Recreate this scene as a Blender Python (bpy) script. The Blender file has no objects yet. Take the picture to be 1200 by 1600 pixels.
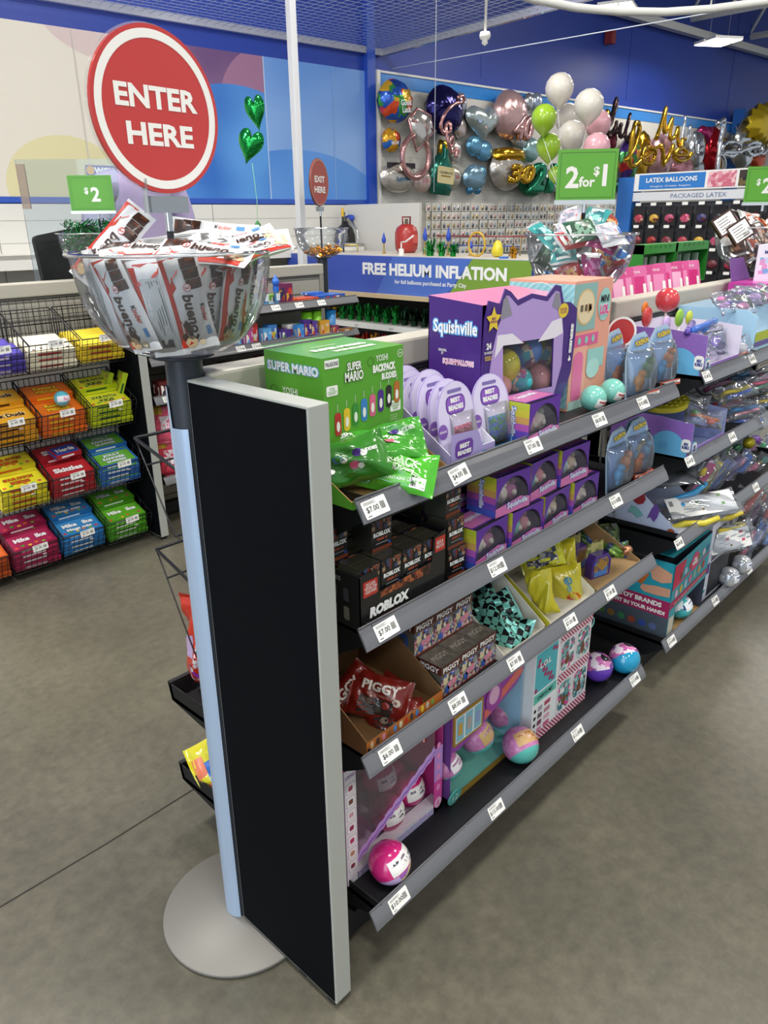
import bpy, bmesh, math, random
from mathutils import Matrix, Vector
random.seed(7)
C = bpy.context.scene.collection
S = bpy.context.scene
PI = math.pi
# ---------------------------------------------------------------- camera
CAMP = Vector((-0.67759, -0.77958, 1.46278)); YAW, PITCH, ROLL, FPX = .7533, .3718, -.0114, 1172.43
def _axes():
    f = Vector((math.cos(YAW)*math.cos(PITCH), math.sin(YAW)*math.cos(PITCH), -math.sin(PITCH)))
    r = Vector((math.sin(YAW), -math.cos(YAW), 0)); u = r.cross(f)
    c, s = math.cos(ROLL), math.sin(ROLL)
    return c*r+s*u, -s*r+c*u, f
CR, CU, CF = _axes()
cam = bpy.data.cameras.new('camera'); camo = bpy.data.objects.new('camera', cam); C.objects.link(camo)
cam.sensor_fit = 'VERTICAL'; cam.sensor_height = 36; cam.sensor_width = 27; cam.lens = 36*FPX/1600
cam.clip_start = .02; cam.clip_end = 200
camo.matrix_world = Matrix(((CR.x, CU.x, -CF.x, CAMP.x), (CR.y, CU.y, -CF.y, CAMP.y), (CR.z, CU.z, -CF.z, CAMP.z), (0, 0, 0, 1)))
S.camera = camo
def _ray(u, v): return CF*FPX + CR*(u-600) - CU*(v-800)
def onx(u, v, x): d = _ray(u, v); return CAMP + d*((x-CAMP.x)/d.x)
def ony(u, v, y): d = _ray(u, v); return CAMP + d*((y-CAMP.y)/d.y)
def onz(u, v, z): d = _ray(u, v); return CAMP + d*((z-CAMP.z)/d.z)
# ---------------------------------------------------------------- world, exposure, lights
S.view_settings.view_transform = 'Standard'; S.view_settings.look = 'None'
S.view_settings.gamma = 1; S.view_settings.exposure = 0.0; S.view_settings.use_curve_mapping = False
S.cycles.max_bounces = 10; S.cycles.transparent_max_bounces = 24; S.cycles.caustics_reflective = False; S.cycles.caustics_refractive = False
w = bpy.data.worlds.new('world'); S.world = w; w.use_nodes = True
w.node_tree.nodes['Background'].inputs[0].default_value = (.86, .93, 1, 1)
w.node_tree.nodes['Background'].inputs[1].default_value = .55
def lin(h):
    h = h.lstrip('#'); o = []
    for i in (0, 2, 4):
        c = int(h[i:i+2], 16)/255; o.append(c/12.92 if c <= .04045 else ((c+.055)/1.055)**2.4)
    return (*o, 1)
LAMP_W = 66
def area(x, y, z, sx, sy, power, col=(1, .965, .91), rot=(0, 0, 0)):
    l = bpy.data.lights.new('lamp_light', 'AREA'); l.shape = 'RECTANGLE'; l.size = sx; l.size_y = sy; l.energy = power; l.color = col
    o = bpy.data.objects.new('lamp_light', l); C.objects.link(o); o.location = (x, y, z); o.rotation_euler = rot
    return o
# ---------------------------------------------------------------- materials
_M = {}
def P(h, r=.5, metal=0., coat=0., spec=.5, emit=0.):
    k = (h, r, metal, coat, spec, emit)
    if k in _M: return _M[k]
    m = bpy.data.materials.new('paint_'+h.lstrip('#')); m.use_nodes = True
    b = m.node_tree.nodes['Principled BSDF']; c = lin(h)
    b.inputs['Base Color'].default_value = c; b.inputs['Roughness'].default_value = r; b.inputs['Metallic'].default_value = metal
    b.inputs['Coat Weight'].default_value = coat; b.inputs['Coat Roughness'].default_value = .08; b.inputs['Specular IOR Level'].default_value = spec
    if emit: b.inputs['Emission Color'].default_value = c; b.inputs['Emission Strength'].default_value = emit
    _M[k] = m; return m
def foil(h, r=.22, metal=.75): return P(h, r, metal)
def _nt(name):
    m = bpy.data.materials.new(name); m.use_nodes = True; nt = m.node_tree
    return m, nt, nt.nodes['Principled BSDF']
def clear(h='ffffff', a=.12, r=.04, gloss=.5):
    """thin clear plastic: passes most light, mirrors some of it at glancing angles"""
    k = ('clear', h, a, r, gloss)
    if k in _M: return _M[k]
    m, nt, b = _nt('clear_plastic'); N = nt.nodes; L = nt.links
    t = N.new('ShaderNodeBsdfTransparent'); t.inputs[0].default_value = lin(h)
    b.inputs['Base Color'].default_value = lin(h); b.inputs['Roughness'].default_value = .15
    mx = N.new('ShaderNodeMixShader'); mx.inputs[0].default_value = a; L.new(t.outputs[0], mx.inputs[1]); L.new(b.outputs[0], mx.inputs[2])
    g = N.new('ShaderNodeBsdfGlossy'); g.inputs['Roughness'].default_value = r
    fr = N.new('ShaderNodeFresnel'); fr.inputs[0].default_value = 1.45
    ml = N.new('ShaderNodeMath'); ml.operation = 'MULTIPLY'; ml.inputs[1].default_value = gloss*2; ml.use_clamp = True; L.new(fr.outputs[0], ml.inputs[0])
    m2 = N.new('ShaderNodeMixShader'); L.new(ml.outputs[0], m2.inputs[0]); L.new(mx.outputs[0], m2.inputs[1]); L.new(g.outputs[0], m2.inputs[2])
    L.new(m2.outputs[0], N['Material Output'].inputs[0]); _M[k] = m; return m
def busy(cols, scale=60., r=.35, metal=0., rnd=1., dist='CHEBYCHEV'):
    """small printed artwork: patches of the given colours"""
    k = ('busy', tuple(cols), scale, r, metal, rnd, dist)
    if k in _M: return _M[k]
    m, nt, b = _nt('print'); N = nt.nodes; L = nt.links
    tc = N.new('ShaderNodeTexCoord'); v = N.new('ShaderNodeTexVoronoi'); v.distance = dist; v.inputs['Scale'].default_value = scale; v.inputs['Randomness'].default_value = rnd
    L.new(tc.outputs['Object'], v.inputs['Vector'])
    s = N.new('ShaderNodeSeparateColor'); L.new(v.outputs['Color'], s.inputs[0])
    rp = N.new('ShaderNodeValToRGB'); rp.color_ramp.interpolation = 'CONSTANT'; e = rp.color_ramp.elements
    while len(e) < len(cols): e.new(.5)
    for i, c in enumerate(cols): e[i].position = i/len(cols); e[i].color = lin(c)
    L.new(s.outputs[0], rp.inputs[0]); L.new(rp.outputs[0], b.inputs['Base Color'])
    b.inputs['Roughness'].default_value = r; b.inputs['Metallic'].default_value = metal; _M[k] = m; return m
def checker(a, c, scale, r=.25, metal=.3):
    k = ('chk', a, c, scale)
    if k in _M: return _M[k]
    m, nt, b = _nt('checks'); N = nt.nodes; L = nt.links
    tc = N.new('ShaderNodeTexCoord'); v = N.new('ShaderNodeTexChecker'); v.inputs['Scale'].default_value = scale
    v.inputs['Color1'].default_value = lin(a); v.inputs['Color2'].default_value = lin(c)
    L.new(tc.outputs['Object'], v.inputs['Vector']); L.new(v.outputs[0], b.inputs['Base Color']); b.inputs['Roughness'].default_value = r; b.inputs['Metallic'].default_value = metal
    _M[k] = m; return m
def stripes(a, c, scale, vec=(1, 0, 1), r=.4):
    k = ('str', a, c, scale, vec)
    if k in _M: return _M[k]
    m, nt, b = _nt('stripes'); N = nt.nodes; L = nt.links
    tc = N.new('ShaderNodeTexCoord'); d = N.new('ShaderNodeVectorMath'); d.operation = 'DOT_PRODUCT'; d.inputs[1].default_value = [x*scale for x in vec]; L.new(tc.outputs['Object'], d.inputs[0])
    f = N.new('ShaderNodeMath'); f.operation = 'FRACT'; L.new(d.outputs['Value'], f.inputs[0])
    g = N.new('ShaderNodeMath'); g.operation = 'GREATER_THAN'; g.inputs[1].default_value = .5; L.new(f.outputs[0], g.inputs[0])
    x = N.new('ShaderNodeMix'); x.data_type = 'RGBA'; x.inputs[6].default_value = lin(a); x.inputs[7].default_value = lin(c); L.new(g.outputs[0], x.inputs[0]); L.new(x.outputs[2], b.inputs['Base Color'])
    b.inputs['Roughness'].default_value = r; _M[k] = m; return m
def mottled(a, c, scale=3., r=.4, r2=None, bump=0., detail=6., fac=(.35, .65)):
    k = ('mot', a, c, scale, r, bump)
    if k in _M: return _M[k]
    m, nt, b = _nt('mottled'); N = nt.nodes; L = nt.links
    tc = N.new('ShaderNodeTexCoord'); n = N.new('ShaderNodeTexNoise'); n.inputs['Scale'].default_value = scale; n.inputs['Detail'].default_value = detail; n.inputs['Roughness'].default_value = .62
    L.new(tc.outputs['Object'], n.inputs['Vector'])
    rp = N.new('ShaderNodeValToRGB'); rp.color_ramp.elements[0].position = fac[0]; rp.color_ramp.elements[1].position = fac[1]; rp.color_ramp.elements[0].color = lin(a); rp.color_ramp.elements[1].color = lin(c)
    L.new(n.outputs[0], rp.inputs[0]); L.new(rp.outputs[0], b.inputs['Base Color']); b.inputs['Roughness'].default_value = r
    if r2 is not None:
        mr = N.new('ShaderNodeMapRange'); mr.inputs[3].default_value = r; mr.inputs[4].default_value = r2; L.new(n.outputs[0], mr.inputs[0]); L.new(mr.outputs[0], b.inputs['Roughness'])
    if bump:
        bp = N.new('ShaderNodeBump'); bp.inputs['Strength'].default_value = bump; bp.inputs['Distance'].default_value = .01; L.new(n.outputs[0], bp.inputs['Height']); L.new(bp.outputs[0], b.inputs['Normal'])
    _M[k] = m; return m
# ---------------------------------------------------------------- mesh building
I4 = Matrix.Identity(4)
def fr(o, xd, yd):
    """a frame on a surface: origin, in-plane x and y; z points out"""
    x = Vector(xd).normalized(); y = Vector(yd).normalized(); z = x.cross(y)
    return Matrix(((x.x, y.x, z.x, o[0]), (x.y, y.y, z.y, o[1]), (x.z, y.z, z.z, o[2]), (0, 0, 0, 1)))
def TR(x=0, y=0, z=0): return Matrix.Translation((x, y, z))
def RZ(a): return Matrix.Rotation(a, 4, 'Z')
def RX(a): return Matrix.Rotation(a, 4, 'X')
def RY(a): return Matrix.Rotation(a, 4, 'Y')
_G = {}
def glyphs(s, bold, shear=0., res=2):
    k = (s, bold, shear)
    if k not in _G:
        cu = bpy.data.curves.new('t', 'FONT'); cu.body = s; cu.size = 1; cu.offset = bold; cu.resolution_u = res; cu.shear = shear; cu.align_x = 'CENTER'; cu.space_line = .85
        ob = bpy.data.objects.new('t', cu); me = bpy.data.meshes.new_from_object(ob)
        vs = [v.co.copy() for v in me.vertices]; fs = [tuple(p.vertices) for p in me.polygons]
        x0 = min(v.x for v in vs); x1 = max(v.x for v in vs); y0 = min(v.y for v in vs); y1 = max(v.y for v in vs)
        _G[k] = ([(v.x-(x0+x1)/2, v.y-(y0+y1)/2) for v in vs], fs, x1-x0, y1-y0)
        bpy.data.objects.remove(ob); bpy.data.curves.remove(cu); bpy.data.meshes.remove(me)
    return _G[k]
def ell(cx, cy, rx, ry=None, n=20, a0=0., a1=2*PI):
    ry = rx if ry is None else ry
    k = n if abs(a1-a0-2*PI) < 1e-6 else n+1
    return [(cx+rx*math.cos(a0+(a1-a0)*i/n), cy+ry*math.sin(a0+(a1-a0)*i/n)) for i in range(k)]
def rrect(x, y, w, h, r, n=4):
    o = []
    for cx, cy, a in ((x+w-r, y+r, -PI/2), (x+w-r, y+h-r, 0), (x+r, y+h-r, PI/2), (x+r, y+r, PI)):
        o += [(cx+r*math.cos(a+PI/2*i/n), cy+r*math.sin(a+PI/2*i/n)) for i in range(n+1)]
    return o
def clip(poly, x0, y0, x1, y1):
    for ax, lim, sg in ((0, x0, 1), (0, x1, -1), (1, y0, 1), (1, y1, -1)):
        out = []
        for i in range(len(poly)):
            a, b = poly[i-1], poly[i]; da = (a[ax]-lim)*sg; db = (b[ax]-lim)*sg
            if (da < 0) != (db < 0):
                t = da/(da-db); out.append((a[0]+(b[0]-a[0])*t, a[1]+(b[1]-a[1])*t))
            if db >= 0: out.append(b)
        poly = out
        if not poly: return []
    return poly
class MB:
    def __init__(s): s.v = []; s.f = []; s.m = []; s.sm = []; s.mats = []
    def mi(s, m):
        if m not in s.mats: s.mats.append(m)
        return s.mats.index(m)
    def add(s, vs, fs, m, T=None, sm=False):
        b = len(s.v); k = s.mi(m)
        s.v += [(T @ Vector(v))[:] for v in vs] if T is not None else [tuple(v) for v in vs]
        for f in fs: s.f.append([b+i for i in f]); s.m.append(k); s.sm.append(sm)
        return s
    def box(s, lo, hi, m, T=None):
        x0, y0, z0 = lo; x1, y1, z1 = hi
        return s.add([(x0, y0, z0), (x1, y0, z0), (x1, y1, z0), (x0, y1, z0), (x0, y0, z1), (x1, y0, z1), (x1, y1, z1), (x0, y1, z1)],
                     [(0, 3, 2, 1), (4, 5, 6, 7), (0, 1, 5, 4), (1, 2, 6, 5), (2, 3, 7, 6), (3, 0, 4, 7)], m, T)
    def poly(s, pts, m, T=None, z=.0006):
        return s.add([(x, y, z) for x, y in pts], [tuple(range(len(pts)))], m, T) if len(pts) > 2 else s
    def rect(s, x, y, w, h, m, T=None, z=.0006): return s.poly([(x, y), (x+w, y), (x+w, y+h), (x, y+h)], m, T, z)
    def disc(s, cx, cy, rx, ry, m, T=None, z=.0006, n=20): return s.poly(ell(cx, cy, rx, ry, n), m, T, z)
    def ring(s, cx, cy, rx, ry, wd, m, T=None, z=.0006, n=28):
        a = ell(cx, cy, rx, ry, n); b = ell(cx, cy, rx-wd, ry-wd, n)
        return s.add([(x, y, z) for x, y in a+b], [(i, (i+1) % n, n+(i+1) % n, n+i) for i in range(n)], m, T)
    def text(s, t, cx, cy, m, T=None, w=None, h=None, z=.0012, bold=.012, shear=0., ang=0.):
        g, fs, gw, gh = glyphs(t, bold, shear)
        if w is None: sy = h/gh; sx = sy
        elif h is None: sx = w/gw; sy = sx
        else: sx = w/gw; sy = h/gh
        c, n = math.cos(ang), math.sin(ang)
        return s.add([(cx+c*x*sx-n*y*sy, cy+n*x*sx+c*y*sy, z) for x, y in g], fs, m, T)
    def prism(s, pts, z0, z1, m, T=None, side=None, back=None):
        n = len(pts)
        s.add([(x, y, z1) for x, y in pts], [tuple(range(n))], m, T)
        s.add([(x, y, z0) for x, y in pts], [tuple(range(n-1, -1, -1))], back or m, T)
        return s.add([(x, y, z) for z in (z0, z1) for x, y in pts], [(i, (i+1) % n, n+(i+1) % n, n+i) for i in range(n)], side or m, T)
    def lathe(s, prof, m, T=None, seg=24, sm=True, cap=False):
        n = len(prof); vs = [(r*math.cos(2*PI*j/seg), r*math.sin(2*PI*j/seg), z) for j in range(seg) for r, z in prof]
        fs = [(j*n+i, ((j+1) % seg)*n+i, ((j+1) % seg)*n+i+1, j*n+i+1) for j in range(seg) for i in range(n-1)]
        return s.add(vs, fs, m, T, sm)
    def cyl(s, r, z0, z1, m, T=None, seg=16, r2=None):
        r2 = r if r2 is None else r2
        s.lathe([(r, z0), (r2, z1)], m, T, seg)
        s.add([(r*math.cos(2*PI*j/seg), r*math.sin(2*PI*j/seg), z0) for j in range(seg)], [tuple(range(seg-1, -1, -1))], m, T)
        return s.add([(r2*math.cos(2*PI*j/seg), r2*math.sin(2*PI*j/seg), z1) for j in range(seg)], [tuple(range(seg))], m, T)
    def ball(s, r, m, T=None, seg=20, rings=12, sc=(1, 1, 1), z0=-1., z1=1.):
        a0 = math.asin(z0); a1 = math.asin(z1)
        pr = [(r*math.cos(a0+(a1-a0)*i/rings), r*math.sin(a0+(a1-a0)*i/rings)) for i in range(rings+1)]
        return s.lathe(pr, m, (T or I4) @ Matrix.Diagonal((*sc, 1)), seg)
    def tube(s, pts, r, m, T=None, seg=6, closed=False, sm=True):
        pts = [Vector(q) for q in pts]; n = len(pts); vs = []; up = None
        for i, q in enumerate(pts):
            t = (pts[(i+1) % n] - pts[i-1]) if (closed or 0 < i < n-1) else (pts[1]-pts[0] if i == 0 else pts[-1]-pts[-2])
            t.normalize()
            if up is None: up = Vector((0, 0, 1)) if abs(t.z) < .9 else Vector((1, 0, 0))
            a = t.cross(up).normalized(); b = a.cross(t).normalized(); up = b
            rr = r[i] if isinstance(r, (list, tuple)) else r
            vs += [q + rr*(math.cos(2*PI*j/seg)*a + math.sin(2*PI*j/seg)*b) for j in range(seg)]
        fs = [(i*seg+j, i*seg+(j+1) % seg, ((i+1) % n)*seg+(j+1) % seg, ((i+1) % n)*seg+j) for i in range(n if closed else n-1) for j in range(seg)]
        if not closed: fs += [tuple(range(seg-1, -1, -1)), tuple((n-1)*seg+j for j in range(seg))]
        return s.add(vs, fs, m, T, sm)
    def rod(s, a, b, r, m, T=None, seg=5): return s.tube([a, b], r, m, T, seg)
    def grid(s, fn, nu, nv, m, T=None, sm=True, wrap=False):
        """fn(u, v) over the unit square"""
        vs = [fn(i/nu, j/nv) for j in range(nv+1) for i in range(nu+1)]
        fs = [(j*(nu+1)+i, j*(nu+1)+i+1, (j+1)*(nu+1)+i+1, (j+1)*(nu+1)+i) for j in range(nv) for i in range(nu)]
        return s.add(vs, fs, m, T, sm)
    def mesh(s, name):
        me = bpy.data.meshes.new(name); me.from_pydata(s.v, [], s.f)
        for m in s.mats: me.materials.append(m)
        me.polygons.foreach_set('material_index', s.m); me.polygons.foreach_set('use_smooth', s.sm); me.update()
        return me
    def build(s, name, parent=None, bevel=0., **k):
        o = bpy.data.objects.new(name, s.mesh(name)); C.objects.link(o)
        if parent is not None: o.parent = parent
        if bevel:
            md = o.modifiers.new('bevel', 'BEVEL'); md.width = bevel; md.segments = 2; md.limit_method = 'ANGLE'
        return tag(o, **k)
def tag(o, label=None, cat=None, group=None, kind=None, M=None, loc=None):
    if label: o['label'] = label
    if cat: o['category'] = cat
    if group: o['group'] = group
    if kind: o['kind'] = kind
    if M is not None: o.matrix_world = M
    if loc is not None: o.location = loc
    return o
def thing(name, label, cat, M=None, group=None, loc=None):
    o = bpy.data.objects.new(name, None); C.objects.link(o); o.empty_display_size = .05
    return tag(o, label, cat, group, None, M, loc)
def dup(o, M=None, label=None, group=None):
    def cp(s, par):
        c = s.copy(); C.objects.link(c)
        if par is not None: c.parent = par
        for ch in KIDS.get(s, []): cp(ch, c)
        return c
    KIDS = {}
    def walk(s):
        KIDS[s] = list(s.children)
        for ch in KIDS[s]: walk(ch)
    walk(o); c = cp(o, None)
    if M is not None: c.matrix_world = M
    if label: c['label'] = label
    if group: c['group'] = group
    return c
ORD = ['first', 'second', 'third', 'fourth', 'fifth', 'sixth', 'seventh', 'eighth', 'ninth', 'tenth', 'eleventh', 'twelfth', 'thirteenth', 'fourteenth', 'fifteenth', 'sixteenth', 'seventeenth', 'eighteenth', 'nineteenth', 'twentieth'] + ['twenty-'+q for q in ('first', 'second', 'third', 'fourth', 'fifth', 'sixth', 'seventh', 'eighth', 'ninth')] + ['thirtieth']
# common finishes
BLK = P('0b0d12', .55); INS = P('04060b', .85, spec=.12); BEIGE = P('b9b5a8', .45); GREYM = P('a9aaa6', .38, .25); WHT = P('eceae4', .5); CARD = P('a5824f', .8)
STRIP = P('66676c', .14, coat=.7); CHROME = P('d0d3d6', .15, 1.); INK = P('1c1c1e', .6); CLR = clear(); PAPER = P('f2f1ec', .5)
# ================================================================ the setting
def struct(name, mb, **k): return mb.build(name, kind='structure', **k)
fm = mottled('535047', '6d695b', .9, .22, .38, .03, 12); fnt = fm.node_tree; fb_ = fnt.nodes['Principled BSDF']
n2 = fnt.nodes.new('ShaderNodeTexNoise'); n2.inputs['Scale'].default_value = 28; n2.inputs['Detail'].default_value = 8; n2.inputs['Roughness'].default_value = .7
r2 = fnt.nodes.new('ShaderNodeValToRGB'); r2.color_ramp.elements[0].position = .3; r2.color_ramp.elements[1].position = .72; r2.color_ramp.elements[0].color = (.74, .74, .74, 1); r2.color_ramp.elements[1].color = (1.22, 1.22, 1.2, 1)
mx = fnt.nodes.new('ShaderNodeMix'); mx.data_type = 'RGBA'; mx.blend_type = 'MULTIPLY'; mx.inputs[0].default_value = 1
src = fb_.inputs['Base Color'].links[0].from_socket; tcn = [q for q in fnt.nodes if q.type == 'TEX_COORD'][0]
fnt.links.new(tcn.outputs['Object'], n2.inputs['Vector']); fnt.links.new(n2.outputs[0], r2.inputs[0]); fnt.links.new(src, mx.inputs[6]); fnt.links.new(r2.outputs[0], mx.inputs[7]); fnt.links.new(mx.outputs[2], fb_.inputs['Base Color'])
mb = MB(); mb.box((-6, -7, -.1), (18, 8, 0), fm); floor = struct('floor', mb)
mb = MB()  # control joint sawn into the slab
pts = [(-1.6, .742), (-.9, .752), (-.355, .747), (-.1, .741), (.159, .744), (1.2, .75), (3, .74)]
for a, b in zip(pts, pts[1:]):
    mb.add([(a[0], a[1]-.0022, .0008), (b[0], b[1]-.0022, .0008), (b[0], b[1]+.0022, .0008), (a[0], a[1]+.0022, .0008)], [(0, 1, 2, 3)], P('2a2722', .9))
struct('floor_joint', mb)
# walls: the long blue wall runs slightly askew to the aisles
WD = Vector((.9945, -.1047, 0)); WN = Vector((-.1047, -.9945, 0)); W0 = Vector((5.4, 5.0, 0))
WF = fr(W0, WD, (0, 0, 1))                       # x along the wall, y up, z towards the shop
BLUE = P('1f3d9e', .45, spec=.5); BLUE2 = P('2a50b8', .3)
mb = MB(); mb.box((-9, 0, -.12), (13, 5.0, 0), BLUE, WF); struct('wall_back', mb)
mb = MB()
for x in (1.55, 4.4, 7.2): mb.box((x, 2.9, 0), (x+.012, 4.9, .004), P('1e3c9a', .4), WF)
mb.box((-.12, 0, 0), (-.02, 4.9, .06), BLUE2, WF); struct('trim_1', mb)
mb = MB(); mb.box((12.9, 0, -9), (13, 5.0, 0), BLUE, WF); struct('wall_right', mb)
# roof deck, joists and trusses
ROOFZ = 4.98
mb = MB(); mb.box((-6, -7, ROOFZ), (18, 8, ROOFZ+.1), P('b9bcc0', .7)); struct('ceiling', mb)
def truss(a, b, z, dep, name, label, n=12):
    a = Vector((*a, z)); b = Vector((*b, z)); m = P('d9dad8', .5); mb = MB(); up = Vector((0, 0, dep))
    for k in (0, 1): mb.tube([a+up*k, b+up*k], .045, m, seg=4, sm=False)
    for i in range(n):
        p, q, r = a.lerp(b, i/n), a.lerp(b, (i+.5)/n), a.lerp(b, (i+1)/n)
        mb.rod(p, q+up, .022, m); mb.rod(q+up, r, .022, m)
    mb.build(name, label=label, kind='structure')
for i, x in enumerate((8.8, 10.6, 12.4, 14.2, 16)): truss((x, -6.5), (x+.6, 4.62 - (x-8.8)*.105), 4.02, .62, 'roof_truss', None, 16)
mb = MB(); mb.box((3.6, 3.78, .06), (12.9, 3.87, .16), P('cfd0ce', .5), WF); struct('beam', mb)
for i, y in enumerate((-4.5, -2.2, .2, 2.4)):
    mb = MB(); mb.tube([(8.6, y, 4.8), (17, y-.9, 4.8)], .05, P('d5d6d4', .5), seg=4, sm=False); struct('roof_joist', mb)
# high bay lamps
def high_bay(x, y, z, rz, label, sc=1., power=1.):
    t = thing('high_bay_lamp', label, 'ceiling lamp', TR(x, y, z) @ RZ(rz) @ Matrix.Scale(sc, 4), 'high bay lamps')
    for s in (-1, 1):
        mb = MB(); mb.box((s*.19-.16, -.32, 0), (s*.19+.16, .32, .05), P('e4e4e2', .4)); mb.build('housing', t)
        mb = MB(); mb.box((s*.19-.15, -.31, -.012), (s*.19+.15, .31, -.001), P('fff6e6', .5, emit=9.)); mb.build('diffuser', t)
    for s in (-.3, .3): mb = MB(); mb.rod((s, 0, .05), (s, 0, (ROOFZ-z)/sc), .004, GREYM); mb.build('hanger', t)
    l = area(x, y, z-.03, .62, .62, LAMP_W*1.0); l.name = 'lamp_light'; l.parent = t; l.matrix_world = TR(x, y, z-.03); l.data.energy *= sc*sc*power
q = CAMP + _ray(1122, 66)/FPX*9.2
high_bay(q.x, q.y, q.z, 1.0, 'white high bay lamp glowing under the trusses at top right', .6)
q2 = CAMP + _ray(965, 12)/FPX*7.2
high_bay(q2.x, q2.y, q2.z, .3, 'white high bay lamp glowing just above the curved white rail', .5)
for x in (-3.6, -.4, 2.8):
    for y in (-3.6, -.6, 2.6): bay_power = {-3.6: .8, -.6: 1.0, 2.6: 1.5}[y]; high_bay(x, y, 4.5, 0, 'white high bay lamp over the aisles, row %s from the street side, %s along' % (ORD[int((x+3.6)/3.2)], ORD[int((y+3.7)/3)]), power=bay_power)
high_bay(6.2, -2.4, 4.5, 0, 'white high bay lamp over the far right aisle'); high_bay(9.4, 1.2, 4.5, 0, 'white high bay lamp by the far right wall')
# daylight from the shop front behind the camera
wl = area(-5.6, -2.0, 2.0, 9, 3, 260, (.72, .86, 1), (0, -PI/2, 0)); wl.name = 'shop_front_daylight'
# mural of big balloons on the left stretch of the wall
mur = MB(); mx0, mx1, mz0, mz1 = -9, -.12, 1.62, 2.80
mur.box((mx0, mz0, 0), (mx1, mz1, .012), P('ddd7cb', .4), WF)
def wpt(u, v):
    d = _ray(u, v); t = (W0-CAMP).dot(WN)/d.dot(WN); q = CAMP+d*t - W0; return q.dot(WD), q.z
def wblob(c, rx, ry, h, z, x0=mx0, x1=mx1):
    x, y = wpt(*c); mur.poly(clip(ell(x, y, rx, ry, 48), x0, mz0+.03, x1, mz1), P(h, .4) if isinstance(h, str) else h, WF, z)
xs1 = wpt(415, 200)[0]; xs2 = wpt(433, 200)[0]
wblob((108, 292), .46, .36, 'd8d0a4', .0125); wblob((62, 270), .14, .2, 'b7cdd6', .0124)
wblob((330, 20), 1.0, .62, mottled('6a4a7a', '8d6c92', 1.3, .4, None, 0, 1.), .0130, x1=xs1); wblob((180, 20), .62, .35, 'd2bfbe', .0127, x1=xs1)
wblob((420, 175), .5, .5, '9a6f90', .0134, x1=xs1); wblob((372, 275), .95, .72, mottled('2f6cc0', '5797de', 1.2, .4, None, 0, 1.), .0138, x1=xs1)
mur.rect(xs1, mz0+.03, mx1-xs1, mz1-mz0-.03, mottled('5d8fd8', '86abe0', .8, .35, None, 0, 1.), WF, .0128)
wblob((470, 345), 1.1, .62, mottled('3f7fd0', '5f95dc', .9, .35, None, 0, 1.), .0142, x0=xs1)
for xx, hc in ((xs1, 'b8cdea'), (wpt(520, 200)[0], '7fa6dc'), (wpt(130, 200)[0], 'c9c3b8')): mur.rect(xx, mz0, .01, mz1-mz0, P(hc, .4), WF, .016)
mur.box((mx0, mz0-.012, 0), (mx1, mz0+.03, .018), P('2f55b5', .4), WF)
mur.build('wall_mural', kind='structure')
# white slatted wall and long ledge below the mural
mb = MB(); mb.box((-9, .05, 0), (-.12, 1.6, .02), P('d9d8d2', .5), WF)
for k in range(9): mb.box((-9, .2+.16*k, .02), (-.12, .205+.16*k, .021), P('a9a8a2', .6), WF)
for x in [-8.2+.9*k for k in range(9)]: mb.box((x, .2, .02), (x+.006, 1.6, .0215), P('8d8c86', .6), WF)
struct('wall_panel', mb)
mb = MB(); mb.box((-9, 1.22, .02), (-.5, 1.25, .42), P('e6e5df', .4), WF); mb.box((-9, 1.15, .40), (-.5, 1.25, .42), P('e6e5df', .4), WF)
mb.build('wall_ledge', label='long white ledge on the slatted wall below the balloon mural', cat='ledge')
# netting over the balloon corner
nx0, nx1 = -4.4, .35; NZ = 2.97
mb = MB(); NET = P('c9d4ea', .5); n = 56
pA = W0+WD*nx0+WN*.03; pB = W0+WD*.1+WN*.03; pD = Vector((3.3, 1.2, 0))
e1 = pB-pA; e2 = Vector((-.62, -4.0, 0)); mats = NET
for i in range(n+1):
    a = pA+e1*(i/n); mb.rod((a.x, a.y, NZ), (a.x+e2.x, a.y+e2.y, NZ+.02*math.sin(i)), .0016, NET, seg=3)
for j in range(52):
    a = pA+e2*(j/51); b = a+e1; mb.rod((a.x, a.y, NZ), (b.x, b.y, NZ), .0016, NET, seg=3)
net = thing('balloon_net', 'white string balloon net stretched flat below the ceiling', 'net'); mb.build('netting', net)
mb = MB()
for a, b in ((pA, pB), (pB, pB+e2)): mb.box((0, -.02, NZ-.025), ((b-a).length, .02, NZ+.03), clear('eef2ff', .35), TR(a.x, a.y, 0) @ RZ(math.atan2((b-a).y, (b-a).x)))
mb.build('edge_rail', net, label='clear acrylic edge rail')
# curved white rail hung from the roof, top right
mb = MB(); cpt = [CAMP+_ray(u, v)/FPX*d for u, v, d in ((770, -25, 3.6), (830, -2, 3.7), (900, 12, 3.8), (965, 18, 3.9), (1040, 19, 4.0), (1110, 14, 4.1), (1200, 2, 4.2), (1300, -22, 4.2))]
mb.tube(cpt, .02, P('e3e2dc', .4), seg=8); t = thing('hanging_rail', 'curved white hanging rail near the roof at top right', 'rail'); mb.build('rail', t)
for q in (cpt[1], cpt[3], cpt[5]): mb = MB(); mb.rod(q, (q.x, q.y, ROOFZ), .005, P('e3e2dc', .4)); mb.build('drop_wire', t)
# slim white post left of centre
a = ony(463, 200, 2.95); mb = MB(); mb.box((a.x-.022, a.y-.022, 0), (a.x+.022, a.y+.022, ROOFZ), P('e2e3e6', .4)); struct('column', mb, bevel=.004)
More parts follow.
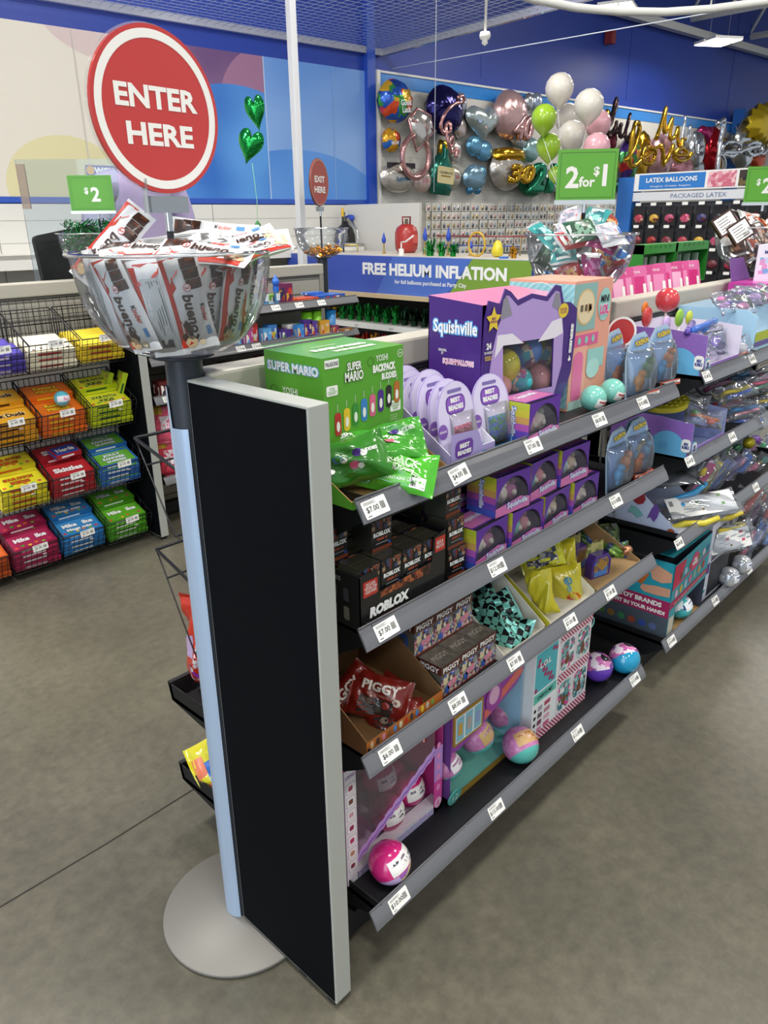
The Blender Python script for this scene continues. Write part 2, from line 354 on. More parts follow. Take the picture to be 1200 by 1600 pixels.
# sprinkler, camera drop and thin cables
a = CAMP+_ray(758, 50)/FPX*4.6
mb = MB(); mb.rod((a.x, a.y, a.z), (a.x, a.y, ROOFZ), .009, WHT); mb.lathe([(0, .0), (.03, .0), (.035, -.02), (.03, -.035), (.016, -.045), (.02, -.06), (.0, -.075)], WHT, TR(*a)); mb.build('sprinkler_head', label='white ceiling sprinkler on a drop pipe beside the net', cat='sprinkler')
mb = MB(); a = CAMP+_ray(614, 107)/FPX*6.6; b = CAMP+_ray(1180, 8)/FPX*4.4; mb.rod(a, b, .0035, P('dfe6f2', .3)); mb.build('cable', label='thin pale cable running across below the blue wall top', cat='cable')
mb = MB(); a = CAMP+_ray(678, 300)/FPX*4.4; mb.rod(a, (a.x, a.y, ROOFZ), .0022, P('dfe6f2', .3)); mb.build('cable', label='thin vertical hanging cable in front of the balloon display', cat='cable')
a = ony(947, 62, 4.4); mb = MB(); mb.box((-.05, -.05, -.07), (.05, .05, .07), P('8b2a2a', .5), TR(*(W0+WD*wpt(947, 60)[0]+WN*.06+Vector((0, 0, wpt(947, 60)[1]))))); mb.build('alarm_strobe', label='small red alarm box high on the blue wall', cat='alarm')
# ================================================================ gondolas, shelves, stands
def price_label(mb, price, x, T, w=.056, h=.03, tilt=0.):
    """white shelf ticket with the price, a bar code and fine print; T has x along the strip"""
    T = T @ TR(x, .021, .0034) @ RZ(tilt)
    mb.poly(rrect(-w/2, -h/2, w, h, .002, 2), P('f4f3ee', .35), T, 0)
    mb.text(price, -w*.13, -h*.04, INK, T, h=h*.36, z=.0004, bold=.012)
    for k in range(9): mb.rect(w*.2+k*w*.022, -h*.22, w*(.008+.008*(k % 3 == 0)), h*.42, INK, T, .0004)
    for k in range(3): mb.rect(-w*.42, h*(.26+.06*k), w*(.5-.1*(k % 2)), h*.025, P('6a6a6a', .6), T, .0004)
    mb.rect(-w*.42, -h*.4, w*.16, h*.06, P('6a6a6a', .6), T, .0004)
def shelf(x0, x1, zb, label, tags=(), depth=.296, y0=0., M=None, dep2=.1, group=None, strip=STRIP):
    """one lift-off shelf: deck, two side brackets, clear ticket strip and its tickets; front edge at y0, facing -y"""
    t = thing('display_shelf', label, 'shelf', loc=(x0, y0, zb), group=group)
    L = x1-x0
    mb = MB(); mb.box((.03, .02, .004), (L-.02, depth, .016), BLK); mb.box((.03, .016, -.012), (L-.02, .022, .016), BLK); mb.build('deck', t)
    for xx in (.03, L-.023):
        mb = MB(); mb.prism([(.014, .0), (.018, .034), (depth, .03), (depth, -dep2), (.12, -dep2+.02)], 0, .003, BLK, fr((xx, 0, 0), (0, 1, 0), (0, 0, 1))); mb.build('side_bracket', t)
    T = fr((0, 0, 0), (1, 0, 0), (0, .022, .037))
    mb = MB(); prof = [(0, -.002), (.001, .0005), (.008, .002), (.015, .0027), (.022, .0028), (.029, .0024), (.036, .0015), (.040, .001), (.043, .004), (.045, .002), (.043, -.002), (.002, -.002)]
    n = len(prof); mb.add([(X, y, z) for X in (0, L) for y, z in prof], [(i, (i+1) % n, n+(i+1) % n, n+i) for i in range(n)] + [tuple(range(n-1, -1, -1)), tuple(range(n, 2*n))], strip, T)
    mb.build('ticket_strip', t)
    for q in tags:
        m = MB(); price_label(m, q[1], q[0]-x0, T, tilt=q[2] if len(q) > 2 else 0); m.build('price_label', t)
    if M is not None: t.matrix_world = M
    return t
def tagx(u, v, p, zb, tilt=0): return (onz(u, v, zb+.02).x, p, tilt)
Z1 = [1.009, .773, .503, .128]
LV = ['top', 'second', 'third', 'bottom']
TAGS1 = [[(597, 795, '$7.00', .03), (724, 742, '$4.00', .1), (840, 697, '$7.00'), (941, 656, '$8.00'), (1006, 629, '$10.00')],
         [(611, 985, '$7.00', .03), (778, 886, '$12.00'), (962, 782, '$10.00')],
         [(612, 1176, '$6.00'), (718, 1099, '$8.00'), (805, 1033, '$7.00'), (890, 970, '$7.00'), (955, 926, '$7.00')],
         [(627, 1408, '$10.00', .03), (776, 1264, '$15.00'), (903, 1145, '$12.00'), (994, 1062, '$12.00')]]
for i in range(4):
    shelf(.108, 1.325, Z1[i], '%s black display shelf with grey ticket strip on the nearest gondola' % LV[i],
          [tagx(u, v, p, Z1[i], *k) for u, v, p, *k in TAGS1[i]], y0=-.012 if i == 3 else 0., dep2=.06 if i == 3 else .09)
Z2 = [1.014, .768, .5, .125]
TAGS2 = [[(1109, 588, '$5.00'), (1172, 560, '$5.00'), (1206, 545, '$5.00')], [(1091, 723, '$5.00'), (1157, 685, '$5.00')], [(1077, 853, '$8.00'), (1194, 764, '$7.00')], [(1060, 1005, '$10.00'), (1130, 942, '$10.00'), (1186, 894, '$8.00')]]
for i in range(4):
    shelf(1.5, 2.72, Z2[i], '%s black display shelf with grey ticket strip on the farther gondola at right' % LV[i], [tagx(u, v, p, Z2[i]) for u, v, p in TAGS2[i]])
def gondola(x0, x1, yc, label, slat='b2afa4', low=.05, kick=.24):
    t = thing('gondola_frame', label, 'gondola', loc=(x0, yc, 0)); L = x1-x0
    mb = MB(); mb.box((0, -.022, low), (L, .022, 1.17), P(slat, .5))
    for k in range(14): 
        for s in (-1, 1): mb.box((0, s*.0225-.0008, .1+.08*k), (L, s*.0225+.0008, .108+.08*k), P('6f6d66', .6))
    mb.build('back_panel', t)
    mb = MB(); mb.box((0, -.034, 1.165), (L, .034, 1.225), BEIGE); mb.box((0, -.026, 1.15), (L, .026, 1.165), P('55544f', .6)); mb.build('top_rail', t, bevel=.006)
    for xx in (0, L-.03): mb = MB(); mb.box((xx, -.03, .014), (xx+.03, .03, 1.165), P('9b998f', .5)); mb.build('upright', t)
    mb = MB(); mb.box((0, -kick, .014), (L, .06, .075), P('15161a', .6)); mb.build('kick_base', t)
    return t
gondola(.045, 1.35, .33, 'beige topped gondola frame behind the nearest shelves')
gondola(1.5, 2.72, .33, 'beige topped gondola frame behind the farther shelves at right')
gondola(2.95, 4.75, .33, 'beige topped gondola frame at the far end of the right aisle')
gondola(1.095, 2.47, 2.67, 'beige topped gondola frame behind the toy shelves by the checkout', kick=.06)
gondola(-.6, 1.045, 2.67, 'beige topped gondola frame carrying the wire candy baskets', kick=.06)
def end_panel(x, y, label, d=.299):
    t = thing('end_panel', label, 'end panel', loc=(x, y, 0))
    mb = MB(); mb.box((0.0008, 0, .018), (.041, d, 1.22), P('b3b6b0', .42, .15)); mb.build('frame', t, bevel=.0015)
    mb = MB(); mb.box((0, .004, .022), (.003, d-.003, 1.216), INS); mb.build('insert', t, label='matt black insert panel')
    for yy in (.012, .10): mb = MB(); mb.box((.006, yy, .0), (.036, yy+.02, .02), P('1a1b1e', .5)); mb.build('foot', t)
    return t
end_panel(0, 0, 'tall end panel with black face and grey edge, nearest the camera')
end_panel(1.05, 2.34, 'tall black end panel with grey edge right of the candy baskets')
BOWL = [(0, 0), (.045, 0), (.075, .006), (.105, .026), (.128, .055), (.143, .09), (.150, .125), (.153, .155), (.159, .157), (.160, .161), (.157, .163), (.152, .162)]
def bowl_stand(x, y, label, dark=False, full=True):
    t = thing('bowl_stand', label, 'bowl stand', loc=(x, y, 0))
    mb = MB(); mb.lathe([(0, .001), (.172, .001), (.174, .004), (.174, .009), (.172, .011), (0, .012)], P('7f7d78', .5, .3), None, 64); mb.build('base_plate', t)
    mb = MB(); mb.cyl(.031, .012, 1.252, P('2e333c', .42), None, 32); mb.lathe([(.0, 1.245), (.05, 1.252), (.055, 1.256), (0, 1.257)], P('2e333c', .42), None, 24); mb.build('pole', t)
    if full:  # silver half sleeve outside the pole, reflected daylight tinted into its colour
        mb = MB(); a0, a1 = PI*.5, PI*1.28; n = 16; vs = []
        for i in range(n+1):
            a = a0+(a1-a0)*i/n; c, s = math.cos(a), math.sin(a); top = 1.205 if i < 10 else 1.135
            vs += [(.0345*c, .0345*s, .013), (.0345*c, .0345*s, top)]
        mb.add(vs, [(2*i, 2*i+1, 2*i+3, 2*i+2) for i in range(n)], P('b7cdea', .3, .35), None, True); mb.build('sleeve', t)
    mb = MB(); mb.lathe([(r*1.015, z) for r, z in BOWL], clear('fbfdff', .05, .03, .42), TR(0, 0, 1.257), 48)
    mb.tube([(.160*math.cos(2*PI*i/48), .160*math.sin(2*PI*i/48), 1.418) for i in range(48)], .0032, clear('f2f5f8', .45, .05, .9), None, 6, True); mb.build('bowl', t, label='clear plastic bowl')
    return t
bowl_stand(.02, .333, 'round based bowl stand heaped with chocolate bars, under the red enter sign')
bowl_stand(1.403, .378, 'clear bowl stand full of candy packets under the 2 for 1 sign')
bowl_stand(2.73, .33, 'clear bowl stand at the right edge of the photo, brown packets in it')
bowl_stand(1.10, 2.70, 'clear bowl stand with green shreds under the small green price sign')
bowl_stand(2.52, 2.70, 'clear bowl stand with gold coins under the red exit sign')
# round signs
RED = P('c1342f', .22, coat=.8); SGNW = P('f1efe9', .25, coat=.7)
def round_sign(c, r, words, label, red=RED, rz=0., white=True):
    t = thing('round_sign', label, 'sign', TR(*c) @ RZ(rz)); T = fr((0, -.003, 0), (1, 0, 0), (0, 0, 1))
    mb = MB(); mb.prism(ell(0, 0, r, r, 64), -.006, 0, red, T); 
    mb.ring(0, 0, r*.945, r*.945, r*.105, SGNW, T, .0004, 64) if white else mb.ring(0, 0, r*.97, r*.97, r*.03, P('a9a49c', .4), T, .0004, 64)
    for s, y, ww in words: mb.text(s, 0, y*r, SGNW, T, w=ww*r, h=r*.27, z=.0006, bold=.035)
    mb.build('disc', t)
    mb = MB(); mb.prism(ell(0, 0, r*1.025, r*1.025, 64), -.0095, -.0065, clear('ffffff', .12, .02), T); mb.build('cover', t, label='clear acrylic backing')
    mb = MB(); mb.box((-.035, -.008, -r-.028), (.035, .012, -r-.004), P('b9bdc0', .15, .9)); mb.box((-.04, -.004, -r-.03), (-.036, .004, -r+.02), CLR); mb.build('holder', t)
    mb = MB(); mb.cyl(.006, -r-.055, -r-.028, CHROME, None, 12); mb.cyl(.0055, 1.2605-c[2], -r-.055, BLK, None, 10); mb.build('stem', t)
    return t
round_sign((.021, .333, 1.617), .113, [('ENTER', .16, 1.3), ('HERE', -.28, 1.06)], 'large round red sign reading ENTER HERE above the chocolate bars', rz=.08)
round_sign((2.52, 2.70, 1.664), .125, [('EXIT', .14, 1.1), ('HERE', -.3, 1.2)], 'small round dull red sign reading EXIT HERE above gold coins', P('a64a41', .35), rz=.40, white=False)
# green price cards
GRN = P('5fa636', .5); GRD = P('2f5c1f', .5)
def card_sign(c, w, h, words, label, rz, stem=.06, sx=0.):
    t = thing('price_sign', label, 'sign', TR(*c) @ RZ(rz)); T = fr((0, -.002, 0), (1, 0, 0), (0, 0, 1))
    mb = MB(); mb.box((-w/2, -.002, -h/2), (w/2, .002, h/2), GRN); a, b = w/2*.9, h/2*.86
    for x, y, ww, hh in ((-a, -b, 2*a, .0012), (-a, b, 2*a, .0012), (-a, -b, .0012, 2*b), (a, -b, .0012, 2*b)): mb.rect(x, y, ww, hh, GRD, T, .0004)
    for s, x, y, hh in words: mb.text(s, x*w, y*h, SGNW, T, h=hh*h, z=.0006, bold=.03)
    mb.build('card', t)
    mb = MB(); mb.box((-w/2-.003, -.005, -h/2-.008), (w/2+.003, .005, -h/2+.004), P('cfd8dc', .15, .3)); mb.box((-w/2-.003, -.0042, -h/2), (w/2+.003, -.003, h/2+.003), clear('ffffff', .0, .03, .06)); mb.build('holder', t)
    mb = MB(); mb.cyl(.0055, -h/2-.03, -h/2-.008, CHROME, TR(sx, 0, 0), 10); mb.cyl(.005, 1.2605-c[2], -h/2-.03, BLK, TR(sx, 0, 0), 10); mb.build('stem', t)
    return t
s1 = card_sign((1.408, .378, 1.572), .165, .135, [('2', -.24, -.03, .42), ('for', .01, -.12, .2), ('1', .3, .0, .42), ('$', .16, .07, .2)], 'green card sign reading 2 for $1 above a bowl of candy packets', -.93)
s2 = card_sign((1.115, 2.69, 1.585), .192, .152, [('2', .1, -.02, .4), ('$', -.1, .07, .2)], 'green card sign reading $2 at left behind the red enter sign', -.72, sx=.02)
s3 = card_sign((2.765, .33, 1.575), .165, .135, [('2', .02, -.02, .42), ('$', -.2, .07, .2)], 'green card sign reading $2 cut by the right edge of the photo', -.8)
# ================================================================ product builders
VR = Vector((.684, -.73, 0)); VT = Vector((-.73, -.684, 0)); UP = Vector((0, 0, 1))
def frame(pos, x, n):
    """matrix with local x along x, local z along n (made square)"""
    n = Vector(n).normalized(); x = Vector(x); x = (x - n*x.dot(n)).normalized(); y = n.cross(x)
    return Matrix(((x.x, y.x, n.x, pos[0]), (x.y, y.y, n.y, pos[1]), (x.z, y.z, n.z, pos[2]), (0, 0, 0, 1)))
def merge(mb, a, fn):
    b = len(mb.v); mb.v += [fn(v) for v in a.v]
    for f, m, s in zip(a.f, a.m, a.sm): mb.f.append([b+i for i in f]); mb.m.append(mb.mi(a.mats[m])); mb.sm.append(s)
def panel(a, x, y, w, h, m, nx=8, ny=5, z=.0005):
    return a.grid(lambda u, v: (x+w*u, y+h*v, z), nx, ny, m)
def pouch_mesh(w, h, th, mat, art=None, back=None, seed=1, crimp=None, edge=.08, wr=.1, nu=26, nv=14, fr_clear=None):
    rnd = random.Random(seed); ph = [(rnd.uniform(0, 6.3), rnd.uniform(5, 13), rnd.uniform(5, 13)) for _ in range(4)]
    def zf(x, y):
        u = min(1, abs(2*x/w)); v = min(1, abs(2*y/h)); e = max(0, 1-(u/(1-edge))**4) if u < 1-edge else 0
        e = math.sqrt(max(0, e))*math.sqrt(max(0, 1-v**3))
        k = sum(math.sin(p+a*x/w*2+b*y/h*2) for p, a, b in ph)/4
        return th/2*e*(1+wr*2*k)
    def wob(x, y): return th*wr*.8*math.sin(ph[0][0]+7*x/w+5*y/h)
    mb = MB()
    for sg, m in ((1, mat), (-1, back or mat)):
        def f(u, v, sg=sg):
            x = (u-.5)*w; y = (v-.5)*h; pin = 1-.08*(1-(2*u-1)**2) if True else 1
            if sg < 0: x = -x
            return (x, y*pin, sg*zf(x, y)+wob(x, y))
        mb.grid(f, nu, nv, m)
        if crimp is not None:
            for i in range(len(mb.f)-nu*nv, len(mb.f)):
                c = sum(mb.v[q][0] for q in mb.f[i])/4
                if abs(c) > w/2*(1-edge): mb.m[i] = mb.mi(crimp)
    if art:
        a = MB(); art(a)
        merge(mb, a, lambda v: (v[0], v[1]*(1-.08*(1-min(1, (2*v[0]/w)**2))), zf(v[0], v[1])+wob(v[0], v[1])+.0003+v[2]))
    return mb
def boxart(mb, w, d, h):
    """frames on the faces of a box 0..w, 0..d, 0..h"""
    return dict(F=fr((0, 0, 0), (1, 0, 0), (0, 0, 1)), L=fr((0, d, 0), (0, -1, 0), (0, 0, 1)), T=fr((0, 0, h), (1, 0, 0), (0, 1, 0)), R=fr((w, 0, 0), (0, 1, 0), (0, 0, 1)))
# ---------------------------------------------------------------- chocolate bars in the near bowl
BW = P('e9eaec', .3, coat=.3); BRED = P('c8331f', .3, coat=.3); BBR = P('3a1d12', .3, coat=.3); BTN = P('b98a5a', .4)
def bar_front(a):
    w, h = .15, .058
    def wave(u0, s): return [(-w/2+.008+i*.004, u0+s*.004*math.sin(i*1.1)+s*.006*(i/14)) for i in range(15)]
    panel(a, -.07, -.0285, .136, .0065, BRED, 10, 2, .0004); a.poly([(-.07, -.022), (-.02, -.022), (-.028, -.014), (-.04, -.017), (-.05, -.006), (-.07, -.002)], BRED, z=.0005); a.poly([(.02, -.022), (.066, -.022), (.066, -.004), (.058, -.012), (.045, -.016), (.03, -.017)], BRED, z=.0005)
    for k in range(3): panel(a, -.067+.0+k*.0152, .0+.001*k, .0145, .024, BBR, 3, 4, .0006)
    for k in range(3): panel(a, -.066+k*.0152, .009, .004, .012, P('6b3a24', .25), 2, 3, .0008)
    a.poly([(.028, -.02), (.052, -.012), (.058, -.004), (.05, .002), (.03, -.008), (.02, -.014)], BBR, z=.0007)
    a.disc(.058, -.012, .011, .009, P('d9bd93', .5), z=.0009, n=10); a.disc(.062, .004, .006, .005, P('e6d3b0', .5), z=.0009, n=10); a.disc(.048, -.02, .007, .005, P('5b2f1c', .4), z=.0009, n=10)
    a.disc(-.026, .002, .0062, .0062, BRED, z=.001, n=16); a.disc(-.026, .002, .0052, .0052, BW, z=.0012, n=16); a.text('2', -.026, .002, BRED, h=.007, z=.0015, bold=.03)
    a.text('bueno', .013, -.001, BBR, w=.06, h=.0175, z=.0014, bold=.03, shear=.15)
    a.text('K', .0055, .0185, INK, h=.0075, z=.0014, bold=.03); a.text('inder', .0195, .0184, P('c9402a', .4), h=.0078, z=.0014, bold=.025)
    panel(a, .038, .0155, .014, .007, P('4d8fd0', .4), 3, 2, .0012)
def bar_back(a):
    w, h = .15, .058
    panel(a, -.066, -.029, .12, .011, BRED, 10, 2, .0005); a.poly([(-.07, -.02), (-.04, -.02), (-.045, .006), (-.055, .018), (-.07, .022)], BRED, z=.0006)
    panel(a, -.05, -.014, .095, .03, P('d5d8da', .4), 8, 3, .0008)
    for k in range(6): a.rect(-.046, .012-.0042*k, .085-.008*(k % 3), .0013, P('70706f', .6), z=.0012)
    for k in range(12): a.rect(.046+k*.0011, -.01, .0006+.0004*(k % 2), .02, INK, z=.0011)
bar_me = [pouch_mesh(.15, .058, .017, BW, bar_front, P('dcdde0', .3), s, BW, .06, .1).mesh('chocolate_bar') for s in (3, 8, 11)]
bar_me += [pouch_mesh(.15, .058, .017, BW, bar_back, P('dcdde0', .3), s, BW, .06, .12).mesh('chocolate_bar') for s in (5, 9)]
def bar(k, M, label):
    o = bpy.data.objects.new('chocolate_bar', bar_me[k]); C.objects.link(o)
    return tag(o, label, 'chocolate bar', 'chocolate bars in the nearest bowl', None, M)
BC = Vector((.02, .333, 0)); CA = math.radians(-123.)
def stand_bar(k, off, r, z, tilt, roll, label):
    a = CA+math.radians(off); o = Vector((math.cos(a), math.sin(a), 0)); rt = (-o).cross(UP)
    n = o*math.cos(tilt)-UP*math.sin(tilt); x = -UP*math.cos(tilt)-o*math.sin(tilt)
    return bar(k, frame(BC+o*r+UP*z, x, n) @ RZ(roll), label)
for i, (k, off, r, z, tl, ro, lb) in enumerate([
    (3, -66, .117, 1.352, .22, .10, 'chocolate bar standing at the left of the bowl, its back with the bar code outward'),
    (0, -37, .119, 1.348, .24, .22, 'white chocolate bar standing upright in the bowl, left of centre, name side out'),
    (4, -14, .106, 1.340, .24, .12, 'chocolate bar with its grey and red back outward, behind the front centre bar'),
    (1, 9, .122, 1.350, .24, .20, 'white chocolate bar standing upright at the front centre of the bowl, name side out'),
    (2, 30, .098, 1.348, .2, .1, 'half hidden chocolate bar standing right behind the front centre one'),
    (1, 48, .117, 1.352, .22, -.05, 'white chocolate bar standing at right of the bowl, red stripe to its left'),
    (0, 70, .116, 1.354, .22, .08, 'white chocolate bar at the far right inside the bowl'),
    (3, 100, .112, 1.352, .2, 0, 'chocolate bar standing at the back right of the bowl'), (0, 140, .112, 1.352, .2, .1, 'chocolate bar standing at the back of the bowl right of the sign stem'),
    (4, 180, .112, 1.352, .2, -.1, 'chocolate bar standing at the back of the bowl left of the sign stem'), (1, 215, .112, 1.352, .2, 0, 'chocolate bar standing in the back left of the bowl'), (2, 255, .112, 1.352, .2, .1, 'chocolate bar standing in the left back of the bowl')]):
    stand_bar(k, off, r, z, tl, ro, lb)
def lay_bar(k, u, v, d, xd, n, label):
    q = CAMP+_ray(u, v)/FPX*d; return bar(k, frame(q, xd, n), label)
dB = (BC+UP*1.42-CAMP).dot(CF)
lay_bar(0, 334, 372, dB+.07, VR*1+UP*-.12, VT*.95+UP*.3, 'chocolate bar lying level on top of the heap at the back, name facing out')
lay_bar(2, 176, 384, dB-.01, VR*-.55+UP*-.7+VT*.1, VT*.9+UP*.4, 'chocolate bar sticking up over the left rim of the bowl')
lay_bar(1, 225, 394, dB-.03, VR*1+UP*-.18, VT*.35+UP*.95, 'chocolate bar lying flat over the left front of the heap')
lay_bar(4, 300, 390, dB-.01, VR*.8+VT*-.5, VT*.25+UP*.97, 'chocolate bar lying back side up on the middle of the heap')
lay_bar(1, 368, 386, dB+.03, VR*.75+UP*.30-VT*.3, VT*.55+UP*.8, 'chocolate bar tilted up at the right of the heap')
lay_bar(2, 388, 397, dB-.02, VR*.6-UP*.2+VT*-.7, VT*.3+UP*.95, 'chocolate bar lying over the right rim of the bowl')
lay_bar(3, 272, 384, dB+.03, VR*.9+UP*.28, VT*.6+UP*.75, 'chocolate bar back side out, tilted behind the flat front bar of the heap')
lay_bar(0, 318, 396, dB-.07, VR*.95-UP*.1+VT*.2, VT*.45+UP*.9, 'chocolate bar lying across the front rim of the bowl, right of centre')
lay_bar(2, 385, 384, dB+.05, VR*.6-UP*.35-VT*.4, VT*.5+UP*.8, 'chocolate bar at the far right back of the heap, end pointing down')
lay_bar(0, 205, 400, dB+.04, VR*.8+UP*.2-VT*.4, VT*.3+UP*.9, 'chocolate bar low at the back left of the heap')
# ---------------------------------------------------------------- generic toys
def toy_ball(M, r, top, bot, band, art, label, group=None, cat='toy ball', seam=0.):
    """two shells meeting at a seam, with a printed paper label"""
    t = thing('toy_ball', label, cat, M, group)
    mb = MB(); mb.ball(r, top, None, 28, 12, z0=seam); mb.build('upper_shell', t)
    mb = MB(); mb.ball(r, bot, None, 28, 12, z1=seam if seam else .0); mb.build('lower_shell', t)
    if band:
        mb = MB(); mb.grid(lambda u, v: (1.004*r*math.cos(.5-v*.75)*math.cos(-2.6+2.2*u), 1.004*r*math.cos(.5-v*.75)*math.sin(-2.6+2.2*u), 1.004*r*math.sin(.5-v*.75)), 14, 6, band); 
        for k in range(3): mb.grid(lambda u, v, k=k: (1.008*r*math.cos(.35-.22*k-v*.12)*math.cos(-2.4+.5*k+.9*u), 1.008*r*math.cos(.35-.22*k-v*.12)*math.sin(-2.4+.5*k+.9*u), 1.008*r*math.sin(.35-.22*k-v*.12)), 8, 2, art)
        mb.build('paper_label', t)
    return t
def open_carton(label, x0, x1, y0, y1, zb, hb, hf, out, inn, art=None, lip=.012, cat='display carton', rake=.35, group=None):
    """open topped card tray: high at the back, cut low at the front, sloping sides"""
    t = thing('display_carton', label, cat, loc=(x0, y0, zb), group=group); w, d = x1-x0, y1-y0; k = .0018
    mb = MB(); mb.box((0, 0, 0), (w, d, k), inn)
    mb.box((0, d-k, 0), (w, d, hb), inn); mb.box((0, 0, 0), (w, k, lip), inn)
    mb.rect(0, 0, w, lip, out, fr((0, 0, 0), (1, 0, 0), (0, 0, 1)), .0004)
    pr = [(0, 0), (d, 0), (d, hb), (d*(1-rake), hb), (0, hf)]
    for xx, sd in ((0, -1), (w-k, 1)):
        T = fr((xx, 0, 0), (0, 1, 0), (0, 0, 1)); mb.prism(pr, 0, k, inn, T)
        T2 = fr((xx-.0004, d, 0), (0, -1, 0), (0, 0, 1)) if sd < 0 else fr((xx+k+.0004, 0, 0), (0, 1, 0), (0, 0, 1))
        mb.poly([(d-a, b) for a, b in pr][::-1] if sd < 0 else pr, out, T2, 0)
    mb.rect(0, 0, w, hb, out, fr((w, d, 0), (-1, 0, 0), (0, 0, 1)), .0004)
    if art: art(mb, w, d, hb)
    mb.build('tray', t); return t
def carton(label, x0, x1, y0, y1, z0, z1, mat, art=None, cat='toy box', group=None, M=None, name='toy_box', bev=.0012):
    t = MB(); w, d, h = x1-x0, y1-y0, z1-z0; t.box((0, 0, 0), (w, d, h), mat)
    if art: art(t, w, d, h, boxart(t, w, d, h))
    o = t.build(name, label=label, cat=cat, group=group); o.matrix_world = M if M is not None else TR(x0, y0, z0); return o
def tex(mb, s, x, y, m, T, w=None, h=None, z=.0012, bold=.03, out=None, ow=.07, **k):
    """lettering, with an outline colour behind it when asked"""
    if out is not None: mb.text(s, x, y, out, T, w=None if w is None else w*1.05, h=None if h is None else h*1.15, z=z-.0004, bold=ow, **k)
    mb.text(s, x, y, m, T, w=w, h=h, z=z, bold=bold, **k)
# ================================================================ nearest gondola, shopper's side
D1 = [z+.0165 for z in Z1]
# --- top shelf: green backpack toy carton with bags
YG = P('57a02c', .35, coat=.3); YGL = P('6db53a', .35, coat=.3); WP = P('f3f4ef', .4)
def green_art(mb, w, d, h, F):
    T = F['F']; 
    mb.rect(.004, h-.018, .032, .014, WP, T); mb.text('PALADONE', .02, h-.011, INK, T, w=.028, h=.007)
    tex(mb, 'SUPER', .072, h-.021, WP, T, w=.034, h=.014, out=P('3d6e22', .5)); tex(mb, 'MARIO', .071, h-.038, WP, T, w=.044, h=.017, out=P('3d6e22', .5))
    mb.text('YOSHI', .140, h-.016, WP, T, w=.03, h=.011, bold=.01); tex(mb, 'BACKPACK', .146, h-.0335, WP, T, w=.058, h=.014, bold=.06); tex(mb, 'BUDDIES', .158, h-.0495, WP, T, w=.038, h=.012, bold=.05)
    mb.ring(.112, h-.02, .008, .008, .0012, P('3d6e22', .5), T); mb.ring(w-.009, h-.014, .007, .007, .001, WP, T); mb.text('3+', w-.009, h-.014, WP, T, h=.005)
    mb.poly(rrect(.006, h-.064, .026, .017, .003), WP, T); mb.text('9 TO\nCOLLECT', .019, h-.0555, YG, T, w=.02, h=.011)
    mb.poly(rrect(w-.036, .045, .028, .02, .003), WP, T); mb.text('EACH PACK\nCONTAINS 1\nBUDDY', w-.022, .055, YG, T, w=.022, h=.014)
    for k in range(3): mb.rect(w-.036, .038-.004*k, .02, .001, P('b9d9a4', .5), T)
    for k, c in enumerate(['b3322e', 'e0c02f', '3a8c3a', '3c7fc8', 'd9658c', '4b2f86', '2a2526', 'b46a2b']):  # plain coloured tags
        x = .03+.0212*k; y = .05+.0045*k; mb.rect(x-.0006, y+.02, .0012, .012, P('cfd2cf', .3), T, .0008); mb.poly(rrect(x-.0075, y-.022, .015, .04, .006), P(c, .35), T, .001); mb.disc(x, y-.006, .004, .009, P('ecece4', .4), T, .0014)
    T = F['L']; tex(mb, 'SUPER MARIO', d*.5, h-.024, WP, T, w=d*.86, h=.016, out=P('8fb4e0', .4), ow=.12); mb.text('YOSHI', d*.44, h-.064, WP, T, w=.04, h=.012, bold=.01)
    tex(mb, 'BACKPACK', d*.6, h-.082, P('dfeef6', .4), T, w=.085, h=.017, bold=.06); tex(mb, 'BUDDIES', d*.66, h-.1, WP, T, w=.06, h=.014, bold=.05); mb.ring(d*.16, h-.07, .012, .012, .0014, P('3d6e22', .5), T)
    T = F['T']; mb.text('SUPER MARIO', w*.5, d*.42, WP, T, w=w*.66, h=.018, bold=.06, ang=.0); mb.text('BACKPACK BUDDIES', w*.56, d*.24, WP, T, w=w*.5, h=.014, bold=.06); mb.rect(w*.3, d*.62, w*.3, .004, P('cfe3bd', .4), T)
    mb.rect(0, d*.995, w, .012, YGL, T, .004)
carton('green printed toy carton with white lettering standing at the left end of the top shelf', .145, .342, .125, .275, D1[0]+.066, 1.254, YG, green_art, 'toy carton')
def tray_art(mb, w, d, hb): pass
open_carton('green cardboard tray with brown inside holding green bags, left end of the top shelf', .112, .362, .03, .285, D1[0], .075, .012, YG, CARD, lip=.014, rake=.5)
GB = P('4fb52c', .2, coat=.7); GBD = P('3f9a26', .22, coat=.7)
def green_bag_art(a):
    a.text('BACKPACK', .002, .014, P('e8f4dc', .35), w=.085, h=.016, z=.0016, bold=.05); a.text('BUDDIES', .014, -.003, P('e8f4dc', .35), w=.05, h=.012, z=.0016, bold=.05)
    panel(a, -.06, -.028, .115, .013, P('6cc94a', .25), 10, 2, .0006); a.text('EACH PACK CONTAINS ONE', -.005, -.0215, WP, w=.1, h=.006, z=.0016, bold=.02)
    panel(a, .035, -.034, .027, .024, WP, 4, 3, .001)
    for k in range(10): a.rect(.037+.0023*k, -.031, .001+.0008*(k % 2), .018, INK, z=.0018)
def gbag(M, label, seed, art=green_bag_art, m=GB): 
    o = pouch_mesh(.155, .082, .036, m, art, m, seed, None, .07, .22).build('toy_bag', label=label, cat='toy bag', group='green toy bags in the tray'); o.matrix_world = M; return o
q = ony(612, 735, .052); gbag(frame(q, VR*1-UP*.18+VT*.1, VT*.72+UP*.62), 'bright green foil bag with bar code lying at the front of the green tray', 4)
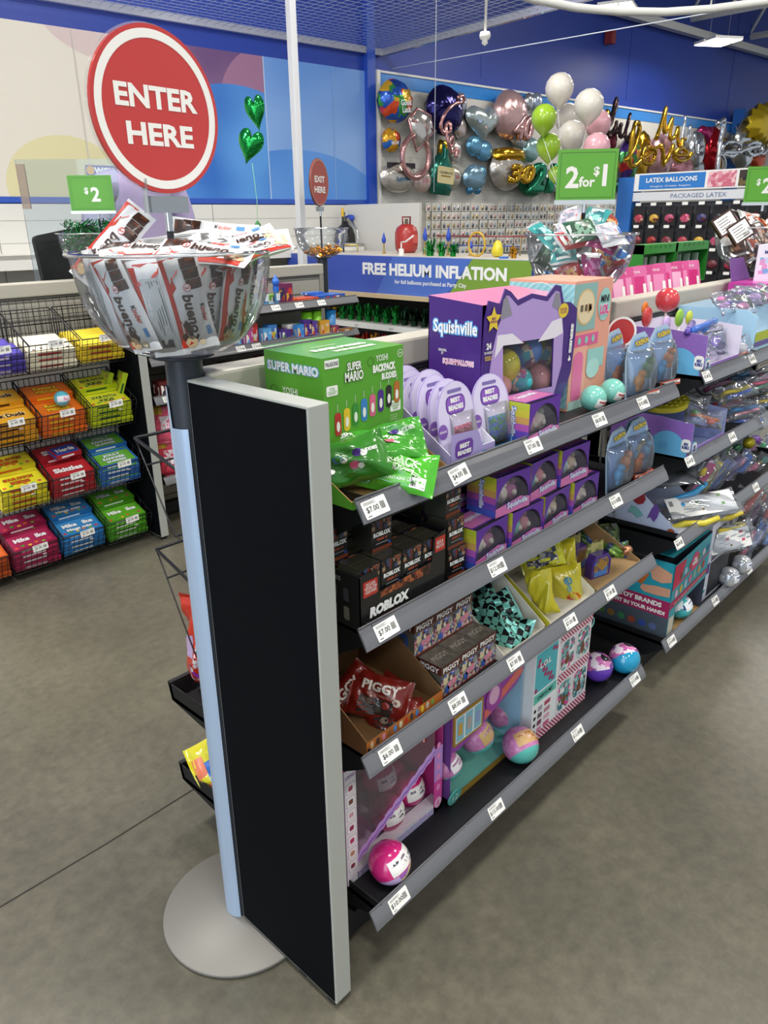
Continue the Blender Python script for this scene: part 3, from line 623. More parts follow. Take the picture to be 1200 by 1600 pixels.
def bag2_art(a):
    for x, y, c in ((-.03, -.005, 'b3322e'), (-.005, .008, '4a7fb5'), (.02, -.008, 'd9658c'), (.03, .012, '4b2f86')): a.disc(x, y, .009, .007, P(c, .3), z=.0012, n=12); a.disc(x+.01, y-.004, .006, .005, WP, z=.0014, n=12)
    a.text('BUDDIES', .05, .012, WP, w=.028, h=.006, z=.0014, bold=.04); a.text('YOSHI', -.05, .016, WP, w=.03, h=.009, z=.0014, bold=.04)
q = ony(588, 695, .09); gbag(frame(q, VR*1+UP*.2-VT*.1, VT*.65+UP*.75) @ Matrix.Diagonal((1.1, 1., 1, 1)), 'dark green foil bag leaning on the green carton behind the bar coded bag', 12, bag2_art, GBD)
q = ony(535, 725, .09); gbag(frame(q, VR*1+UP*.3, VT*.9+UP*.3), 'green foil bag in the left corner of the tray, mostly in shadow', 15, bag2_art, P('2f7a1f', .25, coat=.5))
# --- bead craft packs in a white tray
LAV = P('b9a9dc', .35, coat=.3); LAVL = P('d6cdea', .35, coat=.3); PUR = P('6a3f9c', .4)
def bead_front(mb, w, d, hb):
    T = fr((0, 0, 0), (1, 0, 0), (0, 0, 1)); mb.poly([(0, 0), (.11, 0), (.085, .06), (.07, .066), (0, .07)], P('a79bd0', .4), T, .0008); mb.poly(rrect(.012, .02, .055, .034, .012), PUR, T, .0012)
    mb.text('BEST', .04, .043, WP, T, w=.03, h=.009, z=.0018, bold=.05); mb.text('BEADIES', .04, .03, WP, T, w=.042, h=.009, z=.0018, bold=.05); mb.poly([(.085, 0), (w, 0), (w, .012), (.1, .02)], P('4a86c4', .4), T, .001)
open_carton('white tray of bead craft packs with lilac front on the top shelf', .372, .512, .035, .235, D1[0], .14, .03, P('a79bd0', .4), P('e9e7ef', .5), bead_front, lip=.03, rake=.12)
def bead_pack(M, label, bead, z):
    t = thing('craft_pack', label, 'craft pack', M, 'bead craft packs in the white tray'); T = fr((0, 0, 0), (1, 0, 0), (0, 0, 1)); w, h = .118, .152
    mb = MB(); out = [(-w/2, 0), (w/2, 0), (w/2, h*.6)] + ell(0, h*.6, w/2, h*.4, 16, 0, PI)[1:-1] + [(-w/2, h*.6)]
    mb.prism(out, -.0015, 0, LAV, T, back=P('e6e2ee', .5)); mb.poly([(x*.93, y*.985+.001) for x, y in out], LAVL, T, .0005); mb.poly(rrect(-.022, h*.86, .044, .007, .003), P('7a6aa8', .5), T, .0008)
    mb.poly(rrect(-.03, h*.6, .06, .035, .014), P('5d3a92', .35), T, .0009); mb.poly(rrect(-.027, h*.615, .054, .03, .012), P('8a56b8', .35), T, .0011)
    mb.text('BEST', 0, h*.77, WP, T, w=.03, h=.009, z=.0015, bold=.05); mb.text('BEADIES', 0, h*.68, WP, T, w=.046, h=.01, z=.0015, bold=.05); mb.disc(-.046, h*.42, .014, .014, P('7d55a8', .4), T, .0012); mb.text('BEADS', -.046, h*.42, WP, T, w=.02, h=.004, z=.0016)
    mb.poly([(-w/2, 0), (w/2, 0), (w/2, h*.16), (0, h*.04), (-w/2, h*.2)], P('6ea8d8', .35), T, .0007); mb.build('card', t)
    mb = MB(); mb.grid(lambda u, v: (-.012+.056*u, -.001-.013*math.sqrt(max(0, math.sin(PI*u)*math.sin(PI*v))), .012+.055*v), 8, 8, bead); mb.build('beads', t, label='coloured beads')
    mb = MB(); mb.grid(lambda u, v: (-.022+.074*u, -.0015-.018*(max(0, math.sin(PI*u)*math.sin(PI*v)))**.35, .006+.085*v), 10, 10, clear('ffffff', .06, .08, .6)); mb.build('blister', t, label='clear plastic blister'); return t
beads = [busy(['8e1f4a', 'a53a5e', '7a1a3c', 'b5517a'], 260, .3), busy(['2f8a3f', '2c4fb0', '1f6b30', '3c66c8'], 260, .3), busy(['c79a35', '6d4aa8', 'd8b55a'], 260, .3)]
bt = lambda x, y, dz=0, rz=0, tl=-.16: TR(x, y, D1[0]+.004+dz) @ RZ(rz) @ RX(tl)
bead_pack(bt(.432, .056, 0, .02), 'lilac craft pack with dark red beads, front left of the white tray', beads[0], 0); bead_pack(bt(.545, .058, -.003, -.06), 'lilac craft pack with green and blue beads, front right of the white tray', beads[1], 0)
for i, (x, y) in enumerate([(.44, .082), (.432, .105), (.442, .128), (.436, .15), (.442, .172), (.445, .192), (.438, .21)]):
    bead_pack(bt(x, y, .006*(i % 3), .05*math.sin(i*2)), 'lilac craft pack in the white tray, %s behind the dark red front one' % ORD[i], beads[(i+1) % 3], 0)
# --- big purple box with eared front and capsules
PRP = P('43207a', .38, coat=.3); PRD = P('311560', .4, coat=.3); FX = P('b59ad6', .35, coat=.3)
t = thing('toy_box', 'large purple toy carton with eared cut out front and capsules in its window', 'toy carton', loc=(0, 0, 0)); FY = .10
def fp(pts): return [(lambda q: (q.x, q.z))(ony(u, v, FY)) for u, v in pts]
TF = fr((0, FY, 0), (1, 0, 0), (0, 0, 1)); zb = D1[0]
out = fp([(740, 690), (752, 598), (758, 500), (764, 470), (782, 475), (790, 451), (799, 456), (809.5, 469), (832, 458.5), (854.5, 463), (868, 445), (877, 446.5), (881, 472), (892, 472), (902, 482), (899.5, 520), (892, 580), (880, 616), (859, 664), (844, 690)])
out = [(x, max(z, zb+.001)) for x, z in out]
hole = fp([(785.5, 619), (862, 604), (865, 526), (785.5, 538)])
ring = out[:2] + [hole[3], hole[0], hole[1], hole[2], hole[3]] + [out[1]] + out[2:]
n = len(out)
def with_hole(mb, o, h, m, z, z0=None):
    a = [Vector((x, y, 0)) for x, y in o]; me = bmesh.new()
    from mathutils.geometry import delaunay_2d_cdt
    vs = [Vector(p) for p in o+h]; ed = [(i, (i+1) % len(o)) for i in range(len(o))]+[(len(o)+i, len(o)+(i+1) % len(h)) for i in range(len(h))]
    v2, _, f2, _, _, _ = delaunay_2d_cdt(vs, ed, [], 1, 1e-6)
    def inp(p, pg):
        c = False
        for i in range(len(pg)):
            (x1, y1), (x2, y2) = pg[i-1], pg[i]
            if (y1 > p[1]) != (y2 > p[1]) and p[0] < (x2-x1)*(p[1]-y1)/(y2-y1)+x1: c = not c
        return c
    keep = []
    for f in f2:
        c = (sum(v2[i].x for i in f)/len(f), sum(v2[i].y for i in f)/len(f))
        if inp(c, o) and not inp(c, h): keep.append(tuple(f))
    mb.add([(v.x, v.y, z) for v in v2], keep, m, TF)
mb = MB(); with_hole(mb, out, hole, PRP, 0); with_hole(mb, out, hole, PRD, -.003)
for lp in (out, hole): k = len(lp); mb.add([(x, y, z) for z in (-.003, 0) for x, y in lp], [(i, (i+1) % k, k+(i+1) % k, k+i) for i in range(k)], PRP, TF)
lav = fp([(786, 492), (790, 462), (795, 462), (809, 478), (832, 466), (855, 471), (868, 454), (874, 456), (877, 480), (880, 520), (877, 570), (862, 625), (846, 668), (762, 700), (762, 598), (770, 545), (778, 510)]); lav = [(x, max(z, zb+.002)) for x, z in lav]
with_hole(mb, lav, hole, FX, .0006)
for pg, c in (([(781, 500), (786, 468), (792, 462), (800, 492)], '8f8b98'), ([(862, 478), (868, 456), (874, 460), (876, 488)], '8f8b98'), ([(777, 524), (800, 521), (818, 536), (786, 540), (772, 560)], 'e9e4ee'), ([(840, 534), (862, 502), (877, 496), (879, 520), (866, 528)], 'e9e4ee')): mb.poly(fp(pg), P(c, .4), TF, .001)
st = []; cx, cz = [(c.x, c.z) for c in [ony(770, 500, FY)]][0]
for i in range(10): a = PI/2+PI*i/5; rr = .026 if i % 2 == 0 else .013; st.append((cx+rr*math.cos(a), cz+rr*math.sin(a)))
mb.poly(st, P('e8c93a', .4), TF, .0024); q = ony(880, 485, FY); mb.disc(q.x, q.z, .021, .016, P('e8c93a', .4), TF, .0012); mb.text('WHO WILL\nYOU GET?', q.x, q.z, P('8a2f7a', .4), TF, w=.03, h=.012, z=.0018)
mb.text('MINI\nFRIENDS', cx, cz, P('8a2f7a', .4), TF, w=.024, h=.011, z=.003)
q = ony(763, 541, FY); mb.text('24', q.x, q.z, WP, TF, h=.013, z=.0016, bold=.05); mb.text('TO COLLECT', q.x, q.z-.013, WP, TF, w=.03, h=.005, z=.0016, bold=.03); mb.text('SERIES 4\nINSIDE', q.x, q.z-.024, P('e8c93a', .4), TF, w=.026, h=.009, z=.0016)
q = ony(891, 535, FY); mb.text('SERIES 4', q.x, q.z, WP, TF, w=.085, h=.0125, z=.0016, bold=.06, ang=-PI/2-.04)
mb.build('front_panel', t)
xl = out[1][0]+.001; xr = out[-3][0]-.02
mb = MB(); dep = .14; k = .002; hz = ony(754, 478, FY).z-zb; w_ = .30
mb.add([(xl, FY+.004, zb), (xl, FY+dep, zb), (xl, FY+dep, zb+hz+.012), (xl, FY+.004, zb+hz)], [(3, 2, 1, 0)], PRP); T = fr((xl, FY+dep, zb), (0, -1, 0), (0, 0, 1))
tex(mb, 'Squishville', dep*.5, hz*.82, P('f0f2fb', .35), T, w=dep*.8, h=.034, bold=.03, out=P('5fa8e8', .4), ow=.10); tex(mb, 'SQUISHMALLOWS', dep*.57, hz*.58, P('f0a6c0', .4), T, w=dep*.55, h=.013, bold=.02, out=P('e9e4f2', .4), ow=.09); mb.text('ORIGINAL\nBY', dep*.28, hz*.65, WP, T, w=.022, h=.012)
mb.disc(.012, hz*.3, .03, .045, P('c9a28f', .4), T, .0008); mb.disc(.05, hz*.12, .012, .02, P('d9b29f', .4), T, .0008)
mb.add([(xl, FY+.004, zb+hz), (xl, FY+dep, zb+hz+.012), (xl+w_, FY+dep, zb+hz+.012), (xl+w_, FY+.004, zb+hz)], [(0, 3, 2, 1)], P('d67fa6', .35, coat=.3))
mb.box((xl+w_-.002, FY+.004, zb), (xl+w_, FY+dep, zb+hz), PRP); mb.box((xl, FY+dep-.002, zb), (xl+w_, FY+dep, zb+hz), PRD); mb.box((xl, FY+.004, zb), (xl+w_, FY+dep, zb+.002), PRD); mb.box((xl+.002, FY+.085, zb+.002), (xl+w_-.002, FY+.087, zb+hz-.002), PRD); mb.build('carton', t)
mb = MB(); mb.poly([hole[0], hole[1], hole[2], hole[3]], clear('ffffff', .03, .05, .35), TF, -.002); mb.build('window', t, label='clear window')
def capsule(u, v, y, r, col, label, roll=0., band=True):
    q = ony(u, v, y); tt = thing('toy_capsule', label, 'toy capsule', TR(*q) @ RZ(-.8) @ RY(roll), 'capsules in the purple carton')
    mb = MB(); mb.ball(r, P(col, .15, coat=.6), None, 22, 12, (1, 1, 1.12)); mb.build('shell', tt)
    if band: mb = MB(); mb.lathe([(r*1.005*math.cos(a), r*1.125*math.sin(a)) for a in (-.28, -.14, 0, .14, .28)], busy(['d9ccb4', '7a4f8c', '3fa3b8', 'd9ccb4', 'b05a7a'], 70, .3), None, 22); mb.build('paper_band', tt)
capsule(789, 572, .138, .0335, 'ddd42e', 'yellow capsule at the left of the purple carton window', .1, False); capsule(820, 550, .153, .036, '4f86d8', 'blue capsule at the top of the purple carton window', 1.2)
capsule(850, 551, .148, .033, 'd8dc3a', 'yellow capsule with bar code at upper right of the purple carton window', 1.9); capsule(840, 593, .143, .034, 'e79aa2', 'pink capsule at lower right of the purple carton window', .2, False)
capsule(806, 594, .136, .034, '39b8bd', 'teal capsule at the lower middle of the purple carton window', -1.2); capsule(778, 604, .14, .03, 'e9a79c', 'salmon capsule at the lower left corner of the purple carton window', .3, False)
# --- window boxes of mini plush
SQP = P('5d2a9c', .35, coat=.4); SQK = P('d678b4', .35, coat=.4); SQY = P('cdbf3a', .4); SQB = P('3d5cc0', .4)
def grad(mb, x, y, w, h, cols, T):
    for i, c in enumerate(cols): mb.rect(x, y+h*i/len(cols), w, h/len(cols), P(c, .35, coat=.3), T, .0004)
def plush_box(M, label, toys, seed=1):
    """window carton: purple frame with an arched clear front over pastel plush"""
    t = thing('plush_box', label, 'toy box', M, 'purple window boxes of small plush'); w, d, h = .118, .078, .088
    mb = MB(); k = .0015; mb.box((0, 0, 0), (w, d, k), SQP); mb.box((0, d-k, 0), (w, d, h), P('8a5bb8', .5)); mb.box((0, 0, 0), (k, d, h), SQP); mb.box((w-k, 0, 0), (w, d, h), SQP); mb.box((0, .012, h-k), (w, d, h), SQP)
    T = fr((0, d, 0), (0, -1, 0), (0, 0, 1)); grad(mb, 0, 0, d, h, ['3d5cc0', '6a4bb8', 'b55ab0', 'd0a05a', 'cdc23f', 'bcc43a'], T); tex(mb, 'Squishville', d*.5, h*.52, P('eef2fb', .4), T, w=h*.72, h=.016, bold=.03, out=P('3f62c8', .4), ow=.1, ang=-PI/2)
    T = fr((0, .012, h), (1, 0, 0), (0, 1, 0)); mb.rect(.004, .002, w-.008, d-.018, SQK, T, .0004); mb.text('Squishville', w*.5, (d-.012)*.55, P('eef2fb', .4), T, w=w*.62, h=.02, bold=.04, z=.001)
    T = fr((0, 0, 0), (1, 0, 0), (0, 0, 1)); arch = [(.0, h*.98)] + [(x, y) for x, y in ell(w/2, h*.2, w/2*.98, h*.72, 14, PI, 0)] + [(w, h*.98)]
    mb.poly([(0, h), *[(w/2-w/2*.94*math.cos(PI*i/14), h*.25+h*.66*math.sin(PI*i/14)) for i in range(15)], (w, h)], SQP, T, .0004)
    mb.box((0, 0, 0), (w, .0015, .014), SQK); mb.poly([(.0, .0), (w, 0), (w, .022), (w*.7, .03), (w*.35, .024), (0, .02)], SQK, T, .0008); tex(mb, 'Squishville', w*.62, .017, P('eef2fb', .4), T, w=w*.6, h=.017, bold=.03, z=.0018, out=P('6a4bb8', .4), ow=.1); mb.build('carton', t)
    mb = MB(); mb.grid(lambda u, v: (.002+(w-.004)*u, .001+.011*v*v, .014+(h-.016)*v), 4, 5, clear('ffffff', .04, .05, .5)); mb.build('window', t, label='clear window')
    rd = random.Random(seed)
    for i, c in enumerate(toys):
        s = thing('plush', None, None); s.parent = t; s.location = (.024+.034*i, .036, .018); mb = MB(); mb.ball(.018, P(c, .8), TR(0, 0, .014), 14, 9, (1, .85, 1.15)); mb.ball(.008, P('f3e9e2', .8), TR(0, -.012, .014), 10, 6); mb.ball(.0065, P(c, .8), TR(-.01, 0, .034), 8, 6); mb.ball(.0065, P(c, .8), TR(.01, 0, .034), 8, 6)
        o = mb.build('plush', t); bpy.data.objects.remove(s); o.location = (.024+.034*i, .036, .016); o.rotation_euler.z = rd.uniform(-.5, .5)
    return t
PT = [('d9c5e6', 'e8e2da', 'c87ab0'), ('f0e4da', '7ac8c0', 'e89ab0'), ('e6a0b8', 'a8d0e0', 'f0d8c0'), ('c8e0d0', 'e0b0c8', 'efe6e0')]
q = onz(790, 686, D1[0]); plush_box(TR(.606, .018, D1[0]), 'purple window box of plush in front of the large purple carton', PT[3], 3)
# --- tall salmon and teal doll carton
SAL = P('eba58d', .4, coat=.2); TEA = P('9ed3cd', .4, coat=.2)
def doll_art(mb, w, d, h, F):
    T = F['F']; mb.rect(0, h*.62, w*.58, h*.36, P('8fb9b4', .3), T); mb.disc(w*.3, h*.8, w*.24, h*.14, P('d8bd8a', .4), T, .001); mb.disc(w*.3, h*.8, w*.21, h*.125, P('e9d7b0', .4), T, .0014); mb.poly([(w*.36, h*.83), (w*.46, h*.79), (w*.36, h*.75)], P('a5762f', .5), T, .002)
    for k in range(3): mb.rect(w*.16+k*.02, h*.77, .012, h*.05, P('6b5a44', .5), T, .002)
    mb.rect(0, h*.5, w*.7, h*.09, P('e0609a', .4), T, .001)
    for k in range(3): mb.disc(w*(.2+.18*k), h*.545, .007, .009, P('8fd0c0', .4), T, .0015)
    mb.disc(w*.8, h*.8, w*.17, h*.13, TEA, T, .001); mb.text('MINI', w*.8, h*.845, INK, T, w=w*.22, h=.017, z=.0018, bold=.02); tex(mb, 'LOL', w*.8, h*.76, P('e0509a', .4), T, w=w*.24, h=.024, bold=.05, z=.0024, out=WP, ow=.12)
    mb.rect(w*.45, h*.3, w*.45, h*.16, TEA, T, .001); mb.disc(w*.62, h*.3, w*.18, h*.08, P('b5e0d8', .4), T, .0016)
    mb.rect(0, 0, w*.42, h*.5, P('efb29c', .4), T, .0008); mb.poly(rrect(w*.08, h*.06, w*.26, h*.4, .02), P('e879a8', .4), T, .0014); mb.rect(w*.02, 0, w*.4, h*.07, stripes('dff0ea', '8fd0c0', 130, (1, 0, 1)), T, .0018)
    T = F['L']; mb.rect(0, h*.02, d, h*.96, stripes('a8d9de', '8ec8d2', 55, (0, 1, 1)), T, .0006); mb.ring(d*.5, h*.82, .05, .05, .002, P('f0f4f2', .4), T, .001); mb.rect(d*.2, h*.82, d*.6, .012, P('e9a0b8', .4), T, .001)
t = carton('tall salmon and teal doll carton right of the large purple carton on the top shelf', .918, 1.10, .112, .29, D1[0], 1.326, SAL, doll_art, 'toy carton')
TB = P('7cc8b8', .25, coat=.4); REDL = busy(['f2efe8', 'b5303a', 'f2efe8', 'e8e4dc', '7cc8b8'], 60, .3)
for u, v, y, lb in ((928, 612, .066, 'mint toy ball with white and red label in front of the doll carton'), (957, 608, .07, 'mint toy ball with bar code, right of the similar ball by the doll carton')):
    q = ony(u, v, y); toy_ball(TR(q.x, q.y, D1[0]+.0315) @ RZ(.2) @ RX(.5), .0315, TB, TB, P('f2efe8', .3), P('b5303a', .4), lb, 'mint balls on the top shelf')
# --- blister packs with small figures
BLC = P('a9c3dc', .3, coat=.4)
def blister_pack(M, label, cols, group):
    t = thing('blister_pack', label, 'blister pack', M, group); T = fr((0, 0, 0), (1, 0, 0), (0, 0, 1)); w, h = .125, .165
    out = [(-w/2, 0), (w/2, 0), (w/2, h*.66), (w*.36, h*.9), (w*.2, h), (-w*.22, h*.97), (-w*.42, h*.8), (-w/2, h*.6)]
    mb = MB(); mb.prism(out, -.0012, 0, BLC, T, back=P('c9ccd2', .5)); mb.poly([(x*.8, y*.9+.006) for x, y in out], P('86a9d2', .35, coat=.3), T, .0005); tex(mb, 'POKÉMON', .01, h*.86, P('dfc43a', .35), T, w=.06, h=.017, z=.0016, bold=.05, out=P('3a4a86', .4), ow=.12, ang=.12); mb.build('card', t)
    mb = MB(); mb.box((-.045, -.034, .002), (.045, -.030, .016), P('c2523a', .35)); Tm = fr((0, -.0345, 0), (1, 0, 0), (0, 0, 1)); mb.rect(-.043, .008, .086, .006, WP, Tm); mb.text('BATTLE FIGURE', 0, .011, INK, Tm, w=.06, h=.004); mb.build('base_label', t, label='red and white label')
    for i, c in enumerate(cols):
        mb = MB(); mb.ball(.017, P(c, .35), None, 14, 9, (1, .75, 1)); mb.ball(.011, P(c, .35), TR(.006, -.004, .018), 10, 7); mb.cyl(.006, -.024, -.012, P(c, .35), TR(-.007, 0, 0), 8); mb.cyl(.006, -.024, -.012, P(c, .35), TR(.007, 0, 0), 8); o = mb.build('figure', t, label='small plain figure'); o.location = (-.026+.036*i, -.018, .046+.028*(i % 2))
    def dome(u, v):
        s = max(0, math.sin(PI*u))**.3*max(0, math.sin(PI*min(1, v*1.02)))**.3; return (-.056+.112*u, -.0015-.036*s, .004+.118*v)
    mb = MB(); mb.grid(dome, 14, 12, clear('f4f8ff', .07, .05, .7)); mb.build('blister', t, label='clear plastic blister'); return t
FC = [('d98f3a', '3f7a4a'), ('5aa8d8', 'd07a3a'), ('d9762f', '4f90c0'), ('58a8d0', 'c9b060')]
for i, (u, v, y, rz, lb) in enumerate([(998, 613, .05, -.1, 'blister pack of figures at the front right of the top shelf'), (1032, 592, .07, -.15, 'blister pack of figures behind the front one at the right end of the top shelf'), (962, 596, .125, .05, 'blister pack of figures half hidden behind the mint balls')]):
    q = ony(u, v, y); blister_pack(TR(q.x, y, D1[0]) @ RZ(rz) @ RX(-.1), lb, FC[i], 'figure blister packs on the top shelf')
for i, (x, y, z, c) in enumerate([(1.15, .28, .11, 'c03a32'), (1.13, .17, .14, 'c8332e'), (1.19, .2, .12, 'd2443a'), (1.25, .15, .15, 'b52f2f'), (1.14, .24, .09, 'c23a35')]):
    mb = MB(); mb.prism(ell(0, 0, .04, .04, 20), -.002, .002, P(c, .25, coat=.5), fr((0, 0, 0), (.7, -.7, .1), (0, .1, 1))); mb.rod((0, 0, -.04), (0, 0, -z), .003, WP); mb.ring(0, 0, .04, .04, .006, P('e9e4e0', .4), fr((0, 0, 0), (.7, -.7, .1), (0, .1, 1)), .0026); mb.build('toy_paddle', label='red disc toy on a stick, %s from the left behind the top shelf blister packs' % ORD[[0, 1, 3, 4, 2][i]], cat='toy', group='red disc toys', loc=(x, y, D1[0]+z))
# --- second shelf: black carton of small black boxes
RBK = P('131417', .3, coat=.4); OLV = P('3c3a30', .22, coat=.5); RBART = busy(['17181b', '2a2c30', '6b2c20', '17181b', '8a4a2c', '3a4a6a', '17181b', 'a08a6a'], 150, .3)
def rob_art(mb, w, d, h, F):
    T = F['F']; mb.rect(.001, h*.62, w-.002, h*.34, RBART, T, .0004); mb.rect(.001, 0, w-.002, h*.1, P('7a3a22', .4), T, .0005); mb.text('ROBLOX', w/2, h*.5, WP, T, w=w*.84, h=h*.14, bold=.06); mb.text('SERIES 10', w/2, h*.34, P('c2583c', .4), T, w=w*.5, h=h*.07, bold=.03); mb.rect(w*.2, h*.2, w*.6, h*.03, P('8a8a86', .5), T, .0008); mb.rect(w*.8, h*.12, w*.12, h*.08, P('2c4a9c', .5), T, .0008)
    mb.rect(0, 0, w, d, OLV, F['T'], .0004); mb.rect(w*.1, d*.48, w*.8, d*.04, P('55503e', .3), F['T'], .0008); mb.rect(0, 0, d, h, P('3f4038', .3, coat=.3), F['L'], .0004)
rw, rdp, rh = .052, .05, .064
rb0 = carton('small black toy box', 0, rw, 0, rdp, 0, rh, RBK, rob_art, 'toy box', 'small black toy boxes')
def rb(x, y, z, rz, lb, first=[]):
    o = dup(rb0, TR(x, y, z) @ RZ(rz), lb); return o
zs = D1[1]
t = thing('display_carton', 'black display carton with red stickers holding small black boxes, left of the second shelf', 'display carton', loc=(.128, .035, zs)); w, d = .236, .2
mb = MB(); mb.box((0, 0, 0), (w, d, .002), RBK); mb.box((0, d-.002, 0), (w, d, .12), RBK); mb.box((0, 0, 0), (.002, d, .105), RBK); mb.box((w-.002, 0, 0), (w, d, .125), RBK); mb.box((.002, .004, .05), (w-.002, d-.002, .052), RBK)
T = fr((0, 0, 0), (1, 0, 0), (0, 0, 1)); fpoly = [(0, 0), (w, 0), (w, .125), (w-.036, .118), (w-.042, .07), (.05, .062), (.045, .108), (0, .108)]; mb.prism(fpoly, -.002, 0, RBK, T)
mb.poly([(.045, .05), (w-.05, .05), (w-.048, .07), (.05, .062)], busy(['7a3a22', 'a85f38', '5a2a1a', '30201a', '8c4a2a'], 120), T, .0004); tex(mb, 'ROBLOX', .075, .03, WP, T, w=.105, h=.021, bold=.07, shear=.1); mb.text('SERIES 10', .075, .011, P('a8432c', .4), T, w=.045, h=.006)
mb.poly(rrect(.008, .064, .036, .03, .002), P('c0392b', .35), T, .0006); mb.text('EXCLUSIVE\nVIRTUAL ITEM\nCODE INSIDE', .026, .08, WP, T, w=.03, h=.02, z=.001); mb.poly(rrect(w-.034, .085, .03, .03, .002), P('c0392b', .35), T, .0006); mb.text('BOX &\nMATCH', w-.02, .1, WP, T, w=.022, h=.016, z=.001)
T = fr((-.0004, d, 0), (0, -1, 0), (0, 0, 1)); mb.text('MINI FIGURES', d*.55, .092, P('9a9a9a', .5), T, w=.09, h=.008)
for i in range(3):
    for j in range(2): mb.poly(rrect(.1+.03*i, .015+.036*j, .014, .026, .004), P(['3a3c42', '5b4a9c', '44464c', '4a4c50', '6b6a60', '3a3c42'][i*2+j], .5), T, .0004)
mb.build('carton', t)
for j in range(3):
    for i in range(4): rb(.133+.0565*i, .041+.06*j, zs+.0525, 0, 'small black toy box, %s from the left in the %s row of the black carton' % (ORD[i], ['front', 'second', 'back'][j]))
q = ony(580, 846, .075); rb(.2, .075, zs+.1166, -.03, 'single small black box standing on top of the black carton')
for i in range(3): rb(.394-.004*(i % 2), .052+.01*(i == 2), zs+.0645*i, .05*(i-1), '%s small black box of the leaning stack right of the black carton' % ['bottom', 'middle', 'top'][i])
for i in range(2): rb(.394, .125, zs+.0645*i, 0, '%s small black box in the stack behind the leaning one' % ['bottom', 'top'][i])
for i in range(3): rb(.114, .10+.056*i, zs+.117 if i else zs+.1165, PI/2*0, 'small black box lying on the left edge of the black carton, %s from the front' % ORD[i])
bpy.data.objects.remove(rb0)
k = 0
for z, xs, y, rzs in ((zs, (.462, .592, .722, .852), .035, (.04, -.02, .05, 0)), (zs+.089, (.54, .672, .80), .045, (-.06, .04, -.04)), (zs, (.47, .6, .73, .86), .135, (0, 0, 0, 0)), (zs+.089, (.47, .6, .74), .14, (0, .03, 0))):
    for i, x in enumerate(xs):
        plush_box(TR(x, y, z) @ RZ(rzs[i]), 'purple plush window box, %s from left in the %s %s row, second shelf' % (ORD[i], 'front' if y < .1 else 'rear', 'lower' if z == zs else 'upper'), PT[k % 4], k); k += 1
for i, (u, v, y, rz, lb) in enumerate([(962, 782, .052, 0, 'left'), (1000, 760, .06, -.1, 'middle'), (1034, 735, .07, -.12, 'right')]):
    q = ony(u, v, y); blister_pack(TR(min(q.x, 1.245), y, zs) @ RZ(rz) @ RX(-.1), '%s blister pack of figures at the right end of the second shelf' % lb, FC[(i+1) % 4], 'figure blister packs on the second shelf')
for i, (x, y, z) in enumerate([(1.0, .19, .13), (1.08, .2, .15), (1.17, .2, .17), (1.24, .17, .18)]):
    mb = MB(); mb.prism(ell(0, 0, .038, .038, 20), -.002, .002, P('c23a32', .25, coat=.5), fr((0, 0, 0), (.8, -.6, .1), (0, .1, 1))); mb.rod((0, 0, -.036), (0, 0, -z), .003, WP); mb.ring(0, 0, .038, .038, .006, P('e9e4e0', .4), fr((0, 0, 0), (.8, -.6, .1), (0, .1, 1)), .0026); mb.build('toy_paddle', label='red disc toy on a white stick, %s from the left on the second shelf' % ORD[i], cat='toy', group='red disc toys', loc=(x, y, zs+z))
# --- third shelf
z3 = D1[2]
def piggy_front(mb, w, d, hb):
    T = fr((0, 0, 0), (1, 0, 0), (0, 0, 1)); mb.poly([(0, 0), (w, 0), (w, .034), (0, .03)], P('b5692e', .5), T, .0008)
    for k in range(12): mb.poly(rrect(.01+.0163*k, .012+.0003*k, .009, .015, .004), P(['d9b58c', '4a3a30', 'd98ba0', '8a5a3a', '5a8fd0', 'e0d0b0', 'c0392b', '3f3f44', '4f7fc0', 'dfc040', 'c8b8a8', '7a9a4a'][k], .5), T, .0014)
    mb.text('COLLECT THEM ALL! COLLECT THEM ALL!', w/2, .006, P('e9dcc8', .5), T, w=w*.7, h=.004)
open_carton('brown tray of dark red toy bags with printed front strip on the third shelf', .135, .362, .035, .28, z3, .15, .034, P('6a4526', .6), P('7c5a36', .8), piggy_front, lip=.03, rake=.25)
PGB = P('7e1f17', .25, coat=.6)
def pg_art(a):
    a.text('PIGGY', -.002, .022, P('efe6dc', .4), w=.078, h=.021, z=.0016, bold=.04); a.text('COLLECTABLE PIECES', .0, .005, P('d9a08c', .4), w=.055, h=.005, z=.0014)
    panel(a, -.04, -.038, .07, .036, P('3a302c', .15, coat=.8), 8, 5, .0006)
    for x, y, c in ((-.02, -.012, '8a7a6c'), (0, -.024, '55504c'), (.015, -.012, 'a03a30'), (.035, .0, 'd9c8b8')): a.disc(x, y, .009, .008, P(c, .3), z=.0014, n=10)
def pg(q, x, n, lb, s, m=PGB): o = pouch_mesh(.125, .095, .04, m, pg_art, m, s, None, .08, .22).build('toy_bag', label=lb, cat='toy bag', group='dark red toy bags'); o.matrix_world = frame(q, x, n); return o
pg(ony(593, 1090, .105), VR*1-UP*.35, VT*.85+UP*.5, 'dark red toy bag at left in the brown tray, its white lettering tilted down', 2)
pg(ony(628, 1098, .125), VR*1-UP*.5+VT*.2, VT*.8+UP*.5, 'dark red toy bag at right in the brown tray', 7)
pg(ony(553, 1085, .16), VR*.6+UP*.7, VT*.9+UP*.3, 'dark red toy bag standing behind at far left in the brown tray', 9)
pg(ony(615, 1125, .075), VR*1+UP*.1, VT*.5+UP*.85, 'dark red toy bag lowest at the front of the brown tray', 5)
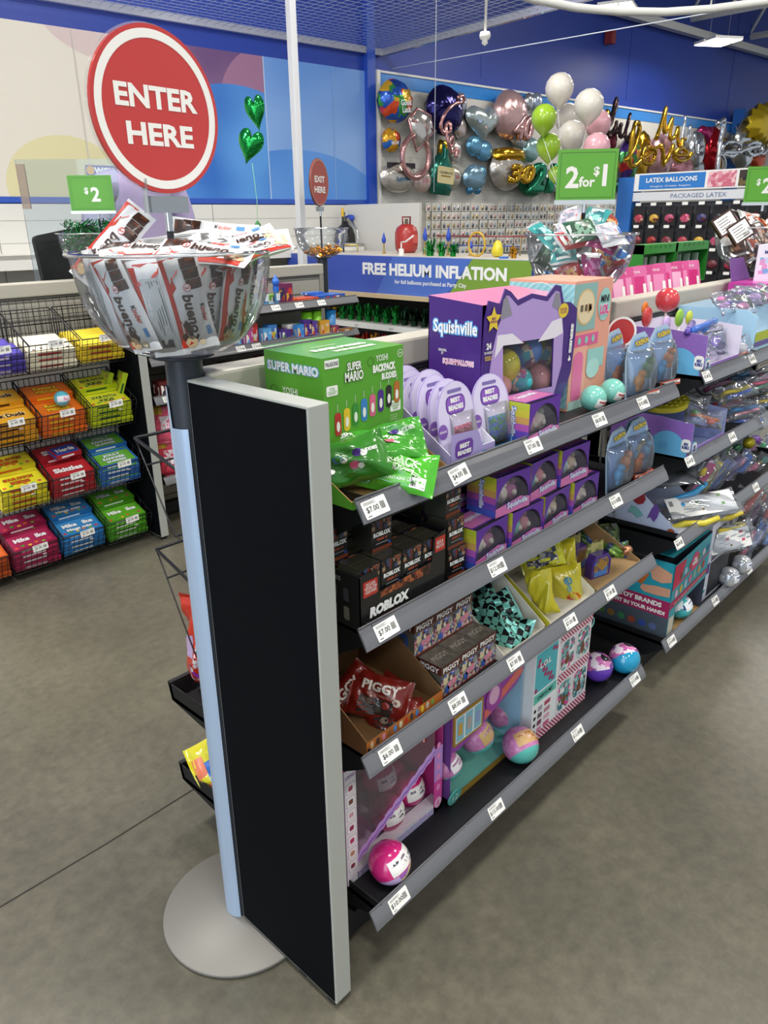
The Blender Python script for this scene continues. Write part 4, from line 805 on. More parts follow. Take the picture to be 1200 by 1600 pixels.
mb = MB(); T = fr((0, 0, 0), (.93, -.3, 0), (0, 0, 1)); mb.prism([(-.05, -.06), (.05, -.06), (.05, .075), (-.05, .075)], -.002, 0, P('6a4030', .5), T); mb.poly(rrect(-.035, -.05, .05, .07, .015), P('d0bf35', .45), T, .0006); mb.disc(-.01, .035, .024, .022, P('d0bf35', .45), T, .0008); mb.poly([(.01, -.02), (.05, .0), (.05, .05), (.03, .01)], P('b88ac8', .4), T, .0006)
mb.build('backing_card', label='brown backing card with yellow and lilac print at the far left of the third shelf', cat='card', loc=(.155, .255, z3+.17))
PGM = busy(['5b5a50', '8a8a78', 'c9c0a0', '3a3a3a', 'd98ba0', '4a6ab8', 'e4dccc', '6a6a5c', '7a3a30'], 170, .3); PGT = mottled('5f5a50', '7b7468', 60, .5); PGR = P('5a2a22', .4)
pw, pd, phh = .066, .062, .077
def pig_art(mb, w, d, h, F):
    T = F['F']; mb.rect(0, h*.04, w, h*.66, PGM, T, .0004); mb.rect(0, h*.74, w, h*.26, PGR, T, .0005); mb.text('PIGGY', w/2, h*.86, WP, T, w=w*.84, h=h*.17, bold=.03); mb.rect(0, 0, w, h*.05, P('7a2a22', .4), T, .0006)
    for x, y, c in ((.2, .5, 'd9c8a0'), (.42, .3, 'd98ba0'), (.66, .35, 'e08aa0'), (.3, .2, '3f62b8'), (.8, .55, '8a8f86')): mb.disc(w*x, h*y, .008, .009, P(c, .4), T, .001, 10)
    T = F['L']; mb.rect(0, h*.74, d, h*.26, PGR, T, .0005); mb.text('PIGGY', d/2, h*.86, WP, T, w=d*.84, h=h*.17, bold=.03); mb.poly(rrect(d*.2, h*.1, d*.5, h*.5, .01), P('2c4f9c', .4), T, .0005); mb.rect(d*.3, h*.2, d*.3, h*.3, P('4a4c50', .4), T, .0009)
    T = F['T']; mb.rect(0, 0, w, d, PGT, T, .0004); mb.text('PIGGY', w/2, d/2, P('b5aea0', .5), T, w=w*.74, h=d*.26, bold=.02)
    for k in range(5): mb.rect(0, d*.2*k, w, .0007, P('443f38', .6), T, .0007)
p0 = carton('box', 0, pw, 0, pd, 0, phh, P('5f5a50', .45), pig_art, 'toy box', 'brick patterned toy boxes')
for i in range(3): 
    dup(p0, TR(.37+.0675*i, .045+.002*i, z3), 'brick patterned toy box, %s from the left in the front row of the third shelf' % ORD[i]); dup(p0, TR(.37+.0675*i, .11, z3), 'brick patterned toy box, %s from left in the rear lower row' % ORD[i]); dup(p0, TR(.362+.0675*i, .112, z3+.0775), 'brick patterned toy box, %s from left in the upper rear row' % ORD[i])
bpy.data.objects.remove(p0)
def hang_art(mb, w, d, hb):
    T = fr((0, d-.002, 0), (1, 0, 0), (0, 0, 1)); mb.rect(0, .02, w, hb-.02, P('2a2320', .45), T, .0008); mb.text('HANGERS', w*.55, hb*.78, P('3f7a6a', .4), T, w=w*.62, h=.024, z=.0014, bold=.03)
    for k, c in enumerate(['8a5a3a', '5a3a30', '7a4a40']): mb.disc(w*.2+w*.25*k, hb*.55, .018, .016, P(c, .5), T, .0014)
open_carton('white tray with dark printed back, teal and black checked bags in it', .575, .752, .03, .27, z3, .165, .022, P('cfcac0', .5), P('dcd6c6', .6), hang_art, lip=.016, rake=.2)
CHK = checker('7fcdbf', '15181b', 62)
def chk(q, x, n, lb, s): o = pouch_mesh(.135, .1, .036, CHK, None, CHK, s, P('8fd8d8', .2, .3), .05, .35).build('toy_bag', label=lb, cat='toy bag', group='checked toy bags'); o.matrix_world = frame(q, x, n); return o
chk(ony(785, 985, .09), VR*1-UP*.55, VT*.7+UP*.7, 'teal and black checked foil bag lying in front in the white tray', 4); chk(ony(768, 962, .14), VR*.8+UP*.4, VT*.9+UP*.5, 'teal and black checked foil bag behind in the white tray', 6); chk(ony(760, 955, .19), VR*.5-UP*.8, VT*.9+UP*.2, 'teal and black checked foil bag at the back left of the white tray', 8)
open_carton('cream tray with yellow sides holding yellow toy bags on the third shelf', .775, 1.0, .03, .27, z3, .13, .02, P('d5d03f', .45), P('e2ddd0', .6), None, lip=.014, rake=.3)
YB = P('cdc02e', .22, coat=.6)
def yb_art(a):
    a.disc(.01, .02, .012, .012, P('4f8aa0', .4), z=.0012, n=14); a.disc(.01, -.002, .007, .01, P('4f8aa0', .4), z=.0012, n=12)
    st = []; 
    for i in range(20): r = .021 if i % 2 else .017; st.append((.02+r*math.cos(PI*i/10), -.03+r*.8*math.sin(PI*i/10)))
    a.poly(st, P('cc4a1f', .4), z=.0012); a.text('NEW', .02, -.03, P('f0c9a0', .4), w=.018, h=.008, z=.0018); a.disc(-.03, -.03, .01, .006, INK, z=.0012)
o = pouch_mesh(.105, .125, .04, YB, yb_art, YB, 3, None, .06, .25).build('toy_bag', label='yellow foil bag with red starburst in the cream tray', cat='toy bag', group='yellow toy bags'); o.matrix_world = frame(ony(880, 918, .1), VR*1+UP*.12, VT*.9+UP*.35)
o = pouch_mesh(.12, .07, .035, YB, None, P('c9ad3a', .3), 6, None, .06, .3).build('toy_bag', label='yellow foil bag with bar code standing on edge at the left of the cream tray', cat='toy bag', group='yellow toy bags'); o.matrix_world = frame(ony(846, 925, .075), -UP*1+VR*.35, VR*-.5+VT*.8)
o = pouch_mesh(.12, .09, .035, P('cfd02f', .25, coat=.5), lambda a: (panel(a, -.045, -.035, .085, .07, busy(['2f3550', 'c9c8c0', '1d2030', '5a5f80'], 130, .3), 8, 6, .001)), YB, 9, None, .08, .25).build('toy_bag', label='yellow bag with dark blue pattern behind the other yellow bags', cat='toy bag', group='yellow toy bags'); o.matrix_world = frame(ony(845, 865, .17), VR*1+UP*.3, VT*.9+UP*.3)
o = pouch_mesh(.11, .06, .03, YB, None, YB, 13, None, .08, .25).build('toy_bag', label='yellow bag end rising behind the starburst bag in the cream tray', cat='toy bag', group='yellow toy bags'); o.matrix_world = frame(ony(885, 872, .13), UP*1-VR*.2, VT*.9+UP*.1)
open_carton('plain brown card tray at the right end of the third shelf', 1.025, 1.285, .035, .28, z3, .115, .008, P('8a8a5a', .6), P('b08f62', .8), None, lip=.008, rake=.1)
TP = P('4a2f86', .2, coat=.8)
def treasure(M, lb, sc=1):
    t = thing('treasure_pack', lb, 'toy pack', M, 'purple treasure packs'); T = fr((0, 0, 0), (1, 0, 0), (0, 0, 1))
    mb = MB(); mb.prism([(-.036, 0), (.036, 0), (.038, .05), (.024, .07), (-.024, .07), (-.038, .05)], -.026, 0, TP, T); mb.poly([(-.028, .006), (.028, .006), (.03, .046), (.02, .06), (-.02, .06), (-.03, .046)], busy(['8a6a3a', 'b08a4a', '6a5a7a', '4f7fc0', 'c9a860'], 80, .3), T, .0006); mb.poly(rrect(-.024, .006, .048, .016, .005), P('4f86d0', .3), T, .0012); mb.disc(0, .04, .014, .014, P('a8813f', .4), T, .0012); mb.build('tub', t)
    mb = MB(); mb.prism([(-.034, .055), (.034, .055), (.03, .1), (.012, .094), (.0, .108), (-.02, .094), (-.03, .104)], -.03, -.027, busy(['9c9a5a', '6a7a3a', 'b5ad70', '7a6a40'], 60, .4), T); mb.build('header_card', t); return t
q = ony(938, 925, .07); treasure(TR(q.x, .075, z3) @ RZ(-.25), 'purple treasure pack at the front of the brown card tray'); treasure(TR(q.x-.0, .14, z3+.004) @ RZ(-.1), 'purple treasure pack behind the front one in the brown card tray')
def sweet(q, x, n, lb, cols, s): o = pouch_mesh(.1, .06, .036, busy(cols, 55, .22, .25), None, None, s, P(cols[0], .3), .14, .25).build('toy_sweet', label=lb, cat='toy pack', group='wrapped sweets in the brown card tray'); o.matrix_world = frame(q, x, n)
sweet(ony(958, 862, .12), VR*1+UP*.1, VT*.7+UP*.7, 'green and blue wrapped toy sweet in the middle of the brown card tray', ['4f7a2f', '6a9a3f', '2a3a5a', '8ab04f', '3a5a9c'], 3); sweet(ony(942, 832, .2), VR*1+UP*.05, VT*.7+UP*.7, 'dark green toy sweet at the back of the brown card tray', ['3a4a2a', '55663a', '2a2f22', '7a8a55'], 5); sweet(ony(915, 842, .22), VR*1-UP*.3, VT*.8+UP*.5, 'blue and green toy sweet at the back left of the brown card tray', ['3a5a9c', '4a6a3a', '22304a'], 7)
mb = MB(); mb.ball(.02, foil('c98f6a', .3), None, 14, 9, (1.1, .8, .8)); q = ony(978, 872, .085); mb.build('foil_wrapper', label='crumpled copper foil wrapper at the right of the brown card tray', cat='wrapper', loc=(q.x, q.y, z3+.02))
# --- bottom shelf
z4 = D1[3]; PNK = P('d8287f', .18, coat=.8); PNKD = P('b5246c', .2, coat=.7); LOLART = busy(['f4f0f0', '7ab8d8', 'e04a8a', 'f4f0f0', '9a6ab8'], 60, .3); GLI = mottled('b56aa0', 'd08ab8', 90, .25); TEAL = P('59b5ab', .25, coat=.5)
toy_ball(TR(.212, .05, z4+.0455) @ RZ(.35) @ RX(-.5), .0455, PNK, busy(['a86ac8', '7a9ad8', 'd98ac8', 'c9b0e0', 'e8d0a0'], 26, .25), P('f2f0ee', .3), busy(['4a4a50', 'f2f0ee', '8a7a8a', 'f2f0ee'], 170, .3), 'bright pink toy ball on the front of the bottom shelf, nearest the end panel', 'large toy balls', 'toy ball', -.3)
t = thing('display_carton', 'pink and lilac display carton with wavy edged window, pink balls inside, bottom shelf', 'display carton', loc=(.135, .1, z4)); w, d, h = .315, .17, .30
mb = MB(); k = .002; LIL = P('d9c3e2', .4)
mb.box((0, 0, 0), (w, d, k), LIL); mb.box((0, d-k, 0), (w, d, h), P('b86a98', .5)); mb.box((0, 0, 0), (k, d, h), LIL); mb.box((w-k, 0, 0), (w, d, h*.98), P('c23a86', .4)); mb.box((0, .001, h-k), (w, d, h), P('c23a86', .4)); mb.box((.03, 0, 0), (w, .03, .024), P('d9d3dc', .4)); mb.box((.03, -.0006, 0), (w, 0, .018), busy(['a8b5d8', 'c9b5d8', 'b09ac8'], 200, .4))
T = fr((0, 0, 0), (1, 0, 0), (0, 0, 1)); mb.rect(0, 0, .032, h, P('ece6ee', .4), T, .0006); mb.text('SURPRISE', .016, h*.94, P('8a5aa8', .4), T, w=.028, h=.008, z=.001)
for i in range(7): mb.poly(rrect(.004, .035+.034*i, .025, .026, .003), P('b8a8b8', .5), T, .0009); mb.poly(rrect(.005, .036+.034*i, .023, .024, .003), P('f3eff3', .4), T, .0011); mb.poly(rrect(.01, .042+.034*i, .012, .012, .003), P(['8a3a4a', 'c08a6a', 'c0396a', '9a2f5a', 'd9a0b0', '7a4a3a', 'b0506a'][i], .5), T, .0014)
mb.rect(w-.03, 0, .03, h*.62, P('d04a9a', .4), T, .0006); mb.rect(w-.03, h*.3, .03, h*.32, P('b58ad0', .4), T, .0008)
for i in range(5): mb.disc(w-.015, .07+.03*i, .007, .009, P('e58ac0', .4), T, .0012, 10)
mb.disc(w-.015, .025, .013, .015, P('e9b0d0', .4), T, .0012); mb.text('1', w-.015, .025, P('b5246c', .4), T, h=.014, z=.002)
wv = [(.032+(w-.062)*i/40, h*.22+h*.42*(i/40)+.006*abs(math.sin(i*.75))) for i in range(41)]; lo = [(x, y-.026) for x, y in wv]; mb.add([(x, y, .0012) for x, y in wv+lo], [(i, 41+i, 42+i, i+1) for i in range(40)], P('c79fe0', .4), T); mb.add([(x, y-.014, .0018) for x, y in wv]+[(x, y-.018, .0018) for x, y in wv], [(i, 41+i, 42+i, i+1) for i in range(40)], P('8a5ac0', .4), T)
mb.build('carton', t)
mb = MB(); mb.add([(.032, -.0002, h*.25), (w-.03, -.0002, h*.62), (w-.03, -.0002, h*.98), (.032, -.0002, h*.98)], [(0, 1, 2, 3)], clear('f8f0fa', .08, .06, .5)); mb.build('window', t, label='clear window')
for u, v, y, r, lb in ((604, 1268, .15, .043, 'pink toy ball with white label at the lower left inside the wavy edged carton'), (655, 1234, .165, .043, 'pink toy ball at the right inside the wavy edged carton'), (592, 1215, .2, .042, 'pink toy ball high at the left inside the wavy edged carton'), (648, 1185, .215, .042, 'pink toy ball at the top inside the wavy edged carton')):
    q = ony(u, v, y); toy_ball(TR(min(max(q.x, .19), .40), y, max(q.z, z4+.05)) @ RZ(.2) @ RX(-.2), r, PNK, PNKD, P('f2f0ee', .3), busy(['4a4a50', 'f2f0ee', '8a7a8a', 'f2f0ee'], 170, .3), lb, 'pink toy balls in the wavy edged carton')
# globe ball carton
t = thing('display_carton', 'gold edged display carton with teal floor and coral arch holding glittery purple balls', 'display carton', loc=(.468, .09, z4)); w, d, h = .30, .18, .275; GLD = P('b08f3a', .35, .4); COR = P('d0685a', .4); mb = MB()
mb.box((0, 0, 0), (w, d, .012), P('6fb5a8', .45)); mb.box((0, -.002, 0), (w, 0, .016), GLD); mb.box((0, d-k, 0), (w, d, h), P('8a4a9a', .5)); mb.box((0, 0, 0), (k, d, h), P('7a4a9a', .5)); mb.box((w-k, 0, 0), (w, d, h), P('9cc3dc', .45)); mb.box((0, 0, h-k), (w, d, h), P('8a4a9a', .5)); mb.build('carton', t)
mb = MB(); T = fr((0, -.001, 0), (1, 0, 0), (0, 0, 1)); mb.prism([(0, .15), (.03, .145), (.12, .165), (.2, .19), (.27, .21), (w, .24), (w, h), (0, h)], -.002, 0, P('8a3f9a', .4), T); mb.prism(rrect(.005, .165, .115, .085, .004), 0, .003, GLD, T); mb.rect(.012, .172, .101, .071, P('e9ecee', .4), T, .0035)
for i in range(3): mb.rect(.015+.034*i, .175, .028, .065, P('7fb8c8', .4), T, .004); mb.poly(rrect(.021+.034*i, .19, .016, .034, .005), P(['c79a4a', 'b5a09a', '8a9ac8'][i], .4), T, .0045)
mb.prism([(.13, .175), (.29, .235), (.29, h), (.262, h), (.262, .25), (.13, .2)], 0, .002, COR, T); mb.disc(.165, .225, .034, .038, P('9a3f9a', .4), T, .0028, 24); mb.disc(.165, .23, .022, .025, P('d9a8c8', .4), T, .0034); mb.build('front_arch', t, label='purple and coral arch with gold framed pictures')
for u, v, y, r, lb in ((745, 1150, .12, .044, 'glittery purple ball on teal base, middle of the gold edged carton'), (785, 1115, .16, .042, 'glittery pink ball with gold badge at the back right of the gold edged carton'), (700, 1196, .115, .035, 'glittery pink ball with bar code at the left of the gold edged carton')):
    q = ony(u, v, y); toy_ball(TR(q.x, y, max(q.z, z4+.012+r)) @ RZ(.5) @ RX(-.5), r, GLI, TEAL, P('c9a86a', .3) if r != .035 else P('eeecec', .3), busy(['a86a9a', 'd9b0a0'], 120, .3), lb, 'glittery balls', 'toy ball', -.35)
q = onz(813, 1188, z4); toy_ball(TR(q.x, .055, z4+.0475) @ RZ(.3) @ RX(-.9) @ RY(.5), .0475, GLI, TEAL, P('c9a06a', .35), busy(['b5703a', 'd9b09a'], 100, .3), 'large glittery purple ball standing free in front of the gold edged carton', 'glittery balls', 'toy ball', -.45)
mb = MB(); mb.prism(ell(0, 0, .024, .024, 22), -.004, 0, TEAL, fr((0, 0, 0), (1, 0, 0), (0, -.2, 1))); mb.text('12', 0, 0, P('c9e8e2', .4), fr((0, 0, 0), (1, 0, 0), (0, -.2, 1)), h=.02, z=.001); q = ony(707, 1225, .085); mb.build('number_token', label='round teal tag with the number 12 beside the wavy edged carton', cat='tag', loc=(.475, .078, z4+.026))
# striped glitter doll carton
CAN = stripes('a8285a', 'ecd9dc', 78, (1, 0, 1)); 
def dk(mb, w, d, h, F):
    T = F['F']; mb.rect(0, 0, w*.42, h, P('eef2f2', .4), T, .0004); mb.rect(.004, h*.56, w*.36, h*.42, P('4fb5c0', .4), T, .0008)
    for i in range(14): mb.disc(.01+w*.33*((i*37) % 100)/100, h*(.59+.37*((i*61) % 100)/100), .007, .007, P('a8386a', .4), T, .0014, 10)
    tex(mb, 'L.O.L', w*.17, h*.84, WP, T, w=w*.18, h=.018, bold=.04, z=.002); mb.rect(.004, h*.44, w*.38, h*.1, P('5fc0b0', .4), T, .0008); mb.text('UNBOX ME!', w*.2, h*.49, INK, T, w=w*.26, h=.012, z=.0014)
    for i in range(4): mb.disc(.014, h*(.12+.08*i), .006, .006, INK, T, .001, 10); mb.poly(rrect(.028, h*(.09+.08*i), .022, h*.055, .003), P(['d98ab0', '8a4a6a', '6a5a60', 'b0a0b0'][i], .4), T, .001); mb.poly(rrect(.06, h*(.1+.08*i), .03, h*.05, .003), P(['d06a90', 'e0b0c0', 'c08a9a', 'b5506a'][i], .4), T, .001)
    GL = busy(['6fa8a8', '9ac8c8', '3f7a80', '7a4a3a', 'c8e0e0', '5a8f98', 'e0509a', 'f0f0f0'], 95, .25)
    for i in range(2):
        for j in range(2): mb.rect(w*(.43+.285*i), h*(.1+.46*j), w*.275, h*.36, P('f0e4ea', .35), T, .0006); mb.poly(rrect(w*(.45+.285*i), h*(.12+.46*j), w*.235, h*.32, .02), GL, T, .001); mb.disc(w*(.56+.285*i), h*(.22+.46*j), .012, .015, P('7a4a34', .5), T, .0015, 10)
    for y, hh in ((0, .1), (.46, .1), (.92, .08)): mb.rect(w*.42 if y else 0, h*y, w*.58 if y else w, h*hh, CAN, T, .0018)
    mb.rect(0, 0, d, h, P('e6ebec', .4), F['L'], .0004)
carton('white, teal and candy striped doll carton at the right of the bottom shelf', .782, 1.075, .065, .24, z4, z4+.285, P('e2e6e8', .4), dk, 'toy carton')
BAL = busy(['c86aa8', '7a4a9c', 'e08ac0', 'f0e0ea', '2a2a30', 'd070b0'], 45, .2); q = onz(945, 1056, z4); toy_ball(TR(1.185, .085, z4+.0455) @ RZ(-.55) @ RX(-.45), .0455, BAL, P('6a3fb8', .15, coat=.8), None, None, 'pink and violet toy ball left of the blue one on the bottom shelf', 'large toy balls', 'toy ball', -.1)
toy_ball(TR(1.28, .045, z4+.0475) @ RZ(-.55) @ RX(-.95), .0475, BAL, P('1f9cc8', .12, coat=.9), None, None, 'blue and pink toy ball at the very right end of the bottom shelf', 'large toy balls', 'toy ball', .0)
mb = MB(); mb.tube([(.018*math.cos(a*.4), .0, .016*math.sin(a*.4)) for a in range(16)], .0022, P('8fd0d0', .3), None, 5, True); mb.build('loop_tag', label='small teal loop sticking out beside the striped doll carton', cat='loop', loc=(1.1, .08, z4+.235))
# ================================================================ farther gondola at right, heaps in the bowls, the back side
E1 = [z+.0165 for z in Z2]
CLB = clear('f6f9ff', .10, .06, .8)
def clear_bag(M, label, w, h, inner, header=None, group=None, seed=1, name='clear_bag', cat='toy pack', th=.03, back=None):
    """clear film bag with toys inside and sometimes a printed card header"""
    t = thing(name, label, cat, M, group)
    pouch_mesh(w, h, th, CLB, None, back or CLB, seed, None, .05, .3, 18, 10).build('film', t, label='clear film')
    for i, (kind, x, y, a, b, col) in enumerate(inner):
        mb = MB(); m = P(col, .35, coat=.2)
        if kind == 'b': mb.ball(1, m, Matrix.Diagonal((a, b, min(a, b, .011), 1)), 14, 8)
        elif kind == 's': mb.tube([(-a/2, 0, 0), (-a/4, b*.6, .003), (a/4, -b*.3, .003), (a/2, 0, 0)], b, m, None, 7)
        elif kind == 'd': mb.prism(ell(0, 0, a, b, 18), -.004, .004, m)
        else: mb.prism(rrect(-a/2, -b/2, a, b, min(a, b)*.3), -.004, .004, m)
        o = mb.build('toy', t); o.location = (x, y, .001*i)
    if header:
        mb = MB(); x, y, a, b, col, sh = header; mb.box((x-a/2, y-b/2, th*.3), (x+a/2, y+b/2, th*.3+.0012), PAPER); T = TR(x, y, th*.3+.0012)
        for k in range(6): mb.rect(-a*.46+.0022*k, b*.1, .0012, b*.25, INK, T)
        for k, (px, py) in enumerate(((-.05, .12), (.3, .32), (.32, -.1))): mb.poly([(a*px+s*.1*b, b*py+c*.1*b) for s, c in ((-1, -1), (-.4, .9), (.1, .2), (.9, 1), (.7, -.3), (1, -1), (.1, -.6))], P(col, .5), T)
        for k in range(5): mb.rect(-a*(.28-.12*(k % 2)), b*(.2-.12*k), a*.14, b*.025, P('8d8d88', .5), T)
        mb.rect(-a*.02, -b*.3, .008, .008, P('7a6a2a', .5), T); mb.build('card_header', t, label='white printed card header')
    return t
def bubble_carton_art(mb, w, d, hb):
    T = fr((0, d, 0), (0, -1, 0), (0, 0, 1))
    for i in range(60): mb.disc(d*((i*37) % 97)/97, hb*((i*53) % 89)/89, .0012, .0012, P('b79ad6', .5), T, .0012, 6)
    mb.poly(clip(ell(d*.72, 0, .062, .075, 30), 0, 0, d, hb), P('69b4e2', .4), T, .0014); mb.poly(rrect(d-.03, .018, .028, .04, .01), WP, T, .002); mb.text('MINI\nBUBBLE', d-.016, .038, P('2a3a8c', .4), T, w=.022, h=.02, z=.0026, bold=.05)
    for i in range(20): mb.disc(d*.62+.006*(i % 5), .02+.005*(i//5), .0014, .0014, P('2f6fae', .5), T, .002, 6)
    T = fr((0, 0, 0), (1, 0, 0), (0, 0, 1)); mb.poly(clip(ell(0, 0, .05, .06, 24), 0, 0, w, .05), P('69b4e2', .4), T, .001); mb.poly(rrect(.004, .012, .034, .034, .01), WP, T, .0014); mb.text('MINI\nBUBBLE', .021, .029, P('2a3a8c', .4), T, w=.027, h=.02, z=.002, bold=.05)
PU2 = P('8b66b8', .45)
cA = onz(1097, 578, E1[0]); open_carton('purple carton with blue half moon, wand toys in it, left end of farther top shelf', 1.525, 1.80, .02, .28, E1[0], .125, .115, PU2, P('dfd8ea', .5), bubble_carton_art, lip=.03, rake=.6)
cC = open_carton('purple carton with blue half moon and yellow toy on top, farther second shelf', 1.515, 1.78, .02, .28, E1[1], .115, .105, PU2, P('9fa9d6', .5), bubble_carton_art, lip=.03, rake=.6)
# contents of the upper purple carton
def lolly(x, y, z, r, col, label, flat=False, tilt=(0, 0)):
    t = thing('wand_toy', label, 'toy', TR(x, y, z) @ RX(tilt[0]) @ RY(tilt[1]), 'wand toys in the upper purple carton'); mb = MB(); mb.ball(r, P(col, .25, coat=.4), None, 18, 10, (1, .35 if flat else 1, 1)); mb.build('head', t); mb = MB(); mb.rod((0, 0, -r), (0, 0, -r-.11), .004, WP, None, 7); mb.build('stick', t)
lolly(1.64, .2, 1.225, .036, 'd2424a', 'round red toy head on a stick, highest in the purple carton')
for x, y, z, r, c, l in ((1.60, .14, 1.18, .026, '8fc23a', 'flat lime green toy head in the purple carton'), (1.56, .16, 1.165, .024, 'c9a9e0', 'flat lilac toy head at left in the purple carton'), (1.70, .15, 1.17, .022, 'c9d23a', 'flat yellow green toy head right in the purple carton'), (1.555, .22, 1.18, .03, 'c23a3a', 'flat red toy head at the back left of the purple carton'), (1.6, .25, 1.2, .02, 'e07a2a', 'small orange toy head at the back of the purple carton')): lolly(x, y, z, r, c, l, True)
for i, (x, y, z, c, l) in enumerate([(1.60, .07, 1.155, '2f63c0', 'blue wand lying across the front of the upper purple carton'), (1.68, .08, 1.15, '3f7fd6', 'second blue wand lying right of the first in the upper purple carton'), (1.585, .1, 1.15, '5a3fa0', 'violet wand lying at the left front of the upper purple carton')]):
    mb = MB(); mb.tube([(-.07, 0, 0), (-.03, 0, .004), (.03, 0, .006), (.07, 0, .01)], [.009, .01, .01, .012], P(c, .25, coat=.4), None, 8); o = mb.build('wand_toy', label=l, cat='toy', group='wands in the upper purple carton'); o.matrix_world = TR(x, y, z) @ RZ(.15*i)
clear_bag(frame(Vector((1.69, .075, 1.10)), VR+UP*.1, VT+UP*.3), 'clear bag with violet rings at the front of the upper purple carton', .11, .08, [('d', -.02, .0, .018, .018, '6a4fae'), ('d', .02, .005, .016, .016, '8a6ad0'), ('d', .035, -.01, .012, .012, '4a3a8c')], None, 'clear bags on the farther gondola', 3)
clear_bag(frame(Vector((1.76, .10, 1.10)), VR+UP*.3, VT+UP*.4), 'clear bag of dark rings right of the violet ring bag', .1, .08, [('d', -.02, .0, .016, .016, '4a4a66'), ('d', .02, .005, .014, .014, '8a8aa8')], None, 'clear bags on the farther gondola', 5)
def blue_art(mb, w, d, hb):
    T = fr((0, 0, 0), (1, 0, 0), (0, 0, 1)); mb.rect(w*.0, .05, w*.62, .03, P('b5c23a', .4), T, .0012); mb.disc(w*.82, .085, .03, .032, P('d9d08a', .4), T, .0014); mb.disc(w*.82, .085, .02, .022, P('6a3f9a', .4), T, .0018); mb.disc(w*.82, .085, .008, .009, P('c9a8e0', .4), T, .0022)
    mb.rect(w*.0, .032, w*.66, .016, P('6a5a9a', .4), T, .0012)
open_carton('light blue carton full of clear bags on the farther top shelf', 1.93, 2.26, .02, .28, E1[0], .15, .13, P('a9d3ea', .4), P('c5dcea', .5), blue_art, lip=.075, rake=.85)
PCOL = [('b58ac8', '3f4a8c', 'd98ab5'), ('d06aa8', '6a3f8c', '9ac23a'), ('8a5aa8', '2f3f7a', 'c9a0d8'), ('c86aa0', '4a4a9a', 'b5b0d0')]
for i in range(6):
    x = 1.965+.05*i; clear_bag(frame(Vector((x, .11+.03*(i % 2), E1[0]+.155+.012*(i % 3))), VR*1+UP*(.25-.15*(i % 3)), VT*.5+UP*.9), 'clear bag of violet and pink toys, %s from the left on the light blue carton' % ORD[i], .12, .085, [('b', -.03, .005, .02, .014, PCOL[i % 4][0]), ('b', .025, -.005, .022, .015, PCOL[i % 4][2]), ('s', 0, .01, .07, .006, PCOL[i % 4][1])], None, 'clear bags on the light blue carton', i)
clear_bag(frame(Vector((1.87, .04, E1[0]+.035)), VR+UP*.6, VT+UP*.4), 'clear oval pack with orange base between the two top shelf cartons at right', .09, .07, [('b', 0, .0, .025, .02, 'e8e4e6'), ('b', -.01, -.02, .025, .01, 'd9642f')], None, None, 4)
def mag_art(mb, w, d, h, F):
    T = F['L']; mb.rect(.012, h*.1, d-.024, h*.78, P('eceaf0', .4), T); tex(mb, 'UGLYS', d*.3, h*.72, P('7a3fb0', .4), T, w=d*.42, h=.03, bold=.05, z=.002, out=P('c9a8e8', .4), ow=.12); mb.text('BUILD YOUR OWN MONSTER', d*.68, h*.78, P('7a8c2a', .4), T, w=d*.4, h=.008, z=.002); mb.disc(d*.55, h*.48, .03, .035, P('d9b0d0', .4), T, .002); mb.disc(d*.55, h*.5, .025, .026, P('c8d8ea', .4), T, .0026)
    T = F['F']; mb.rect(w*.1, h*.1, w*.8, h*.7, P('a84fb0', .4), T); tex(mb, 'UGLYS', w*.5, h*.72, P('f0e8f8', .4), T, w=w*.6, h=.03, bold=.05, z=.002); mb.disc(w*.4, h*.4, .03, .03, P('d98ac8', .4), T, .002)
carton('magenta and white printed toy carton on the farther top shelf, right of the clear bags', 2.34, 2.6, .06, .27, E1[0], E1[0]+.2, P('c23a9c', .4, coat=.3), mag_art, 'toy carton')
mb = MB(); mb.prism([(0, 0), (.2, 0), (.17, .085), (.03, .085)], 0, .003, P('6a3f86', .5), fr((2.36, .27, E1[0]+.2), (1, 0, 0), (0, .35, 1))); mb.build('carton_lid', label='open dark purple lid standing at the back of the magenta carton', cat='lid')
def wb_art(mb, w, d, h, F):
    T = F['L']; mb.text('MYSTERY', d*.5, h*.8, P('3a5a9c', .4), T, w=d*.6, h=.014); mb.rect(d*.1, h*.2, d*.8, h*.45, busy(['7ab0d8', 'd9a0c8', 'f0f0f4', '8a6ab8', 'c0d8ea'], 50, .4), T); mb.rect(w*.1, h*.2, w*.8, h*.6, busy(['7ab0d8', 'd9a0c8', 'f0f0f4', '8a6ab8', 'c0d8ea'], 50, .4), F['F'])
carton('white toy carton with pastel print standing on the magenta carton', 2.45, 2.62, .09, .22, E1[0]+.2, E1[0]+.33, P('e9eaf0', .4), wb_art, 'toy carton')
